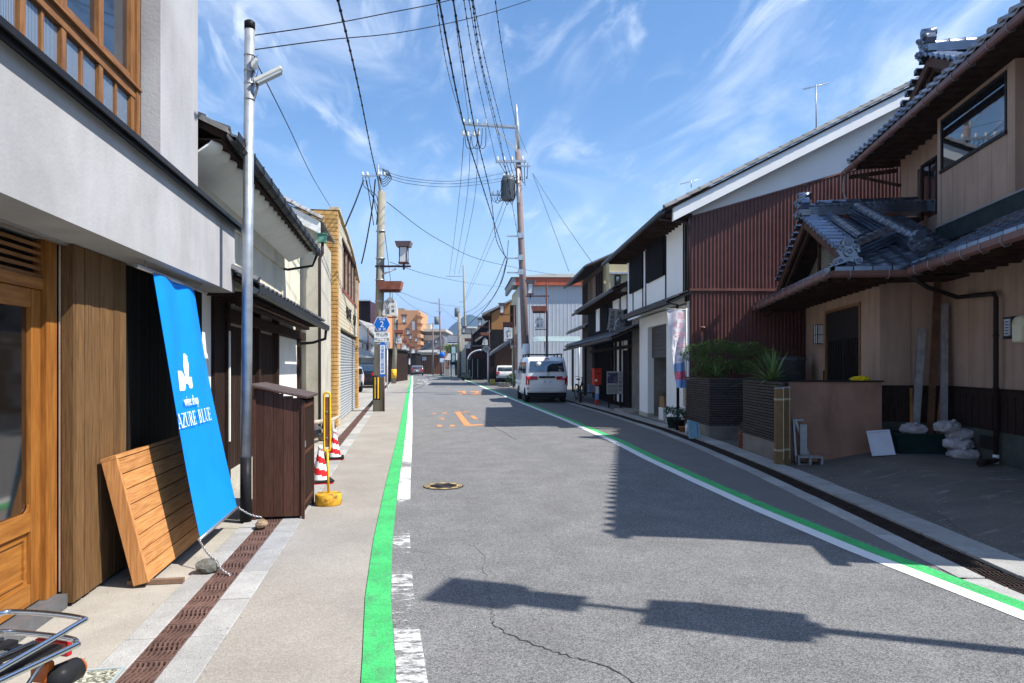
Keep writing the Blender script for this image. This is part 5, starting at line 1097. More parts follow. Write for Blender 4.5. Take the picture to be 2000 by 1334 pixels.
# ground floor piers and header
B('pier', wpl, t, -.04, .14, .16, 1.80, .12, 2.60); B('pier', wpl, t, -.04, .14, 3.85, 4.92, .12, 2.60); B('header', wpl, t, -.04, .55, .16, 4.92, 2.602, 2.93)
for a, b in ((.05, 1.8), (3.85, 4.92)): B('pier_base', mortar_wall, t, -.05, .14, a - .01, b + .01, 0, .118)
rs = MB().box(.10, .138, 1.80, 3.85, 1.72, 2.6).build('roller_shutter', M('brown_roller_shutter', (.05, .038, .036), .5, .1, 8), t)
for k in range(8): MB().box(.08, .099, 1.81, 3.84, 1.73 + k * .108, 1.73 + k * .108 + .095).build('slat', MATS['brown_roller_shutter'], rs)
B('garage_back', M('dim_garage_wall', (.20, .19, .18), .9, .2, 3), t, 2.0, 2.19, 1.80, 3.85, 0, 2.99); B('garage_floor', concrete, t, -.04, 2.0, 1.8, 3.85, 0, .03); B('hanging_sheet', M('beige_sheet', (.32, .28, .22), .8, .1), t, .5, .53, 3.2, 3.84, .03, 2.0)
for y in (2.3, 2.5, 3.3): MB().tube([(.62, y + .4, .03), (.70, y + .45, 2.1)], .025, 6).build('stored_pole', MATS['dull_aluminium'] if y < 3 else eave_wood, t)
pipe(t, [(-.72, .0, 4.93), (-.35, -.1, 4.85), (-.05, -.14, 4.8), (-.05, -.16, 4.7), (-.05, -.16, 3.0)], M('brown_pipe', (.05, .028, .025), .4), .03)
pipe(t, [(-.55, -.28, 2.95), (-.3, -.15, 2.9), (-.28, -.12, .1)], gutter_black, .035)
MB().tube([(.28, -.15, .9), (.28, -.15, 2.35)], .035, 10).lathe([(.09, 0), (.09, .03), (.04, .05)], (.28, -.15, 2.36), 14).build('vent_pipe', red_m, t)
# carton and white box in the garage
t = WT('cardboard_box', 'open cardboard box of things standing on a white carton in the garage', 'box', (.2, 2.9, .3))
B('box', M('brown_box_card', (.30, .19, .10), .85, .1), t, .1, .45, 2.6, 3.05, .36, .66); MB().quad((.1, 2.6, .66), (.02, 2.5, .74), (.35, 2.45, .74), (.45, 2.6, .66)).build('flap', MATS['brown_box_card'], t)
leaf_cloud([(.28, 2.8, .7, .15, .2, .06)], 90, .05, M('red_brown_scraps', (.25, .07, .05), .7, .4, 9), 'contents', t)
t = WT('white_carton', 'small white carton on the ground just inside the garage opening', 'carton', (.2, 2.8, .03)); B('box', cwhite, t, .05, .42, 2.45, 2.95, .03, .355); B('label', blk, t, .12, .24, 2.443, 2.449, .12, .26)
# nobori banner
t = WT('festival_banner', 'tall narrow white and blue upright street flag hanging before the white pier', 'banner flag', (-.62, .35, 0))
MB().tube([(-.13, -.28, .0), (-.13, -.28, 2.82)], .014, 8).build('pole', cwhite, t); MB().tube([(-.10, -.28, 2.78), (-.62, -.30, 2.80)], .008, 6).build('cross_rod', cwhite, t)
rows = []
def fx(v, w_): return -.15 - (.44 * (1 - .52 * max(0, v) ** .8)) * (1 - w_) - .02 * sin(v * 4)
for i in range(37):
    v = i / 36; rows.append([Vector((fx(v, w_), -.29 + .05 * sin(w_ * 8 + v * 9) * (.3 + v), 2.77 - 1.78 * v - .05 * (1 - w_) * sin(pi * v))) for w_ in [k / 8 for k in range(9)]])
for a_, b_, nm, mt_ in ((0, 25, 'cloth_upper', M('white_flag_cloth', (.74, .74, .80), .7, .04, 5)), (24, 29, 'cloth_middle', M('blue_flag_cloth', (.25, .42, .75), .7, .1, 5)), (28, 33, 'cloth_patch', M('pink_flag_cloth', (.75, .16, .26), .7, .4, 25)), (32, 37, 'cloth_lower', MATS['blue_flag_cloth'])):
    MB().sheet(rows[a_:b_]).build(nm, mt_, t)
pinkp = M('pink_print', (.72, .30, .36), .7); bluep = M('blue_print', (.12, .14, .45), .7)
for k, ch in enumerate('献お茶会'):
    v = .07 + k * .125; text(ch, .17, pinkp, t, Vector((fx(v, .72), -.36, 2.75 - 1.78 * v)), (1, 0, 0), (0, 0, 1), ext=.001)
for k, ch in enumerate('中山道守山宿まつり'):
    v = .06 + k * .055; text(ch, .075, pinkp, t, Vector((fx(v, .32), -.36, 2.75 - 1.78 * v)), (1, 0, 0), (0, 0, 1), ext=.001)
for k, ch in enumerate('もりやま'):
    v = .42 + k * .07; text(ch, .10, bluep, t, Vector((fx(v, .45), -.37, 2.75 - 1.78 * v)), (1, 0, 0), (0, 0, 1), ext=.001)
# yellow sign, pots, board by the farther planter
t = thing('guide_post', 'thin yellow guide post with an oval dotted plate by the farther block planter', 'sign post', G(1336, 838))
q = G(1336, 838); MB().tube([q, q + Vector((.02, 0, .55))], .011, 8).build('post', ysign, t)
c0 = q + Vector((.03, 0, .88)); P = [c0 + Vector((.04 * cos(a), 0, (.30 if sin(a) > 0 else -.30) + .04 * sin(a))) for a in [2 * pi * k / 20 for k in range(21)]]
MB().tube(P, .012, 8, cap=False).build('loop', ysign, t); MB().box(c0.x - .035, c0.x + .035, c0.y - .004, c0.y + .004, c0.z - .3, c0.z + .3).build('plate', M('amber_plate', (.45, .22, .02), .6, .1), t)
for k in range(8): MB().lathe([(.014, -.003), (.014, .003)], c0 + Vector((0, -.008, -.26 + .075 * k)), 8, axis='Y').build('dot', blk, t)
def pot(px, py, r, h, mat, lab, leaf=None, nleaf=0, cat='flower pot'):
    q = G(px, py); t = thing('flower_pot', lab, cat, q, 0, 'flower pots by the white pier'); MB().lathe([(r * .72, 0), (r, h), (r * 1.08, h), (r * 1.08, h + .02), (r * .9, h + .02), (r * .85, h - .02), (.0, h - .02)], q, 18).build('pot', mat, t)
    if leaf: leaf_cloud([(q.x, q.y, h + .14, r * 1.4, r * 1.4, .16)], nleaf, .04, leaf, 'foliage', t, up=1.2)
terra = M('terracotta', (.34, .13, .06), .8, .2, 9); gpl = M('green_pot_plastic', (.02, .05, .045), .5, .1)
pot(1316, 838, .17, .26, gpl, 'dark green plastic plant pot with bluish leaves at the foot of the white pier', M('bluish_leaf', (.06, .11, .08), .6, .4, 9), 360)
pot(1327, 842, .12, .24, dark_metal, 'black plant pot with thin leaves between the green pot and yellow post', MATS['bluish_leaf'], 240); pot(1333, 846, .085, .13, terra, 'small empty terracotta pot nearest the kerb below the yellow post')
t = thing('folded_board', 'pale turquoise plastic board propped on edge against the farther block planter', 'board', G(1360, 858))
q = G(1356, 858); bmx = Matrix.Translation(q + Vector((-.05, .05, .01))) @ Matrix.Rotation(radians(20), 4, 'Z') @ Matrix.Rotation(radians(14), 4, 'Y') @ Matrix.Rotation(radians(-20), 4, 'X')
turq = M('pale_turquoise_plastic', (.30, .52, .60), .5, .08, 5); MB().box(-.04, .28, 0, .02, 0, .40, bmx).build('board', turq, t, bevel=.004); MB().box(.20, .215, -.004, -.001, .02, .38, bmx).build('rib', bluep, t)
MB().lathe([(.03, 0), (.03, .16), (.015, .19), (.015, .21)], q + Vector((-.12, .1, .1)), 12).build('bottle', cwhite, t)
# ================================================================ dark townhouse (machiya) next door
t = WT('dark_townhouse', 'long black boarded townhouse with white plaster strips, two tiled eaves and old signboard', 'house', (.4, 8, 0))
Y0, Y1 = 4.95, 16.4
B('lower_wall', dk, t, .3, 6, Y0 + .01, Y1, 0, 2.7); B('upper_wall', dk, t, .12, 5, 6.9, Y1, 2.4, 4.05)
MB().prism([(-.85, Y0 + .05, 2.36), (.28, Y0 + .05, 2.85), (.28, Y0 + .05, 2.80), (-.85, Y0 + .05, 2.31)], (0, 17.2 - Y0, 0)).build('pent_roof', eave_wood, t)
up_p = Vector((1.13, 0, .49)).normalized(); roof_tiles(t, (-.88, Y0 + .05, 2.38), Y3, up_p, 46, 5, tile_grey, cap=240)
gutter(t, (-.93, Y0 + .0, 2.34), (-.93, 17.3, 2.28), gutter_black, (-1, 0, 0), .05)
onigawara(t, (-.6, Y0 + .1, 2.6), .9, 'Y')
MB().prism([(-.45, 6.88, 4.06), (5, 6.88, 6.5), (5, 6.88, 6.44), (-.45, 6.88, 4.0)], (0, 10.3, 0)).build('roof_boards', eave_wood, t); up_q = Vector((1, 0, .448)).normalized()
roof_tiles(t, (-.48, 6.9, 4.09), Y3, up_q, 38, 4, tile_grey, cap=110); gutter(t, (-.53, 6.9, 4.03), (-.53, 17.2, 3.97), gutter_black, (-1, 0, 0), .05)
for i in range(30): MB().box(-.42, .12, 7 + .33 * i, 7.06 + .33 * i, 3.92, 3.99).build('rafter', eave_wood, t)
for a, b, c_, d in ((1224, 1214, 597, 560), (1210, 1198, 599, 570), (1172, 1165, 640, 595)):
    B('white_panel', wpl, t, .08, .119, wy(a, .1), wy(b, .1), wz(a, c_ + 6, .1), wz(a, d, .1))
for k in range(24): MB().box(.09, .119, 11.3 + k * .21, 11.3 + k * .21 + .19, 2.75, 3.95).build('wall_board', dk, t)
# lower front: posts, white strips, lattice door
for px in (1246, 1231, 1214, 1205, 1197, 1165, 1145, 1120): y = wy(px, .28); MB().box(.2, .299, y - .07, y + .07, 0, 2.5).build('post', dark_wood, t)
for a, b, c_, d in ((1211, 1200, 785, 665), (1216, 1210.5, 785, 663), (1228, 1218.5, 683, 657), (1250, 1237, 678, 653)): B('white_panel', wpl, t, .27, .295, wy(a, .28), wy(b, .28), max(.1, wz(a, c_, .28)), wz(a, d, .28))
gl = MB().box(.25, .29, wy(1246, .28), wy(1236, .28), .3, 1.95).build('door_glass', dark_glass, t)
B('lintel', dark_woodh, t, .2, .298, Y0, Y1, 2.1, 2.22)
for k in range(40): MB().box(.27, .295, 10.2 + .14 * k, 10.25 + .14 * k, .1, 2.08).build('lattice_bar', dk, t)
B('front_step', concrete, t, -.5, .2, Y0 + .3, 6.6, 0, .10)
# old signboard on the pent roof
sg = WT('old_signboard', 'weathered grey wooden signboard with carved black characters on the pent roof', 'signboard', (-.1, 9.2, 2.7))
yb_ = wy(1203, -.15); mx_ = Matrix.Translation((-.46, yb_, 2.78)) @ Matrix.Rotation(radians(8), 4, 'Y') @ Matrix.Rotation(radians(-8), 4, 'X') @ Matrix.Rotation(radians(-12), 4, 'Z')
MB().box(0, .70, 0, .05, 0, .74, mx_).build('board', M('silvered_wood', (.30, .29, .29), .85, .4, 5, .4, 40, st=(9, 1, 3)), sg)
MB().box(-.02, .72, -.012, .0, .72, .76, mx_).box(-.02, .72, -.012, 0, -.02, .02, mx_).build('frame', MATS['silvered_wood'], sg)
ax = (mx_.to_3x3() @ Vector((1, 0, 0))); ay = (mx_.to_3x3() @ Vector((0, 0, 1)))
for c_, s_ in enumerate(('宇野家', '酒造店本', '栄爵銘酒')):
    for k, ch in enumerate(s_): text(ch, .19 if c_ == 0 else .15, blk, sg, mx_ @ Vector((.57 - .22 * c_, -.008, .60 - (.21 if c_ == 0 else .165) * k)), ax, ay)
for x in (.1, .55): MB().tube([mx_ @ Vector((x, 0, .0)), mx_ @ Vector((x, -.25, -.12))], .02, 6).build('stay', galv, sg)
# post box, poster board, bench, bicycle in front of the dark townhouse
pr = M('post_box_red', (.62, .045, .02), .45, .06, 6)
q = G(1169, 792); t = thing('post_box', 'red square street post box on a narrow stand by the dark townhouse', 'post box', q)
MB().box(q.x - .17, q.x + .12, q.y, q.y + .3, .78, 1.36).build('box', pr, t, bevel=.02); MB().box(q.x - .19, q.x + .14, q.y - .03, q.y + .32, 1.362, 1.40).build('lid', pr, t, bevel=.01)
MB().box(q.x - .12, q.x + .06, q.y - .006, q.y - .001, 1.18, 1.21).build('slot', blk, t); MB().box(q.x - .14, q.x - .05, q.y - .006, q.y - .001, .9, .99).build('notice', cwhite, t); MB().box(q.x - .08, q.x + .03, q.y + .1, q.y + .2, 0, .78).build('stand', pr, t)
t = thing('small_flag', 'small white and blue cloth flag hanging just below the red post box', 'flag', q + Vector((-.1, -.1, .25)))
MB().box(q.x - .13, q.x - .0, q.y - .05, q.y - .045, .45, .72).build('cloth_upper', cwhite, t); MB().box(q.x - .15, q.x - .01, q.y - .05, q.y - .045, .22, .449).build('cloth_lower', MATS['blue_flag_cloth'], t)
q = G(1190, 797); t = thing('poster_board', 'upright information board with a dark night photo and dense text, leaning on posts', 'notice board', q)
bx = Matrix.Translation(q + Vector((-.1, 0, 0))) @ Matrix.Rotation(radians(-12), 4, 'Z') @ Matrix.Rotation(radians(6), 4, 'X')
MB().box(0, .56, 0, .03, .50, 1.30, bx).build('board', M('pale_board', (.46, .46, .46), .6, .05), t)
MB().box(.02, .38, -.004, -.001, .88, 1.26, bx).build('photo_print', M('night_photo_print', (.05, .05, .12), .5, .9, 9, col2=(.35, .30, .35), mx=(.45, .75)), t)
for r_ in range(7): MB().box(.03, .38, -.004, -.001, .53 + r_ * .045, .55 + r_ * .045, bx).build('text_line', M('grey_print', (.12, .12, .12), .7), t)
for k, ch in enumerate('うの家案内'): text(ch, .11, blk, t, bx @ Vector((.47, -.006, 1.2 - .14 * k)), bx.to_3x3() @ Vector((1, 0, 0)), bx.to_3x3() @ Vector((0, 0, 1)))
for x in (.06, .48): MB().box(x, x + .05, .03, .06, 0, .9, bx).build('leg', dark_wood, t)
q = G(1160, 790); t = thing('low_bench', 'low dark bench with a grey blue crate on it behind the red post box', 'bench', q + Vector((0, .6, 0)))
MB().box(q.x - .4, q.x + .4, q.y + .6, q.y + .9, .40, .44).build('seat', dark_wood, t)
for x in (-.36, .32): MB().box(q.x + x, q.x + x + .05, q.y + .63, q.y + .88, 0, .4).build('leg', dark_wood, t)
B('crate', M('grey_blue_crate', (.16, .22, .32), .5, .1), None, q.x - .02, q.x + .25, q.y + .63, q.y + .85, .442, .76, label='small grey blue plastic crate standing on the low dark bench', cat='crate')
def bicycle(nm, lab, loc, rz, frame_col, dark=False):
    t = thing(nm, lab, 'bicycle', loc, 0); t.rotation_euler = (0, 0, rz); OFS[t.name] = Vector((0, 0, 0))
    ty = rubber; ch = M('bright_chrome', (.75, .76, .78), .12, .05, 5, metal=1.) if not dark else dark_metal
    for y, nmw in ((-.52, 'wheel'), (.52, 'wheel')):
        P = [(0, y + .315 * cos(a), .33 + .315 * sin(a)) for a in [2 * pi * k / 32 for k in range(33)]]; wdl = MB().tube(P, .018, 8, cap=False).build(nmw, ty, t)
        P = [(0, y + .292 * cos(a), .33 + .292 * sin(a)) for a in [2 * pi * k / 32 for k in range(33)]]; MB().tube(P, .009, 6, cap=False).build('rim', ch, wdl)
        m = MB()
        for k in range(18): a = 2 * pi * k / 18; m.tube([(.02 * (-1) ** k, y, .33), (0, y + .29 * cos(a), .33 + .29 * sin(a))], .0014, 3)
        m.build('spokes', ch, wdl)
        P = [(0, y + .35 * cos(a), .33 + .35 * sin(a)) for a in [.1 + .12 * k + (.9 if y > 0 else 0) for k in range(18)]]; MB().slab([[p_ + Vector((-.028, 0, 0)), p_ + Vector((0, 0, .008)), p_ + Vector((.028, 0, 0))] for p_ in map(Vector, P)], (0, 0, .003)).build('mudguard', frame_col, t)
    m = MB()
    for a, b, r_ in (((0, .52, .33), (0, .40, .88), .014), ((0, .42, .80), (0, -.06, .32), .017), ((0, -.06, .32), (0, -.18, .82), .015), ((0, -.06, .32), (0, -.52, .33), .010), ((0, -.15, .68), (0, -.52, .33), .009), ((0, .41, .72), (0, -.12, .45), .014)): m.tube([a, b], r_, 8)
    m.build('frame', frame_col, t); MB().tube(curve([(-.28, .28, .98), (-.24, .38, 1.0), (0, .41, .95), (.24, .38, 1.0), (.28, .28, .98)], 4), .011, 8).build('handlebar', ch, t)
    MB().tube([(0, .40, .88), (0, .40, .96)], .012, 8).build('stem', ch, t); MB().lathe([(.0, .0), (.09, .01), (.1, .05), (.05, .075), (0, .08)], (0, -.22, .84), 14).build('saddle', rubber, t)
    MB().tube([(.05, -.06, .32), (.05, .04, .20)], .01, 6).tube([(-.05, -.06, .32), (-.05, -.16, .44)], .01, 6).box(.05, .14, .01, .07, .185, .205).box(-.14, -.05, -.19, -.13, .43, .45).build('crank', ch, t)
    return t
bicycle('parked_bicycle', 'dark bicycle parked in shade in front of the long black townhouse', G(1132, 778), -radians(30), dark_metal, True)
# ================================================================ things measured in the view's own axes: x = sideways, y = away from the viewer
def FT(nm, lab, cat, at, group=None): return thing(nm, lab, cat, at, -YAW, group)
ux = lambda px, D: (px - 1000) / 1330. * D
zy = lambda py, D: EYE + (714 - py) / 1330. * D
def Q(px, py, D): return Vector((ux(px, D), D, zy(py, D)))
# ---- street lamps with a lantern, a little roof and a hanging shogi-piece plaque
lampbrown = M('lamp_brown_paint', (.085, .035, .03), .5, .15, 9); lampred = M('faded_red_roof_paint', (.33, .12, .08), .6, .15, 5); frost = M('frosted_lantern_pane', (.62, .64, .66), .45, .04, 6); plaq = M('weathered_white_plaque', (.68, .69, .68), .6, .05, 5, stain=((.45, .47, .48), 4, .52, .75, .5))
def lamp_parts(t, s=-1, z0=0., x0=0., sc=1., txt=True, roof=None, yo=0.):
    """s: side of the arm (-1 left, +1 right)"""
    f = lambda v: x0 + s * v
    MB().box(f(-.12), f(1.05), -.03, .03, z0 + 4.94, z0 + 5.0).shift(yo).build('arm', lampbrown, t)
    ln = MB().box(f(.70), f(.94), -.12, .12, z0 + 5.10, z0 + 5.58).shift(yo).build('lantern', frost, t)
    for a in (.68, .93):
        for b in (-.135, .11): MB().box(f(a), f(a + .028), b, b + .028, z0 + 5.08, z0 + 5.60).shift(yo).build('lantern_post', lampbrown, ln)
    MB().box(f(.66), f(.98), -.15, .15, z0 + 5.05, z0 + 5.098).shift(yo).build('lantern_base', lampbrown, ln); MB().box(f(.79), f(.85), -.03, .03, z0 + 4.86, z0 + 5.05).shift(yo).build('lantern_stem', lampbrown, ln)
    m = MB(); b_ = [(f(.60), -.2), (f(1.04), -.2), (f(1.04), .2), (f(.60), .2)]; c_ = [(f(.56), -.25), (f(1.08), -.25), (f(1.08), .25), (f(.56), .25)]
    m.add([(x, y, z0 + 5.60) for x, y in b_] + [(x, y, z0 + 5.76) for x, y in c_], [(3, 2, 1, 0) if s > 0 else (0, 1, 2, 3), (4, 5, 6, 7) if s > 0 else (7, 6, 5, 4)] + [(i, (i + 1) % 4, 4 + (i + 1) % 4, 4 + i) if s > 0 else (4 + i, 4 + (i + 1) % 4, (i + 1) % 4, i) for i in range(4)]); m.shift(yo).build('lantern_cap', M('lantern_cap_paint', (.22, .16, .16), .6), ln)
    MB().prism([(f(.06), -.2, z0 + 4.20), (f(.72), -.2, z0 + 4.20), (f(.78), -.24, z0 + 4.46), (f(.0), -.24, z0 + 4.46)], (0, .45, 0)).shift(yo).build('little_roof', roof or lampred, t)
    MB().box(f(.06), f(.70), -.12, .12, z0 + 4.12, z0 + 4.198).shift(yo).build('roof_beam', lampbrown, t)
    pl = MB().prism([(f(.62), -.03, z0 + 3.36), (f(.57), -.03, z0 + 3.80), (f(.37), -.03, z0 + 3.99), (f(.17), -.03, z0 + 3.80), (f(.12), -.03, z0 + 3.36)], (0, .06, 0)).shift(yo).build('plaque', plaq, t)
    MB().tube([(f(.37), 0, z0 + 3.96), (f(.37), 0, z0 + 4.14)], .014, 6).shift(yo).build('hanger', lampbrown, pl)
    MB().box(f(.0), f(.6), -.02, .02, z0 + 3.28, z0 + 3.32).shift(yo).build('lower_arm', lampbrown, t)
    if txt:
        cx = f(.37)
        for k, ch in enumerate('中山道'): text(ch, .105, blk, pl, (cx + .10, yo - .034, z0 + 3.80 - .145 * k))
        for k, ch in enumerate('守山宿'): text(ch, .16, blk, pl, (cx - .08, yo - .034, z0 + 3.77 - .15 * k))
def street_lamp(u, D, lab, rot=-YAW, s=-1, h=5.57, txt=True, roof=None):
    w_ = UD(u, D); t = thing('street_lamp', lab, 'street lamp', (0, 0, 0), 0, 'brown street lamps with hanging plaques'); t.location = w_; t.rotation_euler = (0, 0, rot); OFS[t.name] = Vector((0, 0, 0))
    MB().tube([(0, 0, 0), (0, 0, h)], .065, 12, .045).lathe([(.11, 0), (.11, .05), (.07, .09)], (0, 0, 0), 12).build('pole', lampbrown, t); lamp_parts(t, s, 0, 0, 1, txt, roof); return t
nl = Vector((5.27, 2.36, 0)); nl_uD = (nl.x * RX + nl.y * RY + .29, nl.x * FX + nl.y * FY - .36)
street_lamp(nl_uD[0], nl_uD[1], 'brown street lamp just outside the view on the right, seen by its shadow', HR - radians(9), -1, 5.45)
street_lamp(ux(1068, 34), 34, 'brown street lamp with lantern and plaque above the white van', -YAW - radians(3), -1)
street_lamp(ux(1004, 46.5), 46.5, 'dark street lamp with brown little roof left of the big utility pole', -YAW, -1, roof=lampbrown)  # little roof takes the same brown paint as the lamp
street_lamp(ux(955.5, 61), 61, 'brown street lamp with orange red little roof by the arched carport', -YAW, -1)
street_lamp(ux(921, 74), 74, 'brown street lamp in front of the pale narrow building far along the right side', -YAW, -1, txt=False)
street_lamp(ux(862, 108), 108, 'tiny far street lamp before the brown timber house', -YAW, -1, txt=False)
for px, D, lab in ((783, 78, 'left side street lamp nearest behind the second concrete pole'), (790, 92, 'left side street lamp farther down against the orange flats'), (802, 101, 'farthest left side street lamp beside the dark gate')):
    street_lamp(ux(px, D), D, lab, -YAW, 1, txt=False)
# ---- left concrete pole
conc_pole = M('concrete_pole', (.27, .25, .20), .85, .1, 4, .15, 60, stain=((.24, .23, .2), 2, .5, .8, .6, (1, 1, .3)))
pb_ = UD(ux(738, 22.4), 22.4); t = FT('concrete_pole', 'round concrete utility pole with blue route signs and yellow black guard', 'utility pole', (ux(738, 22.4), 22.4, 0)); u0 = ux(738, 22.4)
MB().tube([(u0, 22.4, 0), (u0 + .12, 22.4, 7.22)], .165, 20, .115).build('shaft', conc_pole, t); MB().tube([(u0 + .09, 22.4, 7.1), (u0 + .0, 22.4, 8.1)], .03, 8).tube([(u0 + .12, 22.35, 6.4), (u0 + .12, 22.35, 7.3)], .05, 8).build('top_mast', galv, t)
MB().lathe([(.166, 0), (.166, .78)], (u0, 22.4, .38), 20).build('guard', blk, t); yl = M('guard_yellow', (.78, .45, .03), .5)
for a in (-1.95, -1.3): MB().lathe([(0, 0)], (0, 0, 0), 3); MB().bar((u0 + .172 * cos(a), 22.4 + .172 * sin(a), .42), (u0 + .172 * cos(a), 22.4 + .172 * sin(a), 1.12), .045, .012, (cos(a), sin(a), 0)).build('guard_stripe', yl, t)
MB().tube([(u0 + .22, 22.25, 0), (u0 + .22, 22.25, 1.2)], .035, 10).build('conduit', lampbrown, t)
for z in (2.2, 3.6, 4.3, 5.0, 5.9): MB().lathe([(.158, 0), (.158, .03)], (u0 + z * .0166, 22.4, z), 18).build('band', galv, t)
MB().bar((u0 - .5, 22.4, 7.72), (u0 + .1, 22.4, 7.76), .05, .05).bar((u0 + .0, 22.4, 7.98), (u0 + .22, 22.4, 7.98), .04, .04).build('cross_arm', galv, t)
for x in (-.5, -.35, .1, .22): MB().lathe([(.035, 0), (.05, .03), (.03, .06), (.045, .09), (.02, .12)], (u0 + x, 22.4, 7.75), 8).build('insulator', cwhite, t)
m = MB()
for j in range(4): m.tube(curve([(u0 + .15, 22.4, 7.95 - .05 * j), (u0 + .38 + .03 * j, 22.35, 7.85 - .06 * j), (u0 + .2, 22.3, 7.6 - .08 * j), (u0 + .05, 22.3, 7.7)], 5), .012, 5)
for j in range(3): m.tube(curve([(u0 - .5 + .1 * j, 22.4, 7.7), (u0 - .42 + .1 * j, 22.3, 7.35), (u0 + .0, 22.3, 7.0 - .3 * j), (u0 - .02, 22.25, 6.1)], 5), .012, 5)
m.build('looped_cables', gutter_black, t)
lt = FT('lantern_bracket', 'lantern, red brown little roof and shogi-piece plaque mounted on the near concrete pole', 'street lantern', (u0, 22.4, 3.3)); lamp_parts(lt, 1, -.22, u0 + .05, yo=22.3)
MB().tube([(u0 + .2, 22.3, 4.5), (u0 + .62, 22.25, 4.66)], .028, 8).build('tube_lamp', frost, lt)
# hexagonal route sign
blue_s = M('sign_blue', (.004, .13, .55), .4, .04, 5); white_s = M('sign_white', (.78, .80, .82), .4, .02, 5)
s_ = FT('route_sign', 'blue hexagonal route 2 sign with place name plates fixed to the concrete pole', 'road sign', (ux(746, 22.1), 22.1, 1.2)); cx, cz, yy = ux(746, 22.1), zy(633.5, 22.1), 22.1
hx = lambda r, y: [(cx + x * r, y, cz + z * r) for x, z in ((-1, 0), (-.56, .88), (.56, .88), (1, 0), (.56, -.88), (-.56, -.88))]
MB().prism(hx(.275, yy), (0, .012, 0)).build('border', white_s, s_); MB().prism(hx(.255, yy - .004), (0, .003, 0)).build('plate', blue_s, s_)
text('2', .27, white_s, s_, (cx, yy - .007, cz - .005)); text('県道', .10, white_s, s_, (cx, yy - .007, cz + .165)); text('滋  賀', .10, white_s, s_, (cx, yy - .007, cz - .165))
z1, z0 = zy(649, yy), zy(667.5, yy); MB().box(cx - .25, cx + .25, yy, yy + .012, z0, z1).build('place_plate', white_s, s_); dgr = M('sign_grey_letter', (.10, .11, .14), .5)
text('守山市', .135, dgr, s_, (cx, yy - .003, z1 - .085)); text('守山二丁目', .118, dgr, s_, (cx, yy - .003, z0 + .07), sx=.82)
vx = ux(747.2, yy); z1, z0 = zy(668.5, yy), zy(736, yy)
MB().prism([(vx - .10, yy, z0 + .06), (vx - .05, yy, z0), (vx + .05, yy, z0), (vx + .10, yy, z0 + .06), (vx + .10, yy, z1 - .06), (vx + .05, yy, z1), (vx - .05, yy, z1), (vx - .10, yy, z1 - .06)], (0, .012, 0)).build('name_plate', blue_s, s_)
MB().box(vx - .078, vx + .078, yy - .004, yy - .001, z0 + .09, z1 - .09).build('name_panel', white_s, s_); 
for k, ch in enumerate('大津能登川長浜線'): text(ch, .112, blue_s, s_, (vx, yy - .007, z1 - .165 - .112 * k))
for z in (z1 - .3, z0 + .3, cz): MB().box(cx - .02, cx + .02, yy + .012, yy + .16, z, z + .04).build('bracket', galv, s_)
# white post behind it, second concrete pole with its lantern
t = FT('sign_post', 'thin white metal sign post standing just right of the near concrete pole', 'sign post', (ux(756.5, 44), 44, 0)); MB().tube([(ux(756.5, 44), 44, 0), (ux(756.5, 44), 44, 3.4)], .04, 8).build('post', white_s, t); MB().box(ux(751, 44), ux(762, 44), 43.94, 43.95, 2.6, 3.3).build('plate_back', galv, t)
t = FT('concrete_pole', 'second concrete pole with a yellow band, farther along the left walkway', 'utility pole', (ux(771, 57), 57, 0)); u2 = ux(771, 57)
MB().tube([(u2 - .1, 57, 0), (u2 + .15, 57, 6.3)], .21, 14, .15).build('shaft', conc_pole, t); MB().lathe([(.222, 0), (.222, .75)], (u2 - .07, 57, .45), 14).build('guard', yl, t)
lt = FT('lantern_bracket', 'lantern and plaque mounted on the second concrete pole of the left side', 'street lantern', (u2, 57, 3.3)); lamp_parts(lt, 1, .0, u2, 1, True, yo=56.8)
# ---- tall utility pole with transformer
U_, D_ = .72, 36.; t = FT('utility_pole', 'tallest utility pole with a grey transformer, cross arms and many cables', 'utility pole', (U_, D_, 0))
pole_b = M('brown_grey_pole', (.20, .155, .15), .7, .12, 4, stain=((.13, .1, .1), 2, .5, .8, .5, (1, 1, .3)))
tx = lambda z: U_ + .02 - (z - 1.5) * .038
MB().tube([(tx(0), D_, 0), (tx(12.9), D_, 12.9)], .215, 20, .145).build('shaft', pole_b, t); MB().tube([(tx(12.8), D_, 12.8), (tx(14.2), D_, 14.2), (tx(14.9), D_, 14.9), (tx(15.3), D_, 15.3)], [.14, .13, .07, .05], 12).build('pole_top', galv, t)
MB().lathe([(.22, 0), (.22, 1.1)], (tx(1.9), D_, 1.55), 18).build('white_wrap', cwhite, t); text('96', .5, cred, t, (tx(1.5), D_ - .23, 1.75))
MB().bar((ux(905, D_), D_ - .2, 14.25), (ux(1012, D_), D_ - .2, 14.05), .10, .12).bar((ux(905, D_), D_ + .12, 14.3), (ux(1012, D_), D_ + .12, 14.1), .08, .1).build('cross_arm', galv, t)
MB().bar((ux(968, D_), D_ - .2, 14.0), (ux(1011, D_), D_ - .1, 12.75), .08, .08).build('brace', galv, t)
MB().bar((ux(968, D_), D_ - .2, zy(318, D_)), (ux(1028, D_), D_ - .2, zy(317, D_)), .10, .12).bar((ux(1010, D_), D_ - .3, zy(327, D_)), (ux(1036, D_), D_ - .3, zy(328, D_)), .08, .08).bar((ux(958, D_), D_ - .2, zy(383, D_)), (ux(1015, D_), D_ - .2, zy(383, D_)), .08, .08).build('cross_arm', galv, t)
for y_ in (462, 505, 533): MB().bar((ux(990, D_), D_ - .1, zy(y_, D_)), (ux(1017, D_), D_ - .1, zy(y_, D_)), .07, .07).box(ux(1011, D_), ux(1022, D_), D_ - .25, D_ - .1, zy(y_ + 4, D_), zy(y_ - 6, D_)).build('bracket', galv, t)
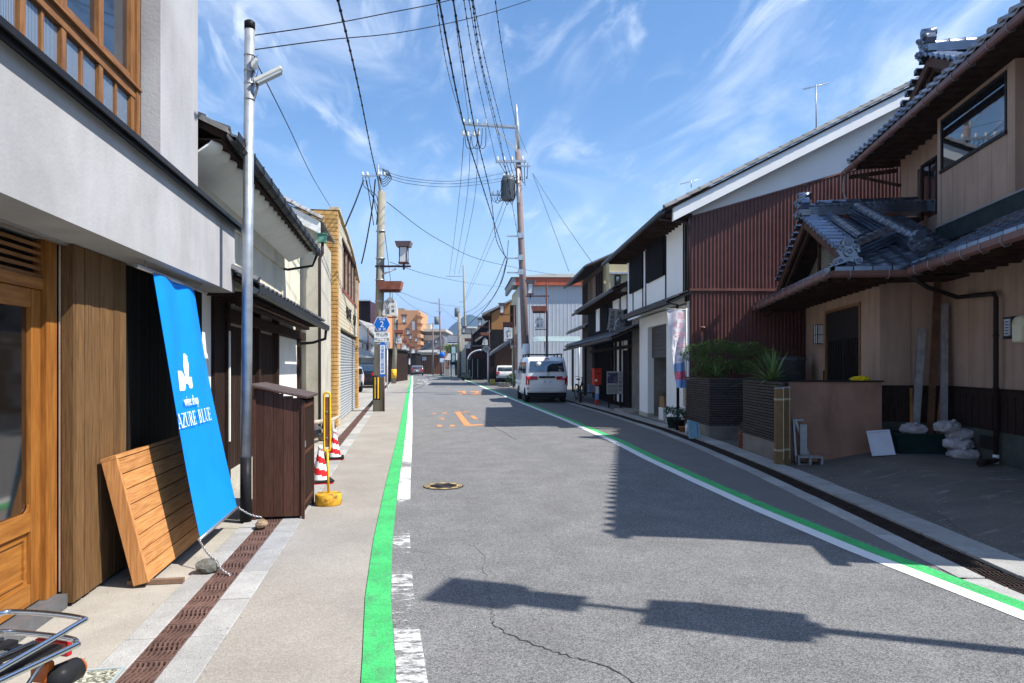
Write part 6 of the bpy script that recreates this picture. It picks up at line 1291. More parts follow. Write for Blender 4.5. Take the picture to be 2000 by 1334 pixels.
ins = MB().lathe([(.03, 0), (.07, .04), (.03, .08), (.07, .12), (.03, .16), (.05, .2)], n=8).mesh('insulator', cwhite)
for px, py in ((906, 243), (917, 244), (932, 244), (950, 244), (972, 316), (985, 316), (1000, 316), (1020, 315), (962, 381), (972, 381)): inst('insulator', ins, Matrix.Translation((ux(px, D_), D_ - .2, zy(py, D_))), t)
for px, py in ((905, 250), (914, 252), (926, 252), (935, 250)): inst('insulator', ins, Matrix.Translation((ux(px, D_), D_ - .1, zy(py + 16, D_))) @ Matrix.Scale(1.6, 4), t)
tr = MB().lathe([(.0, -.02), (.30, 0), (.34, .06), (.34, 1.15), (.30, 1.2), (.28, 1.28), (.0, 1.3)], (ux(992.5, D_), D_ - .25, zy(394, D_)), 20).build('transformer', M('transformer_grey', (.13, .145, .16), .5, .1, 5), t)
fin = MB().box(.335, .38, -.012, .012, .12, 1.05).mesh('cooling_fin', MATS['transformer_grey'])
for k in range(24): inst('cooling_fin', fin, Matrix.Translation((ux(992.5, D_), D_ - .25, zy(394, D_))) @ Matrix.Rotation(2 * pi * k / 24, 4, 'Z'), tr)
for px in (984, 992, 1000): inst('bushing', ins, Matrix.Translation((ux(px, D_), D_ - .3, zy(350, D_))), tr)
MB().tube([Q(1012, 330, D_ - .3), Q(1013, 395, D_ - .3)], .06, 8).build('cable_riser', cwhite, t)
m = MB()
for j in range(9):
    a = Q(975 + 7 * j, 318, D_ - .3); b = Q(1012 + 2 * j, 345 + 6 * (j % 4), D_ - .35); c_ = (a + b) / 2 + Vector((0, 0, -.35 - .1 * R())); m.tube(curve([a, c_, b], 5), .018, 5)
for j in range(8):
    a = Q(960 + 5 * j, 385, D_ - .3); b = Q(985 + 4 * j, 350 + 8 * (j % 3), D_ - .5); c_ = (a + b) / 2 + Vector((-.1, 0, -.4 - .3 * R())); m.tube(curve([a, c_, b], 5), .016, 5)
for j in range(3): m.tube(curve([Q(908 + 12 * j, 262, D_ - .2), Q(912 + 13 * j, 288, D_ - .3), Q(930 + 9 * j, 285, D_ - .3), Q(935 + 7 * j, 250, D_ - .3)], 5), .018, 5)
m.build('looped_cables', gutter_black, t)
# far poles
def far_pole(px, D, ytop, arms, lab, r=.16, lean=0, box=False, ybot=None):
    u = ux(px, D); zt = zy(ytop, D); t = FT('utility_pole', lab, 'utility pole', (u, D, 0)); MB().tube([(u + lean, D, 0), (u, D, zt)], r, 10, r * .6).build('shaft', pole_b if r < .2 else conc_pole, t)
    for (a, b, y_) in arms: MB().bar((ux(a, D), D - .15, zy(y_, D)), (ux(b, D), D - .15, zy(y_, D)), .12, .12).build('cross_arm', galv, t)
    if box: MB().lathe([(.35, 0), (.35, 1.2)], (ux(box[0], D), D - .2, zy(box[1], D)), 12).build('transformer', MATS['transformer_grey'], t)
    return t
far_pole(905, 92, 518, ((872, 903, 540), (884, 886, 528), (897, 906, 590)), 'far leaning utility pole right of the street with a thin bent top, before the mountain', .2, .45, (893, 619)); far_pole(897, 84, 612, (), 'stout pale concrete column pole beside the teal sign', .28)
far_pole(858, 104, 583, ((840, 858, 592), (852, 864, 608)), 'far thin utility pole before the grey tiled roofs', .17, .3, (853, 634)); far_pole(845.5, 112, 630, ((830, 848, 633),), 'short far utility pole left of its taller neighbour', .15)
# ---- wires, strung through points of the place
wire_m = M('black_cable', (.012, .012, .014), .5, .2, 5); n_w = [0]
def wire(pts, r, lab, wrap=0, g='overhead cables'):
    P = curve([UD(ux(px, D), D, zy(py, D)) for px, py, D in pts], 9); m = MB().tube(P, r, 5)
    if wrap:
        n_w[0] += 1; k = 0
        for i in range(len(P) - 1):
            sN = max(1, int((P[i + 1] - P[i]).length / .55))
            for j in range(sN):
                p = P[i].lerp(P[i + 1], j / sN); d = (P[i + 1] - P[i]).normalized(); m.tube([p - d * .035, p + d * .035], r * wrap, 5)
    o = m.build('overhead_cable', wire_m, None, lab, 'cable', g, at=P[0])
wire([(792, -330, 6.0), (857, 0, 10.5), (905, 240, 17), (945, 372, 24), (986, 500, 35.6)], .017, 'thickest black bundle from the top edge down to the tallest pole', 1.5)
wire([(832, -260, 7.5), (885, 0, 11.5), (925, 240, 18), (958, 380, 25), (970, 470, 32), (992, 508, 35.6)], .015, 'second thick black bundle just right of the thickest one', 1.6)
wire([(848, -100, 11), (856, 30, 13), (880, 160, 20), (905, 245, 36)], .008, 'thin dotted line left of the thick bundles ending at the top cross arm', 1.9); wire([(885, 0, 14), (900, 120, 20), (917, 245, 36)], .008, 'thin dotted line between the thick bundles ending at the top cross arm', 1.9)
for k, (x0, x1, y1) in enumerate(((906, 970, 318), (916, 985, 318), (924, 1000, 320))): wire([(x0 - 4, -60, 12), (x0, 0, 13.5), ((x0 + x1) / 2 - 4, 160, 22), (x1, y1, 35.7)], .009, ('left', 'middle', 'right')[k] + ' one of three thin lines right of the thick bundles to the second arm', 2.0)
wire([(912, -60, 11), (922, 0, 12.5), (942, 130, 18), (978, 280, 27), (1012, 463, 35.7)], .010, 'ringed line farthest right from the top edge, passing down to the pole bracket', 2.4)
for k in range(3): wire([(1030 + 3 * k, 300 + 9 * k, 35.8), (1010, 250, 24), (985 - 4 * k, 120, 15), (962 - 6 * k, -40, 11)], .007, ('left', 'middle', 'right')[2 - k] + ' faint line farthest right of the overhead bundle, up to the top edge', 1.8) if k < 1 else None
for k in range(3): wire([(906 + 13 * k, 268, 35.9), (895 + 15 * k, 400, 55), (878 + 9 * k, 536, 90)], .015, ('left', 'middle', 'right')[k] + ' one of three pale lines from the top cross arm to the far leaning pole', 1.6)
for k in range(2): wire([(985 + 8 * k, 390, 35.9), (950 + 8 * k, 480, 60), (905 + 3 * k, 590, 91)], .014, ('left', 'right')[k] + ' line from under the transformer to the far leaning pole')
wire([(990, 510, 35.5), (975, 560, 48), (945, 605, 68), (908, 640, 91)], .030, 'heavy grey bundle sagging from the tallest pole towards the far houses', 1.3); wire([(988, 500, 35.5), (962, 560, 55), (930, 600, 75), (905, 612, 91)], .022, 'looped lighter bundle beside the heavy sagging one'); wire([(993, 470, 35.5), (985, 525, 50), (960, 585, 70), (906, 625, 91)], .018, 'third sagging line from the tallest pole to the far leaning pole')
wire([(618, -150, 5.6), (660, 0, 8), (700, 170, 12.5), (726, 300, 19), (738, 350, 22.3)], .014, 'black line from the top left edge down to the top of the near concrete pole', 1.5)
wire([(738, 350, 22.3), (752, 460, 34), (768, 590, 56.8)], .018, 'line continuing from the near concrete pole top to the second concrete pole')
wire([(497, 69, 6.84), (640, 48, 7.2), (760, 25, 7.8), (868, 3, 8.5), (960, -25, 9.5)], .006, 'upper thin wire from the galvanised pole to the right across the sky'); wire([(497, 97, 6.84), (640, 78, 7.5), (790, 62, 9), (940, 30, 11), (1060, -8, 13)], .006, 'lower thin wire from the galvanised pole crossing behind the thick bundles')
wire([(497, 115, 6.86), (560, 240, 9), (610, 345, 13), (648, 408, 18.5)], .006, 'thin wire from the galvanised pole down to the tan brick parapet')
for k, (a, b, s2) in enumerate(((333, 333, 353), (338, 345, 358), (343, 350, 364))): wire([(748, a, 22.4), (800, s2 - 5, 25), (880, s2 + 1, 30), (960, (b + s2) / 2, 34), (1010, b - 3, 35.8)], .009, ('top', 'middle', 'lowest')[k] + ' one of three lines sagging between the near concrete pole and the tallest pole')
wire([(755, 394, 22.4), (860, 470, 30), (970, 515, 40), (1150, 545, 60), (1300, 552, 80)], .012, 'thin line slanting right from the near concrete pole behind the tallest pole'); wire([(762, 512, 22.4), (850, 540, 34), (940, 556, 60), (1010, 563, 90)], .010, 'thin low line running right from under the lantern bracket')
wire([(1040, 338, 35.8), (1075, 432, 32), (1111, 530, 28)], .010, 'left one of two wires dropping from the tallest pole to the right roofs'); wire([(1040, 338, 35.8), (1095, 425, 27), (1163, 522, 21)], .008, 'right one of two wires dropping from the tallest pole to the dark townhouse eave')
wire([(710, 352, 22.3), (694, 395, 20), (674, 442, 18.4)], .022, 'short thick cable left of the near concrete pole, down to the brick parapet'); wire([(716, 352, 22.3), (724, 400, 22.2), (730, 440, 22.2)], .014, 'short cable hanging beside the near concrete pole'); wire([(733, 350, 22.3), (728, 400, 22.3), (716, 470, 22.3), (706, 515, 22.5)], .022, 'thick cable looping down left of the near concrete pole behind the brick shop')
for k, (a, b) in enumerate((((760, 560, 57), (850, 620, 104)), ((770, 565, 57), (905, 600, 92)), ((860, 600, 104), (960, 660, 61)))): wire([(*a,), ((a[0] + b[0]) / 2, (a[1] + b[1]) / 2 + 8, (a[2] + b[2]) / 2), (*b,)], .016, ('faint line from the second concrete pole to a far left pole', 'faint line from the second concrete pole to the far leaning pole', 'faint line from the far thin pole to the arched carport lamp')[k])
# ---- vehicles
paint_w = M('white_van_paint', (.80, .81, .82), .25, .02, 2, coat=.6); tyre = M('tyre_rubber', (.02, .02, .02), .85, .2, 9); carglass = glassy('car_glass', (.02, .03, .035), .04); red_l = M('red_lamp_plastic', (.40, .01, .012), .2, .1, 9, coat=.5); blackp = M('black_bumper_plastic', (.018, .018, .02), .6, .2, 9)
def loft_body(t, prof, hw, mat, name='body'):
    """prof: (y, z) outline going round; hw(z, y): half width"""
    n = len(prof); vs = []; cols = (-1, -.93, -.6, 0, .6, .93, 1)
    for c_ in cols:
        ins_ = .045 if abs(c_) == 1 else 0
        cy = sum(p[0] for p in prof) / n; cz_ = sum(p[1] for p in prof) / n
        for (y, z) in prof:
            bul = .03 * (1 - c_ * c_)
            yy_ = y + (cy - y) * ins_ / 1.2 + (-bul if y < .3 else (bul * 2.5 if y > prof[-2][0] - .4 else 0)); zz_ = z + (cz_ - z) * ins_
            vs.append((c_ * hw(z, y), yy_, zz_ + (bul * .6 if z > 1.2 else 0)))
    k = len(cols); fs = [(c_ * n + i, (c_ + 1) * n + i, (c_ + 1) * n + (i + 1) % n, c_ * n + (i + 1) % n) for c_ in range(k - 1) for i in range(n)] + [tuple(range(n)), tuple(reversed(range((k - 1) * n, k * n)))]
    o = MB().add(vs, fs, True).build(name, mat, t, recalc=True); return o
def wheel(t, x, y, r=.31, w_=.19):
    sg = -1 if x < 0 else 1; o = MB().lathe([(r * .7, -w_ / 2), (r * .95, -w_ / 2), (r, -w_ / 4), (r, w_ / 4), (r * .95, w_ / 2), (r * .7, w_ / 2)], (x, y, r), 24, axis='X').build('wheel', tyre, t)
    MB().lathe([(0, sg * (w_ / 2 - .01)), (r * .3, sg * (w_ / 2 - .02)), (r * .72, sg * (w_ / 2 - .005))], (x, y, r), 20, axis='X').build('rim', galv, o)
    m = MB().lathe([(0, 0), (r * 1.17, 0), (r * 1.17, .004)], (x + sg * (w_ / 2 + .002) - sg * .06, y, r + .02), 24, axis='X').build('wheel_arch', blackp, t)
def vehicle(nm, lab, cat, u, D, rot, prof, W_, mat, belt, glass_r, lights, wb, rack=False, plate=None, tumble=.16):
    t = thing(nm, lab, cat, (0, 0, 0), 0); t.location = UD(u, D); t.rotation_euler = (0, 0, rot); OFS[t.name] = Vector((0, 0, 0))
    hw = lambda z, y: W_ / 2 * (1 if z < belt else 1 - tumble * (z - belt) / 1.0) * (1 if z > .5 else .97)
    loft_body(t, prof, hw, mat)
    ye = lambda z: lerp(sorted([(p[1], p[0]) for p in prof if p[0] < .75]), z)     # rear face
    z0, z1 = glass_r; a = .86
    rows = [[(c_ * hw(z, 0) * a * (1 - .02 * (z - z0)), ye(z) - .034 - .028 * (1 - c_ * c_), z) for c_ in (-1, -.5, 0, .5, 1)] for z in [z0 + (z1 - z0) * k / 4 for k in range(5)]]
    MB().slab(rows, (0, .01, 0)).build('rear_window', carglass, t)
    for s in (-1, 1):
        L_ = prof[-3][0]
        for y0, y1 in ((.35, 1.5), (1.6, 2.55), (2.62, 3.2)):
            if y1 > L_ - .9: continue
            q = [(s * (hw(belt + .06, 0) + .004), y0, belt + .06), (s * (hw(belt + .06, 0) + .004), y1, belt + .06), (s * (hw(z1, 0) + .006), y1 - (.12 if y1 > 3 else 0), z1 - .03), (s * (hw(z1, 0) + .006), y0 + .06, z1 - .03)]
            MB().prism(q, (-s * .01, 0, 0)).build('side_window', carglass, t)
        wheel(t, s * (W_ / 2 - .11), .62); wheel(t, s * (W_ / 2 - .11), .62 + wb)
        x0, x1, lz0, lz1 = lights
        MB().prism([(s * x1, ye(lz0) - .05, lz0), (s * (x1 + .0), ye(lz1) - .05, lz1), (s * (W_ / 2 + .004), ye(lz1) + .02, lz1 + .03), (s * (W_ / 2 + .004), ye(lz0) + .02, lz0 - .2), (s * (W_ / 2 - .13), ye(lz0) - .04, lz0 - .2), (s * (W_ / 2 - .13), ye(lz0) - .05, lz0)], (0, .05, 0)).build('rear_light', red_l, t)
        MB().prism([(s * (W_ / 2), L_ - 1.35, belt + .0), (s * (W_ / 2 + .17), L_ - 1.38, belt + .02), (s * (W_ / 2 + .17), L_ - 1.38, belt + .18), (s * (W_ / 2), L_ - 1.35, belt + .16)], (0, .07, 0)).build('door_mirror', mat, t)
    MB().box(-W_ / 2 * .93, W_ / 2 * .93, -.03, .15, .24, .42).build('rear_bumper', blackp, t); MB().box(-W_ / 2 * .9, W_ / 2 * .9, .1, prof[-3][0], .2, .36).build('underside', blackp, t)
    if plate: MB().box(-.17, .17, ye(plate) - .062, ye(plate) - .05, plate - .08, plate + .08).build('number_plate', white_s, t); text(VAN_TXT, .09, dgr, t, (.02, ye(plate) - .064, plate - .01))
    return t, hw, ye
vprof = [(.06, .30), (-.0, .42), (-.02, .8), (.0, 1.02), (.04, 1.22), (.13, 1.58), (.2, 1.74), (.34, 1.82), (.8, 1.85), (2.0, 1.86), (2.9, 1.81), (3.2, 1.68), (3.75, 1.12), (4.2, .98), (4.34, .82), (4.38, .4), (4.3, .30)]
VAN_TXT = '滋 ・58'
t, hw, ye = vehicle('white_van', 'white compact cargo van parked at the right with black roof bars', 'van', ux(1068, 27.4), 27.4, -radians(3.9), vprof, 1.70, paint_w, 1.12, (1.26, 1.68), (0, .38, .93, 1.06), 2.72, plate=.86)
MB().box(-.33, .33, -.085, -.03, 1.0, 1.075).build('garnish', blackp, t); MB().box(-.09, .09, .05, .1, 1.755, 1.80).build('high_brake_light', red_l, t); MB().bar((.0, -.075, 1.2), (.14, -.02, 1.28), .02, .015).build('rear_wiper', blackp, t)
MB().lathe([(.035, -.006), (.045, 0), (.035, .006)], (.05, -.09, 1.15), 14, axis='Y').build('badge', galv, t)
MB().box(-.33, .36, -.077, -.07, .60, .603).box(-.76, .76, -.06, -.052, .46, .465).build('panel_line', blackp, t); MB().box(-.80, -.745, -.05, .2, .55, .6).build('reflector', red_l, t)
for k, y in enumerate((.55, 1.6, 2.5)):
    MB().tube([(-.74, y, 1.96), (.74, y, 1.96)], .018, 6).build('roof_bar', blackp, t)
    for x in (-.68, .68): MB().bar((x, y, 1.80), (x, y, 1.96), .03, .05).build('bar_foot', blackp, t)
for x in (.55, .66): MB().tube([(x, .45, 1.99), (x, 2.6, 1.99)], .022, 6).build('carried_tube', galv, t)
MB().box(-.52, -.08, -.0 + .02, .03, 1.3, 1.62); MB().lathe([(0, -.003), (.11, 0), (.11, .003)], (-.32, .02, 1.55), 14, axis='Y').build('window_sticker', white_s, t)
mv = [(.08, .3), (0, .45), (-.03, .9), (.0, 1.08), (.12, 1.45), (.28, 1.68), (.6, 1.72), (2.6, 1.72), (3.1, 1.62), (3.7, 1.12), (4.4, .95), (4.55, .75), (4.58, .4), (4.5, .3)]
vehicle('black_minivan', 'black minivan parked in the lot behind the tan brick shop', 'minivan', ux(710, 45.5), 45.5, -radians(2), mv, 1.72, M('black_car_paint', (.012, .013, .016), .2, .05, 3, coat=.8), 1.05, (1.12, 1.58), (0, .55, .82, 1.02), 2.8)
hb = [(.1, .3), (0, .45), (-.04, .8), (.02, .98), (.25, 1.3), (.5, 1.44), (1.2, 1.50), (2.2, 1.48), (2.6, 1.4), (3.2, 1.02), (3.9, .88), (4.1, .7), (4.12, .4), (4.05, .3)]
vehicle('white_car', 'white car, only its corner showing beside the tan brick shop', 'car', ux(683, 39.7), 39.7, pi - radians(8), hb, 1.7, paint_w, .95, (1.02, 1.36), (0, .55, .78, .92), 2.5)
VAN_TXT = '12'
vehicle('grey_hatchback', 'small grey hatchback seen from behind at the far end of the street', 'car', ux(815, 102), 102, -radians(2), hb, 1.78, M('grey_brown_paint', (.16, .14, .145), .3, .05, 3, coat=.6), .95, (1.02, 1.36), (0, .5, .82, .98), 2.55, plate=.72)
vehicle('white_suv', 'silver white car parked under the dark lean-to behind the white van', 'car', ux(988, 60), 60, -radians(8), hb, 1.7, paint_w, .95, (1.02, 1.36), (0, .55, .8, .95), 2.5)
vehicle('dark_blue_car', 'dark car parked on the left side far down by the second concrete pole', 'car', ux(781, 88), 88, -radians(2), hb, 1.7, M('navy_paint', (.02, .03, .07), .3), .95, (1.02, 1.36), (0, .55, .8, .95), 2.5)
# ================================================================ the far half of the street (view-aligned axes)
def wall_poly(par, pts, z0, z1, mat, nm='wall'):
    return MB().prism([(x, y, z0) for x, y in pts], (0, 0, z1 - z0)).build(nm, mat, par)
def win(par, u0, u1, z0, z1, D, mat=None, fr=None):
    w_ = MB().box(u0, u1, D - .06, D - .01, z0, z1).build('window', fr or dark_metal, par); MB().box(u0 + .08, u1 - .08, D - .075, D - .062, z0 + .08, z1 - .08).build('pane', mat or pane_glass, w_); return w_
# light blue corrugated house
bluec = M('pale_blue_corrugated_steel', (.40, .43, .47), .5, .05, 1, stain=((.33, .38, .45), .7, .5, .8, .5, (1, 1, .3)))
t = FT('corrugated_house', 'pale blue corrugated house with a rusty red fascia and grey roof behind the van', 'house', (4, 50, 0))
A = (ux(1014, 50), 50); Bq = (ux(1014, 50) - .53, 57); z_ = zy(558, 50)
wall_poly(t, [A, (9, 50.2), (9, 57.5), Bq], 0, z_, M('pale_yellow_wall', (.58, .55, .40), .85, .06, 3))
xs = []; x = A[0]
while x < 9: xs += [(x, -.02), (x + .20, -.02), (x + .215, -.032), (x + .255, -.032), (x + .27, -.02)]; x += .28
MB().add([(x, 50 + y + .02 * (x - A[0]), z) for x, y in xs for z in (0, z_)], [(2 * i, 2 * i + 2, 2 * i + 3, 2 * i + 1) for i in range(len(xs) - 1)]).build('corrugated_cladding', bluec, t)
fas = M('rusty_red_fascia', (.42, .10, .05), .6, .15, 3, stain=((.22, .10, .06), 2, .52, .7, .8))
MB().prism([(A[0] - .45, 49.6, z_), (9.2, 49.8, z_), (9.2, 49.8, z_ + .55), (A[0] - .45, 49.6, z_ + .55)], (0, .3, 0)).build('fascia', fas, t)
MB().prism([(A[0] - .47, 49.6, z_), (A[0] - 1.1, 57.6, z_), (A[0] - 1.1, 57.6, z_ + .55), (A[0] - .47, 49.6, z_ + .55)], (.2, 0, 0)).build('fascia', M('grey_fascia', (.3, .31, .32), .7, .1), t)
MB().add([(A[0] - .6, 49.5, z_ + .57), (9.4, 49.7, z_ + .57), (9.4, 57.9, z_ + .57), (A[0] - 1.2, 57.9, z_ + .57), (A[0] + 2.2, 53.5, z_ + 1.35), (9.4, 53.7, z_ + 1.35)], [(0, 1, 5, 4), (1, 2, 5), (2, 3, 4, 5), (3, 0, 4)]).build('roof', M('grey_slate_roof', (.22, .22, .21), .85, .2, 12, .4, 8), t)
for a in (53, 55): MB().box(A[0] - .38 - .3, A[0] - .26, a, a + .9, 4.6, 6.2).build('window', dark_metal, t)
MB().box(A[0] - .62, A[0] - .2, 51, 56.5, 2.9, 3.0).build('balcony_slab', galv, t); MB().prism([(A[0] - .1, 49.96, 0), (A[0] + .28, 49.96, 0), (A[0] + .28, 49.96, 7.3), (A[0] - .1, 49.96, 7.3)], (0, -.12, 0)).build('corner_trim', bluec, t)
for k in range(6): MB().box(A[0] - .64, A[0] - .60, 51 + k * 1.0, 51.06 + k * 1.0, 3.0, 3.9).build('balcony_rail', galv, t)
t = FT('awning', 'pale turquoise translucent awning in front of the blue corrugated wall', 'awning', (3, 46, 0)); tq = M('turquoise_sheet', (.25, .33, .34), .35, .1, 3)
rows = [[(ux(1041, 45) + (ux(1132, 45) - ux(1041, 45)) * i / 14, 45 - 1.0 * v, zy(657, 45) - .36 * v - (.0 if i > 1 else 0) - (.08 * (1 if i == 0 else 0))) for i in range(15)] for v in (0, .3, .6, .85, 1)]
MB().slab(rows, (0, 0, .03)).build('canopy_sheet', tq, t)
for px in (1064, 1131): MB().tube([Q(px, 662, 44.4), (ux(px, 44.4), 44.4, 0)], .05, 6).build('post', galv, t)
# two-storey house beyond the black townhouse
t = FT('balcony_house', 'brown two storey wooden house with tiled eaves rising behind the black townhouse', 'house', (5, 36, 0))
f1 = lambda px: ((5.0 - 0) - .0) 
P0, P1 = (ux(1178, 33.5), 33.5), (ux(1137, 41), 41)
wall_poly(t, [P0, (P0[0] + 5, 33.9), (P1[0] + 5, 41.4), P1], 0, 6.55, M('brown_house_wall', (.10, .075, .06), .8, .2, 4, st=(6, 6, 1)))
wall_poly(t, [(P0[0] + .02, 33.44), (P0[0] + 5, 33.84), (P0[0] + 5, 33.9), (P0[0] + .02, 33.49)], 0, 6.5, M('cream_side_wall', (.50, .43, .26), .85, .08, 2))
dv = Vector((P1[0] - P0[0], P1[1] - P0[1], 0)).normalized(); nv = Vector((-dv.y, dv.x, 0))
for k, (a, b, mt_) in enumerate(((.3, 1.9, dark_wood), (2.0, 3.6, M('paper_screen', (.40, .30, .22), .8, .2, 9)), (3.7, 4.9, MATS['paper_screen']), (5.1, 6.9, dark_wood))):
    p = Vector((*P0, 0)); q0, q1 = p + dv * a + nv * .04, p + dv * b + nv * .04; MB().prism([q0 + Z3 * 4.75, q1 + Z3 * 4.75, q1 + Z3 * 6.2, q0 + Z3 * 6.2], -nv * .05).build('window_screen', mt_, t)
    for j in range(4): qq = q0.lerp(q1, j / 3.2) + nv * .01; MB().bar(qq + Z3 * 4.75, qq + Z3 * 6.2, .05, .04).build('lattice_bar', dark_wood, t)
def eave(par, p, q, out, z, rise, back, mat=tile_grey, th=.12, gm_=gutter_black):
    p, q, out = Vector((*p, z)), Vector((*q, z)), Vector((*out, 0)); a, b = p + out, q + out; c_, d_ = q - out * back + Z3 * rise * (1 + back), p - out * back + Z3 * rise * (1 + back)
    n = int((a - b).length / .28); rows = []
    for i in range(n * 2 + 1):
        s_ = i / (n * 2); rows.append([a.lerp(b, s_) + Z3 * (.05 if i % 2 else 0), d_.lerp(c_, s_) + Z3 * (.05 if i % 2 else 0)])
    MB().slab(rows, (0, 0, .05)).build('tiled_roof', mat, par); MB().bar(a - Z3 * .1 + out * .05, b - Z3 * .1 + out * .05, .1, .1).build('gutter', gm_, par); MB().slab([[a - Z3 * .06, d_ - Z3 * .06], [b - Z3 * .06, c_ - Z3 * .06]], (0, 0, .05)).build('roof_boards', eave_wood, par)
o_ = (nv.x * .95, nv.y * .95); eave(t, (P0[0] - dv.x * .5, P0[1] - dv.y * .5), (P1[0] + dv.x * .7, P1[1] + dv.y * .7), o_, 6.35, .42, 3); eave(t, P0, (P1[0] + dv.x * .7, P1[1] + dv.y * .7), (nv.x * .8, nv.y * .8), 3.55, .3, .3)
eave(t, P0, (P1[0] + dv.x * .6, P1[1] + dv.y * .6), (nv.x * .9, nv.y * .9), 2.75, .25, .3)
t = FT('cream_flats', 'cream coloured rear building glimpsed between the two dark tiled roofs', 'building', (6, 30, 0)); wall_poly(t, [(ux(1190, 32), 32), (ux(1240, 32), 32), (ux(1240, 32), 33.2), (ux(1190, 32), 33.2)], 0, 6.5, MATS['cream_side_wall'])
for z in (4.9, 5.8): MB().box(ux(1192, 32), ux(1235, 32), 31.9, 31.99, z, z + .08).build('balcony_edge', galv, t)
win(t, ux(1200, 32), ux(1212, 32), 5.2, 5.75, 32)
# dark garage house with the long lean-to, timber gable house with orange wall above
t = FT('orange_gable_house', 'house with an orange brown gable wall showing above the dark lean-to roof', 'house', (-1, 70, 0)); ogm = M('orange_brown_cladding', (.33, .165, .06), .8, .15, 4, st=(1, 1, 8))
MB().prism([Q(960, 735, 70), Q(960, 612, 70), Q(998, 590, 70), Q(1020, 598, 70), Q(1020, 735, 70)], (0, 7, 0)).build('wall', ogm, t)
MB().prism([Q(941, 612, 69.5), Q(1000, 584, 69.5), Q(1000, 587, 69.5), Q(941, 617, 69.5)], (0, 8, 0)).build('roof', tile_pale, t); MB().prism([Q(941, 617, 69.4), Q(958, 609, 69.4), Q(958, 616, 69.4), Q(941, 618, 69.4)], (0, 7, 0)).build('eave_soffit', eave_wood, t)
t = FT('lean_to_house', 'black timber house with a long white edged lean-to roof over a parked car', 'house', (-.5, 62, 0))
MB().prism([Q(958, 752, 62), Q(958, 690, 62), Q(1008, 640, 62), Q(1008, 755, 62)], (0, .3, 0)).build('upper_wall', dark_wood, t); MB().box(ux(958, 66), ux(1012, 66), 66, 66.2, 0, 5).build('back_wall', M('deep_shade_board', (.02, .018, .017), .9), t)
MB().prism([Q(956, 692, 60), Q(1016, 652, 52), Q(1016, 656, 52), Q(956, 696, 60)], (0, 3, .3)).build('lean_to_roof', tile_pale, t)
for i in range(26): a = Q(956, 694, 59.9).lerp(Q(1016, 654, 51.9), (i + .5) / 26); MB().box(a.x - .07, a.x + .07, a.y - .12, a.y, a.z - .06, a.z + .1).build('eave_end_tile', cwhite if i > 21 else tile_pale, t)
win(t, ux(982, 60), ux(1002, 60), 3.6, 5.4, 61.5, M('pale_blind', (.5, .54, .6), .6)); MB().prism([Q(1003, 730, 51.5), Q(1003, 655, 51.5), Q(1013, 650, 51.5), Q(1013, 735, 51.5)], (0, .2, 0)).build('pale_post', MATS['pale_mullion'], t)
leaf_cloud([(ux(1002, 44), 44, .62, .55, .5, .38)], 700, .07, M('potted_shrub_leaf', (.05, .10, .04), .7, .5, 6), 'foliage', FT('potted_shrub', 'green potted shrub at the road edge left of the white van', 'shrub', (ux(1002, 44), 44, 0)))
t = FT('planter_pots', 'row of pale flower pots beside the shrub left of the van', 'flower pots', (ux(985, 48), 48, 0))
for px in (978, 985, 992): MB().lathe([(.14, 0), (.2, .3), (.22, .32)], (ux(px, 48), 48, 0), 10).build('pot', granite, t)
# arched carport, maroon hall, pale narrow building
t = FT('arched_carport', 'dark gate with a bluish arched carport roof on the right side far along', 'carport', (ux(933, 70), 70, 0)); arch = M('blue_violet_polycarbonate', (.13, .14, .32), .3, .15, 3)
rows = []
for k in range(13): a = pi * .5 * k / 12; rows.append([(ux(942, 70) - 1.35 * sin(a) * 1.0, y, 1.9 + .95 * cos(a) + .2) for y in (68, 71)])
MB().slab(rows, (.0, 0, .05)).build('arched_roof', arch, t)
for y in (68, 71):
    P = [(ux(942, 70) - 1.37 * sin(pi * .5 * k / 8), y, 2.1 + .97 * cos(pi * .5 * k / 8)) for k in range(9)]; MB().tube(P, .05, 6).build('arch_rib', white_s, t); MB().tube([P[-1], (P[-1][0], y, 0)], .05, 6).build('post', dark_metal, t)
MB().box(ux(911, 72), ux(944, 72), 72, 72.2, 0, 2.3).build('gate_panel', M('black_gate', (.02, .02, .022), .5), t)
for k in range(12): MB().box(ux(912, 71.9) + .14 * k, ux(912, 71.9) + .14 * k + .04, 71.9, 71.96, .2, 2.2).build('gate_bar', galv if k % 4 == 0 else dark_metal, t)
t = FT('maroon_hall', 'dark maroon flat roofed hall behind the arched carport', 'building', (ux(930, 78), 78, 0)); wall_poly(t, [(ux(910, 76), 76), (ux(958, 76), 76), (ux(958, 76), 84), (ux(910, 84), 84)], 0, zy(676, 76), M('dark_maroon_wall', (.07, .028, .025), .8, .2, 3)); MB().box(ux(908, 76), ux(958, 76), 75.8, 76, zy(677, 76), zy(674, 76)).build('roof_edge', tile_pale, t)
t = FT('pale_narrow_building', 'tall narrow pale grey building with brown boards behind the far lamps', 'building', (ux(920, 86), 86, 0)); wall_poly(t, [(ux(898, 86), 86), (ux(930, 86), 86), (ux(930, 86), 92), (ux(898, 86), 92)], 0, zy(640, 86), M('pale_grey_render', (.50, .49, .44), .85, .08, 2))
MB().box(ux(896, 86), ux(932, 86), 85.8, 86, zy(641, 86), zy(638, 86)).build('roof_edge', white_plaster, t); wall_poly(t, [(ux(929, 85), 85), (ux(945, 85), 85), (ux(945, 85), 88), (ux(929, 85), 88)], 0, zy(650, 85), dark_wood)
for k in range(5): MB().box(ux(930 + 3 * k, 84.9), ux(931 + 3 * k, 84.9), 84.85, 84.95, zy(680, 85), zy(652, 85)).build('slat', MATS['pale_grey_render'], t)
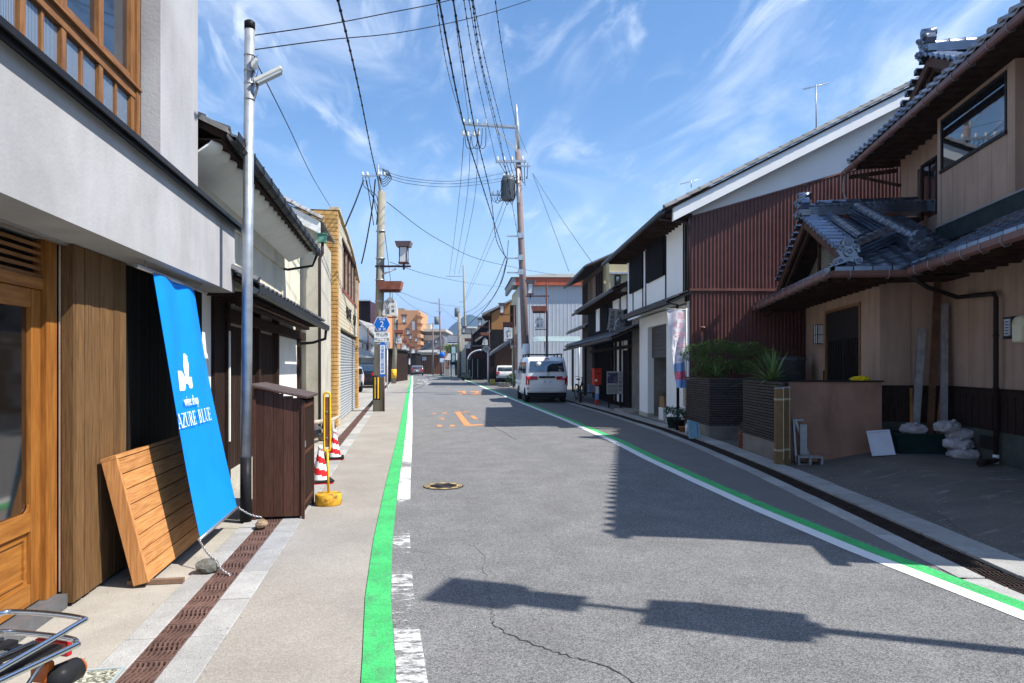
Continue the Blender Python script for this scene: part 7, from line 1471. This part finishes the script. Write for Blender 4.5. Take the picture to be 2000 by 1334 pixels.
t = FT('tiled_roof_house', 'dark house with stepped grey tiled gables above the maroon hall', 'house', (ux(950, 80), 80, 0))
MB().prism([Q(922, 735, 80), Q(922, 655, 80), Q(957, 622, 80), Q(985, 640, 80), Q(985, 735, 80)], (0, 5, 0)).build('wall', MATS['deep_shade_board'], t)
for a, b, c_, d in ((920, 652, 957, 619), (928, 664, 972, 634)): MB().prism([Q(a, b, 79.6), Q(c_, d, 79.6), Q(c_, d + 4, 79.6), Q(a, b + 4, 79.6)], (0, 5, 0)).build('roof', tile_pale, t)
MB().prism([Q(957, 619, 79.6), Q(990, 640, 79.6), Q(990, 644, 79.6), Q(957, 623, 79.6)], (0, 5, 0)).build('roof', tile_pale, t); win(t, ux(962, 79), ux(974, 79), zy(670, 79), zy(655, 79), 79.4, MATS['pale_blind'])
t = FT('vertical_sign', 'tall teal and white vertical shop sign on the far right side of the street', 'sign', (ux(886, 86), 86, 0)); MB().box(ux(881, 86), ux(890.5, 86), 86, 86.2, zy(708, 86), zy(675, 86)).build('board', M('dark_sign_frame', (.03, .04, .045), .5), t); MB().box(ux(882, 86), ux(889.5, 86), 85.95, 86, zy(707, 86), zy(692, 86)).build('teal_panel', M('teal_panel', (.01, .22, .25), .5), t); MB().box(ux(882, 86), ux(889.5, 86), 85.95, 86, zy(690.5, 86), zy(677, 86)).build('pale_panel', M('pale_teal_panel', (.35, .55, .6), .5), t)
for k, ch in enumerate('呉服店'): text(ch, .38, white_s, t, (ux(885.7, 86), 85.92, zy(695 + 4.6 * k, 86)))
MB().tube([(ux(881, 86), 86.1, 0), (ux(881, 86), 86.1, zy(676, 86))], .06, 6).build('post', dark_metal, t)
t = FT('diamond_sign', 'back of a diamond shaped road sign on a white post by the arched carport', 'road sign', (ux(953, 55), 55, 0)); MB().tube([(ux(953, 55), 55, 0), (ux(953, 55), 55, 2.9)], .05, 8).build('post', white_s, t)
MB().prism([Q(941, 681, 54.9), Q(950, 689, 54.9), Q(959, 681, 54.9), Q(950, 673, 54.9)], (0, .02, 0)).build('plate', M('sign_back_grey', (.42, .44, .43), .6, .1), t); MB().prism([Q(944, 681, 54.88), Q(950, 686, 54.88), Q(956, 681, 54.88), Q(950, 676, 54.88)], (0, .01, 0)).build('inner_plate', M('sign_inner', (.25, .27, .27), .6), t)
t = FT('yellow_box', 'small faded yellow roadside box beside the white sign post', 'box', (ux(961, 53), 53, 0)); MB().box(ux(958, 53), ux(967, 53), 53, 53.3, 0, .45).build('box', M('faded_yellow', (.45, .33, .04), .7), t, bevel=.04)
# end of the street
t = FT('timber_end_house', 'brown timber house with grey tiled roofs closing the end of the street', 'house', (ux(840, 120), 120, 0)); bt = M('warm_brown_board', (.17, .075, .035), .75, .25, 5, st=(4, 4, 1))
MB().box(ux(815, 120), ux(868, 120), 120, 128, 0, zy(688, 120)).build('wall', bt, t); MB().box(ux(816, 120), ux(858, 120), 119.8, 119.98, zy(693, 120), zy(686, 120)).build('white_band', white_plaster, t)
for k in range(14): MB().box(ux(818 + 3.4 * k, 119.9), ux(819 + 3.4 * k, 119.9), 119.82, 119.98, 0, zy(697, 120)).build('board_strip', M('pale_brown_strip', (.28, .15, .08), .8, .2, 6), t)
win(t, ux(824, 120), ux(834, 120), zy(705, 120), zy(696, 120), 119.8, MATS['pale_blind'])
MB().prism([Q(812, 688, 118.8), Q(872, 688, 118.8), Q(862, 679, 123), Q(826, 679, 123)], (0, .2, -.25)).build('roof', tile_pale, t); MB().prism([Q(812, 686, 121), Q(862, 655, 121), Q(868, 660, 121), Q(868, 684, 121)], (0, 6, 0)).build('gable_wall', M('slate_grey_gable', (.16, .17, .19), .8, .2, 4), t); MB().prism([Q(810, 687, 120.6), Q(863, 654, 120.6), Q(863, 657, 120.6), Q(812, 690, 120.6)], (0, 7, 0)).build('roof', tile_grey, t)
t = FT('tiled_far_house', 'grey tiled roofs with a red brown ridge under the mountain', 'house', (ux(880, 128), 128, 0)); MB().box(ux(862, 128), ux(897, 128), 128, 134, 0, zy(668, 128)).build('wall', MATS['slate_grey_gable'], t); MB().prism([Q(860, 668, 127), Q(898, 668, 127), Q(897, 657, 131), Q(876, 655, 131)], (0, .3, -.3)).build('roof', tile_grey, t); MB().box(ux(880, 131), ux(897, 131), 131, 131.4, zy(659, 131), zy(655, 131)).build('ridge', M('terracotta_ridge', (.3, .13, .08), .8), t); MB().prism([Q(862, 672, 126.9), Q(898, 672, 126.9), Q(897, 669, 127.5), Q(862, 669, 127.5)], (0, .2, 0)).build('eave_band', MATS['pale_blind'], t)
t = FT('grey_flat_block', 'grey concrete block with a wide flat overhanging roof behind the timber house', 'building', (ux(845, 150), 150, 0)); gcm = M('grey_concrete_block', (.26, .25, .23), .9, .1, 2)
MB().box(ux(805, 150), ux(866, 150), 150, 165, 0, zy(648, 150)).build('wall', gcm, t); MB().box(ux(800, 149), ux(871, 149), 148.5, 166, zy(648, 150), zy(643, 150)).build('roof_slab', M('pale_roof_slab', (.45, .43, .38), .8), t); MB().box(ux(832, 158), ux(841, 158), 158, 162, zy(645, 158), zy(633, 158)).build('roof_box', MATS['pale_roof_slab'], t)
for r_ in range(3):
    for k in range(6): win(t, ux(808 + 9 * k, 150), ux(814 + 9 * k, 150), zy(660 + 12 * r_, 150), zy(653.5 + 12 * r_, 150), 149.9)
MB().box(ux(828, 150), ux(862, 150), 149.5, 149.9, zy(665, 150), zy(655, 150)).build('balcony', M('cream_balcony', (.5, .46, .36), .8), t)
t = FT('orange_flats', 'orange brown block of flats standing above the left side at the far end', 'building', (ux(790, 145), 145, 0)); orf = M('orange_brown_tile_wall', (.50, .28, .15), .8, .06, 2)
MB().box(ux(722, 145), ux(818, 145), 145, 160, 0, zy(606, 145)).build('wall', orf, t); MB().box(ux(700, 140), ux(757, 140), 140, 150, 0, zy(604, 140)).build('wing', orf, t)
for r_ in range(8):
    MB().box(ux(815, 144), ux(821.5, 144), 144, 150, zy(610 + 14 * r_, 144), zy(617 + 14 * r_, 144)).build('balcony', orf, t)
    MB().box(ux(700, 139), ux(757, 139), 138.6, 139.9, zy(622 + 14 * r_, 139), zy(614 + 14 * r_, 139)).build('balcony', orf, t)
    for k in range(4): win(t, ux(702 + 14 * k, 140), ux(711 + 14 * k, 140), zy(613.5 + 14 * r_, 140), zy(607 + 14 * r_, 140), 139.95)
MB().box(ux(805, 145), ux(811, 145), 144.6, 144.98, zy(645, 145), zy(628, 145)).build('pale_panel', white_plaster, t); MB().box(ux(776, 150), ux(790, 150), 150, 154, zy(606, 150), zy(602, 150)).build('roof_plant', gcm, t); MB().box(ux(698, 140), ux(760, 140), 139.5, 150, zy(604.5, 140), zy(602, 140)).build('roof_edge', M('brown_roof_edge', (.3, .15, .08), .8), t)
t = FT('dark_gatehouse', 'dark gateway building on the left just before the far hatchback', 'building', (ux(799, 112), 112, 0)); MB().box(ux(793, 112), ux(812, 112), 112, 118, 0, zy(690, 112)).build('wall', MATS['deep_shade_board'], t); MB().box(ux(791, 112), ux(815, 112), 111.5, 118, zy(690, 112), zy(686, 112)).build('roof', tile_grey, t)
MB().box(ux(797, 111), ux(800, 111), 111.8, 111.9, zy(712, 111), zy(700, 111)).build('paper_lantern', white_s, t)
# left side beyond the brick shop
t = FT('burgundy_building', 'burgundy corrugated upper wall rising behind the tan brick shop', 'building', (ux(712, 60), 60, 0)); bg_ = M('burgundy_steel', (.06, .02, .03), .5, .1, 3)
MB().box(ux(690, 60), ux(723, 60), 60, 66, 0, zy(588, 60)).build('wall', bg_, t); MB().box(ux(690, 59.8), ux(723.5, 59.8), 59.8, 60, zy(588, 60), zy(585.5, 60)).build('roof_edge', galv, t)
for k in range(12): MB().box(ux(704 + 1.7 * k, 59.9), ux(704.6 + 1.7 * k, 59.9), 59.9, 59.99, 3, zy(589, 60)).build('rib', dark_metal, t)
t = FT('left_tiled_house', 'white walled house with pale grey tiled roof behind the concrete pole', 'house', (ux(722, 52), 52, 0))
MB().prism([Q(690, 750, 52), Q(690, 640, 52), Q(708, 635, 52), Q(733, 668, 52), Q(733, 750, 52)], (0, 4, 0)).build('wall', white_plaster, t); MB().prism([Q(700, 624, 51.5), Q(738, 660, 51.5), Q(738, 664, 51.5), Q(700, 630, 51.5)], (0, 5, 0)).build('roof', tile_pale, t)
MB().prism([Q(700, 662, 51), Q(722, 672, 51), Q(722, 676, 51), Q(700, 667, 51)], (0, 1, 0)).build('eave', tile_grey, t); win(t, ux(708, 51.9), ux(718, 51.9), zy(688, 52), zy(668, 52), 51.9, MATS['pale_blind'], dark_wood)
MB().tube([Q(719, 640, 51), Q(719, 690, 51)], .05, 6).build('downpipe', lampbrown, t)
t = FT('carport_shed', 'low dark tiled carport roof above the parked black minivan', 'shed', (ux(715, 50), 50, 0)); MB().prism([Q(690, 676, 49), Q(722, 688, 49), Q(737, 697, 49), Q(737, 700, 49), Q(690, 690, 49)], (0, 2, 0)).build('roof', tile_black, t)
MB().box(ux(690, 50.8), ux(736, 50.8), 50.8, 50.9, 0, 2.1).build('wall', M('grey_brown_fence', (.17, .15, .12), .8, .1), t)
for k in range(16): MB().box(ux(705 + 2 * k, 50.7), ux(705.8 + 2 * k, 50.7), 50.7, 50.79, 1.0, 2.1).build('slat', galv, t)
t = FT('roadside_tree', 'small yellow green tree beyond the white walled house on the left', 'tree', (ux(727, 56), 56, 0)); MB().tube([(ux(727, 56), 56, 0), (ux(727, 56), 56, 2.4)], .07, 6).build('trunk', bark, t); leaf_cloud([(ux(727, 56), 56, 3.0, .7, .7, .75)], 900, .10, M('yellow_green_leaf', (.22, .26, .05), .7, .4, 4), 'crown', t)
t = FT('garden_pine', 'bright green trimmed pine above the low roofs at the far right', 'tree', (ux(880, 122), 122, 0)); MB().tube([(ux(880, 112), 112, 0), (ux(880, 112), 112, 3.8)], .12, 6).build('trunk', bark, t); leaf_cloud([(ux(880, 112), 112, 4.3, 1.8, .8, .8)], 1500, .16, MATS['yellow_green_leaf'], 'crown', t)
t = FT('dark_fence_hut', 'dark brown boarded hut behind the thin white post on the left', 'hut', (ux(764, 62), 62, 0)); MB().box(ux(745, 62), ux(770, 62), 62, 70, 0, 2.9).build('wall', dark_wood, t); MB().box(ux(744, 61.5), ux(772, 61.5), 61.4, 71, 2.9, 3.05).build('roof', dark_metal, t); MB().box(ux(752, 62), ux(757, 62), 61.9, 61.98, 0, 2.6).build('door_strip', bt, t)
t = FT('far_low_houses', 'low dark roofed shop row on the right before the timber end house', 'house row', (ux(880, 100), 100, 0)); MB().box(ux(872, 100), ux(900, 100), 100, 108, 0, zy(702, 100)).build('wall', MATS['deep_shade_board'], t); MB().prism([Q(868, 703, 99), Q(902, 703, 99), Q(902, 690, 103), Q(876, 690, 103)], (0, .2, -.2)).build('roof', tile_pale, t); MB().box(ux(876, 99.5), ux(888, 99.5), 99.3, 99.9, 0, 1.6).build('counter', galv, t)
for k in range(5): MB().box(ux(868 + 2.5 * k, 99), ux(869 + 2.5 * k, 99), 98.9, 99, 0, 2.2).build('post', bt if k % 2 else galv, t)
for (a, b, D, h0, h1, m_, lab) in ((-75, -22, 170, 0, 7, white_plaster, 'low pale building row far behind the left shops'), (20, 70, 120, 0, 7.5, gcm, 'plain grey building hidden behind the right hand houses')):
    t = FT('background_block', lab, 'building', ((a + b) / 2, D, 0)); MB().box(a, b, D, D + 20, h0, h1).build('wall', m_, t)
# small far signs and clutter
for px, py, D, r, lab in ((863.5, 693, 100, .42, 'small blue round road sign on a far post before the timber end house'), (783, 695, 76, .33, 'small blue round road sign on the left under the far street lamps')):
    t = FT('round_sign', lab, 'road sign', (ux(px, D), D, 0)); MB().tube([(ux(px, D), D, 0), (ux(px, D), D, zy(py, D) + .3)], .035, 6).build('post', white_s, t); MB().lathe([(0, -.02), (r, -.02), (r, 0), (0, 0)], (ux(px, D), D - .05, zy(py, D)), 16, axis='Y').build('plate', blue_s, t); MB().box(ux(px, D) - r * .8, ux(px, D) + r * .8, D - .06, D - .04, zy(py, D) - r * 2.6, zy(py, D) - r * 1.2).build('sub_plate', M('pale_blue_plate', (.5, .6, .72), .5), t)
t = FT('parked_scooter', 'dark scooter parked at the kerb beside the arched carport', 'scooter', (ux(911, 68), 68, 0)); us = ux(911, 68)
for d in (-.3, .35): MB().lathe([(.12, -.05), (.22, -.04), (.22, .04), (.12, .05)], (us + d, 68, .22), 14, axis='Y').build('wheel', tyre, t)
MB().prism([(us - .35, 67.9, .3), (us + .3, 67.9, .3), (us + .38, 67.9, .95), (us + .28, 67.9, 1.0), (us + .12, 67.9, .45), (us - .05, 67.9, .45), (us - .1, 67.9, .72), (us - .45, 67.9, .74)], (0, .22, 0)).build('body', M('dark_scooter_paint', (.03, .05, .05), .3), t); MB().box(us - .42, us - .05, 67.88, 68.14, .742, .80).build('seat', rubber, t); MB().tube([(us + .3, 67.7, 1.0), (us + .3, 68.3, 1.0)], .02, 6).build('handlebar', galv, t)
t = FT('vending_counter', 'pale roadside counter with goods in front of the low far shops', 'counter', (ux(873, 97), 97, 0)); MB().box(ux(869, 97), ux(878, 97), 97, 97.6, 0, 1.0).build('counter', gcm, t); MB().box(ux(870, 97), ux(877, 97), 97.1, 97.5, 1.0, 1.3).build('goods', bt, t)
# aerials
def aerial(px, py, py1, D, lab, n=5):
    t = FT('tv_aerial', lab, 'aerial', Q(px, py1, D)); a, b = Q(px, py, D), Q(px, py1, D); m = MB().tube([a, b], .014, 6).build('mast', galv, t)
    m = MB(); m.tube([a + Vector((-.32, 0, -.12)), a + Vector((.30, 0, .04))], .010, 5)
    for k in range(n): p = a + Vector((-.3 + .55 * k / (n - 1), 0, -.115 + .15 * k / (n - 1))); m.tube([p + Vector((-.05, -.25, -.12)), p + Vector((.05, .25, .12))], .006, 4)
    m.build('boom', galv, t)
aerial(1594, 165, 250, 17, 'thin tv aerial standing on the white gabled roof against the sky', 7); aerial(1350, 352, 366, 20, 'tiny tv aerial just above the verge of the garage house roof', 4)
# mountain
rp = [(780, 700), (820, 690), (850, 668), (862, 655), (872, 642), (885, 630), (897, 621), (905, 615), (912, 612), (920, 612), (930, 617), (940, 616), (950, 621), (962, 630), (980, 626), (1000, 640), (1040, 650), (1090, 640), (1150, 655), (1250, 680), (1400, 700)]
m = MB(); rows = []; Dm = 1900
for i in range(121):
    px = 780 + 620 * i / 120; zt = zy(lerp(rp, px) + 1.2 * noise.noise(Vector((px * .12, 0, 0))), Dm); rows.append([UD(ux(px, Dm) , Dm - 260 + 300 * v + 30 * noise.noise(Vector((px * .03, v * 4, 2))), max(-2, zt * (v ** .8) * (1 + .10 * (1 - v) * noise.noise(Vector((px * .06, v * 5, 1)))))) for v in [k / 12 for k in range(13)]])
m.sheet(rows); o = m.build('mountain', M('forested_mountain', (.022, .04, .035), .95, .3, .012, 0, col2=(.035, .06, .045)), kind='structure')
# ---------------------------------------------------------------- near left corner: town bicycle with a rear carrier, door mat
bl = M('blue_bicycle_paint', (.03, .045, .28), .25, .1, 5, coat=.7); brz = pi - YAW - radians(13); bw = UD(-1.40, 2.02) + Vector((-sin(brz), cos(brz), 0)) * .93; t = bicycle('town_bicycle', 'town bicycle in the near left corner, chrome rear carrier and blue mudguard', bw, brz, bl); chm = MATS['bright_chrome']; 
bkp = M('black_carrier_plastic', (.02, .02, .022), .35, .1, 9)
zr = .70; cr = MB(); r_ = .0085
cr.tube(curve([(.165, -.25, zr), (.165, -.84, zr), (.155, -.90, zr), (.10, -.93, zr), (-.10, -.93, zr), (-.155, -.90, zr), (-.165, -.84, zr), (-.165, -.25, zr)], 5), r_, 10)
cr.tube(curve([(.15, -.52, zr + .012), (.155, -.62, zr + .03), (.15, -.90, zr + .05), (.11, -.96, zr + .05), (-.11, -.96, zr + .05), (-.15, -.90, zr + .05), (-.155, -.62, zr + .02), (-.15, -.52, zr + .012)], 5), r_ * .95, 10)
for x in (-.055, .055): cr.tube([(x, -.28, zr + .012), (x, -.86, zr + .012)], .0065, 8)
for s in (-1, 1): cr.tube([(s * .16, -.80, zr), (s * .07, -.52, .33)], .006, 6)
car = cr.build('carrier', chm, t); mm = MB()
for x in (-.115, -.04, .04, .115): mm.box(x - .018, x + .018, -.88, -.28, zr - .006, zr + .004)
mm.build('carrier_strap', bkp, car)
for k in range(6): MB().box(-.15, .15, -.88 + k * .115, -.845 + k * .115, zr - .014, zr - .007).build('carrier_slat', bkp, car)
MB().box(-.06, .06, -.985, -.965, zr - .075, zr - .03).build('rear_reflector', red_l, t, bevel=.004); MB().box(-.11, -.05, -.88, -.85, zr - .10, zr - .04).build('rear_reflector', M('orange_reflector', (.42, .09, .01), .3, coat=.4), t, bevel=.008)
MB().lathe([(0, -.05), (.032, -.042), (.036, .02), (.024, .045), (0, .05)], (-.12, -.90, zr - .09), 14, axis='Y').build('rear_lamp', bkp, t); MB().lathe([(.024, 0), (.026, .006), (.02, .012), (0, .014)], (-.12, -.955, zr - .09), 12, axis='Y').build('lamp_lens', MATS['orange_reflector'], t)
g0 = G(195, 1322); t = thing('scraper_mat', 'speckled grey framed scraper mat lying by the gutter at the bottom left', 'door mat', g0)
mr = Matrix.Translation(G(238, 1311)) @ Matrix.Rotation(radians(1), 4, 'Z')
MB().box(-.30, 0, -.40, 0, .0, .012, mr).build('mesh_pad', M('speckled_mat', (.25, .25, .2), .9, .5, 60, speck=(90, .2, 1.9)), t)
MB().box(-.315, .012, -.0, .014, 0, .018, mr).box(0, .014, -.40, -.001, 0, .018, mr).box(-.315, .012, -.414, -.401, 0, .018, mr).box(-.315, -.301, -.4, -.001, 0, .018, mr).build('frame', M('grey_mat_frame', (.33, .38, .38), .6), t)
# litter and pebbles by the gutter
m = MB()
for k in range(260):
    y = 2.5 + 9 * R(); x = -1.0 + (R() - .5) * .1 if R() < .4 else -1.55 - .4 * R() ** 2; s = .002 + .004 * R(); m.lathe([(0, 0), (s, s * .3), (s * .7, s), (0, s * 1.1)], (x, y, .004), 5)
for k in range(160):
    y = 3 + 8 * R(); x = lerp(DR, y) + .44 + .3 * R() ** 2; s = .003 + .006 * R(); m.lathe([(0, 0), (s, s * .3), (s * .7, s), (0, s * 1.1)], (x, y, gz(x, y)), 5)
m.build('pebbles', granite, kind='stuff')
# ---------------------------------------------------------------- air
hz = bpy.data.materials.new('haze_air'); hz.use_nodes = True; N = hz.node_tree.nodes; N.clear(); hv = N.new('ShaderNodeVolumePrincipled'); ho = N.new('ShaderNodeOutputMaterial'); hz.node_tree.links.new(hv.outputs[0], ho.inputs['Volume'])
hv.inputs['Color'].default_value = (.42, .62, 1.0, 1); hv.inputs['Density'].default_value = .0003; hv.inputs['Anisotropy'].default_value = .2
MB().box(-2950, 2950, -550, 4900, -1.5, 320).build('haze', hz, kind='stuff')
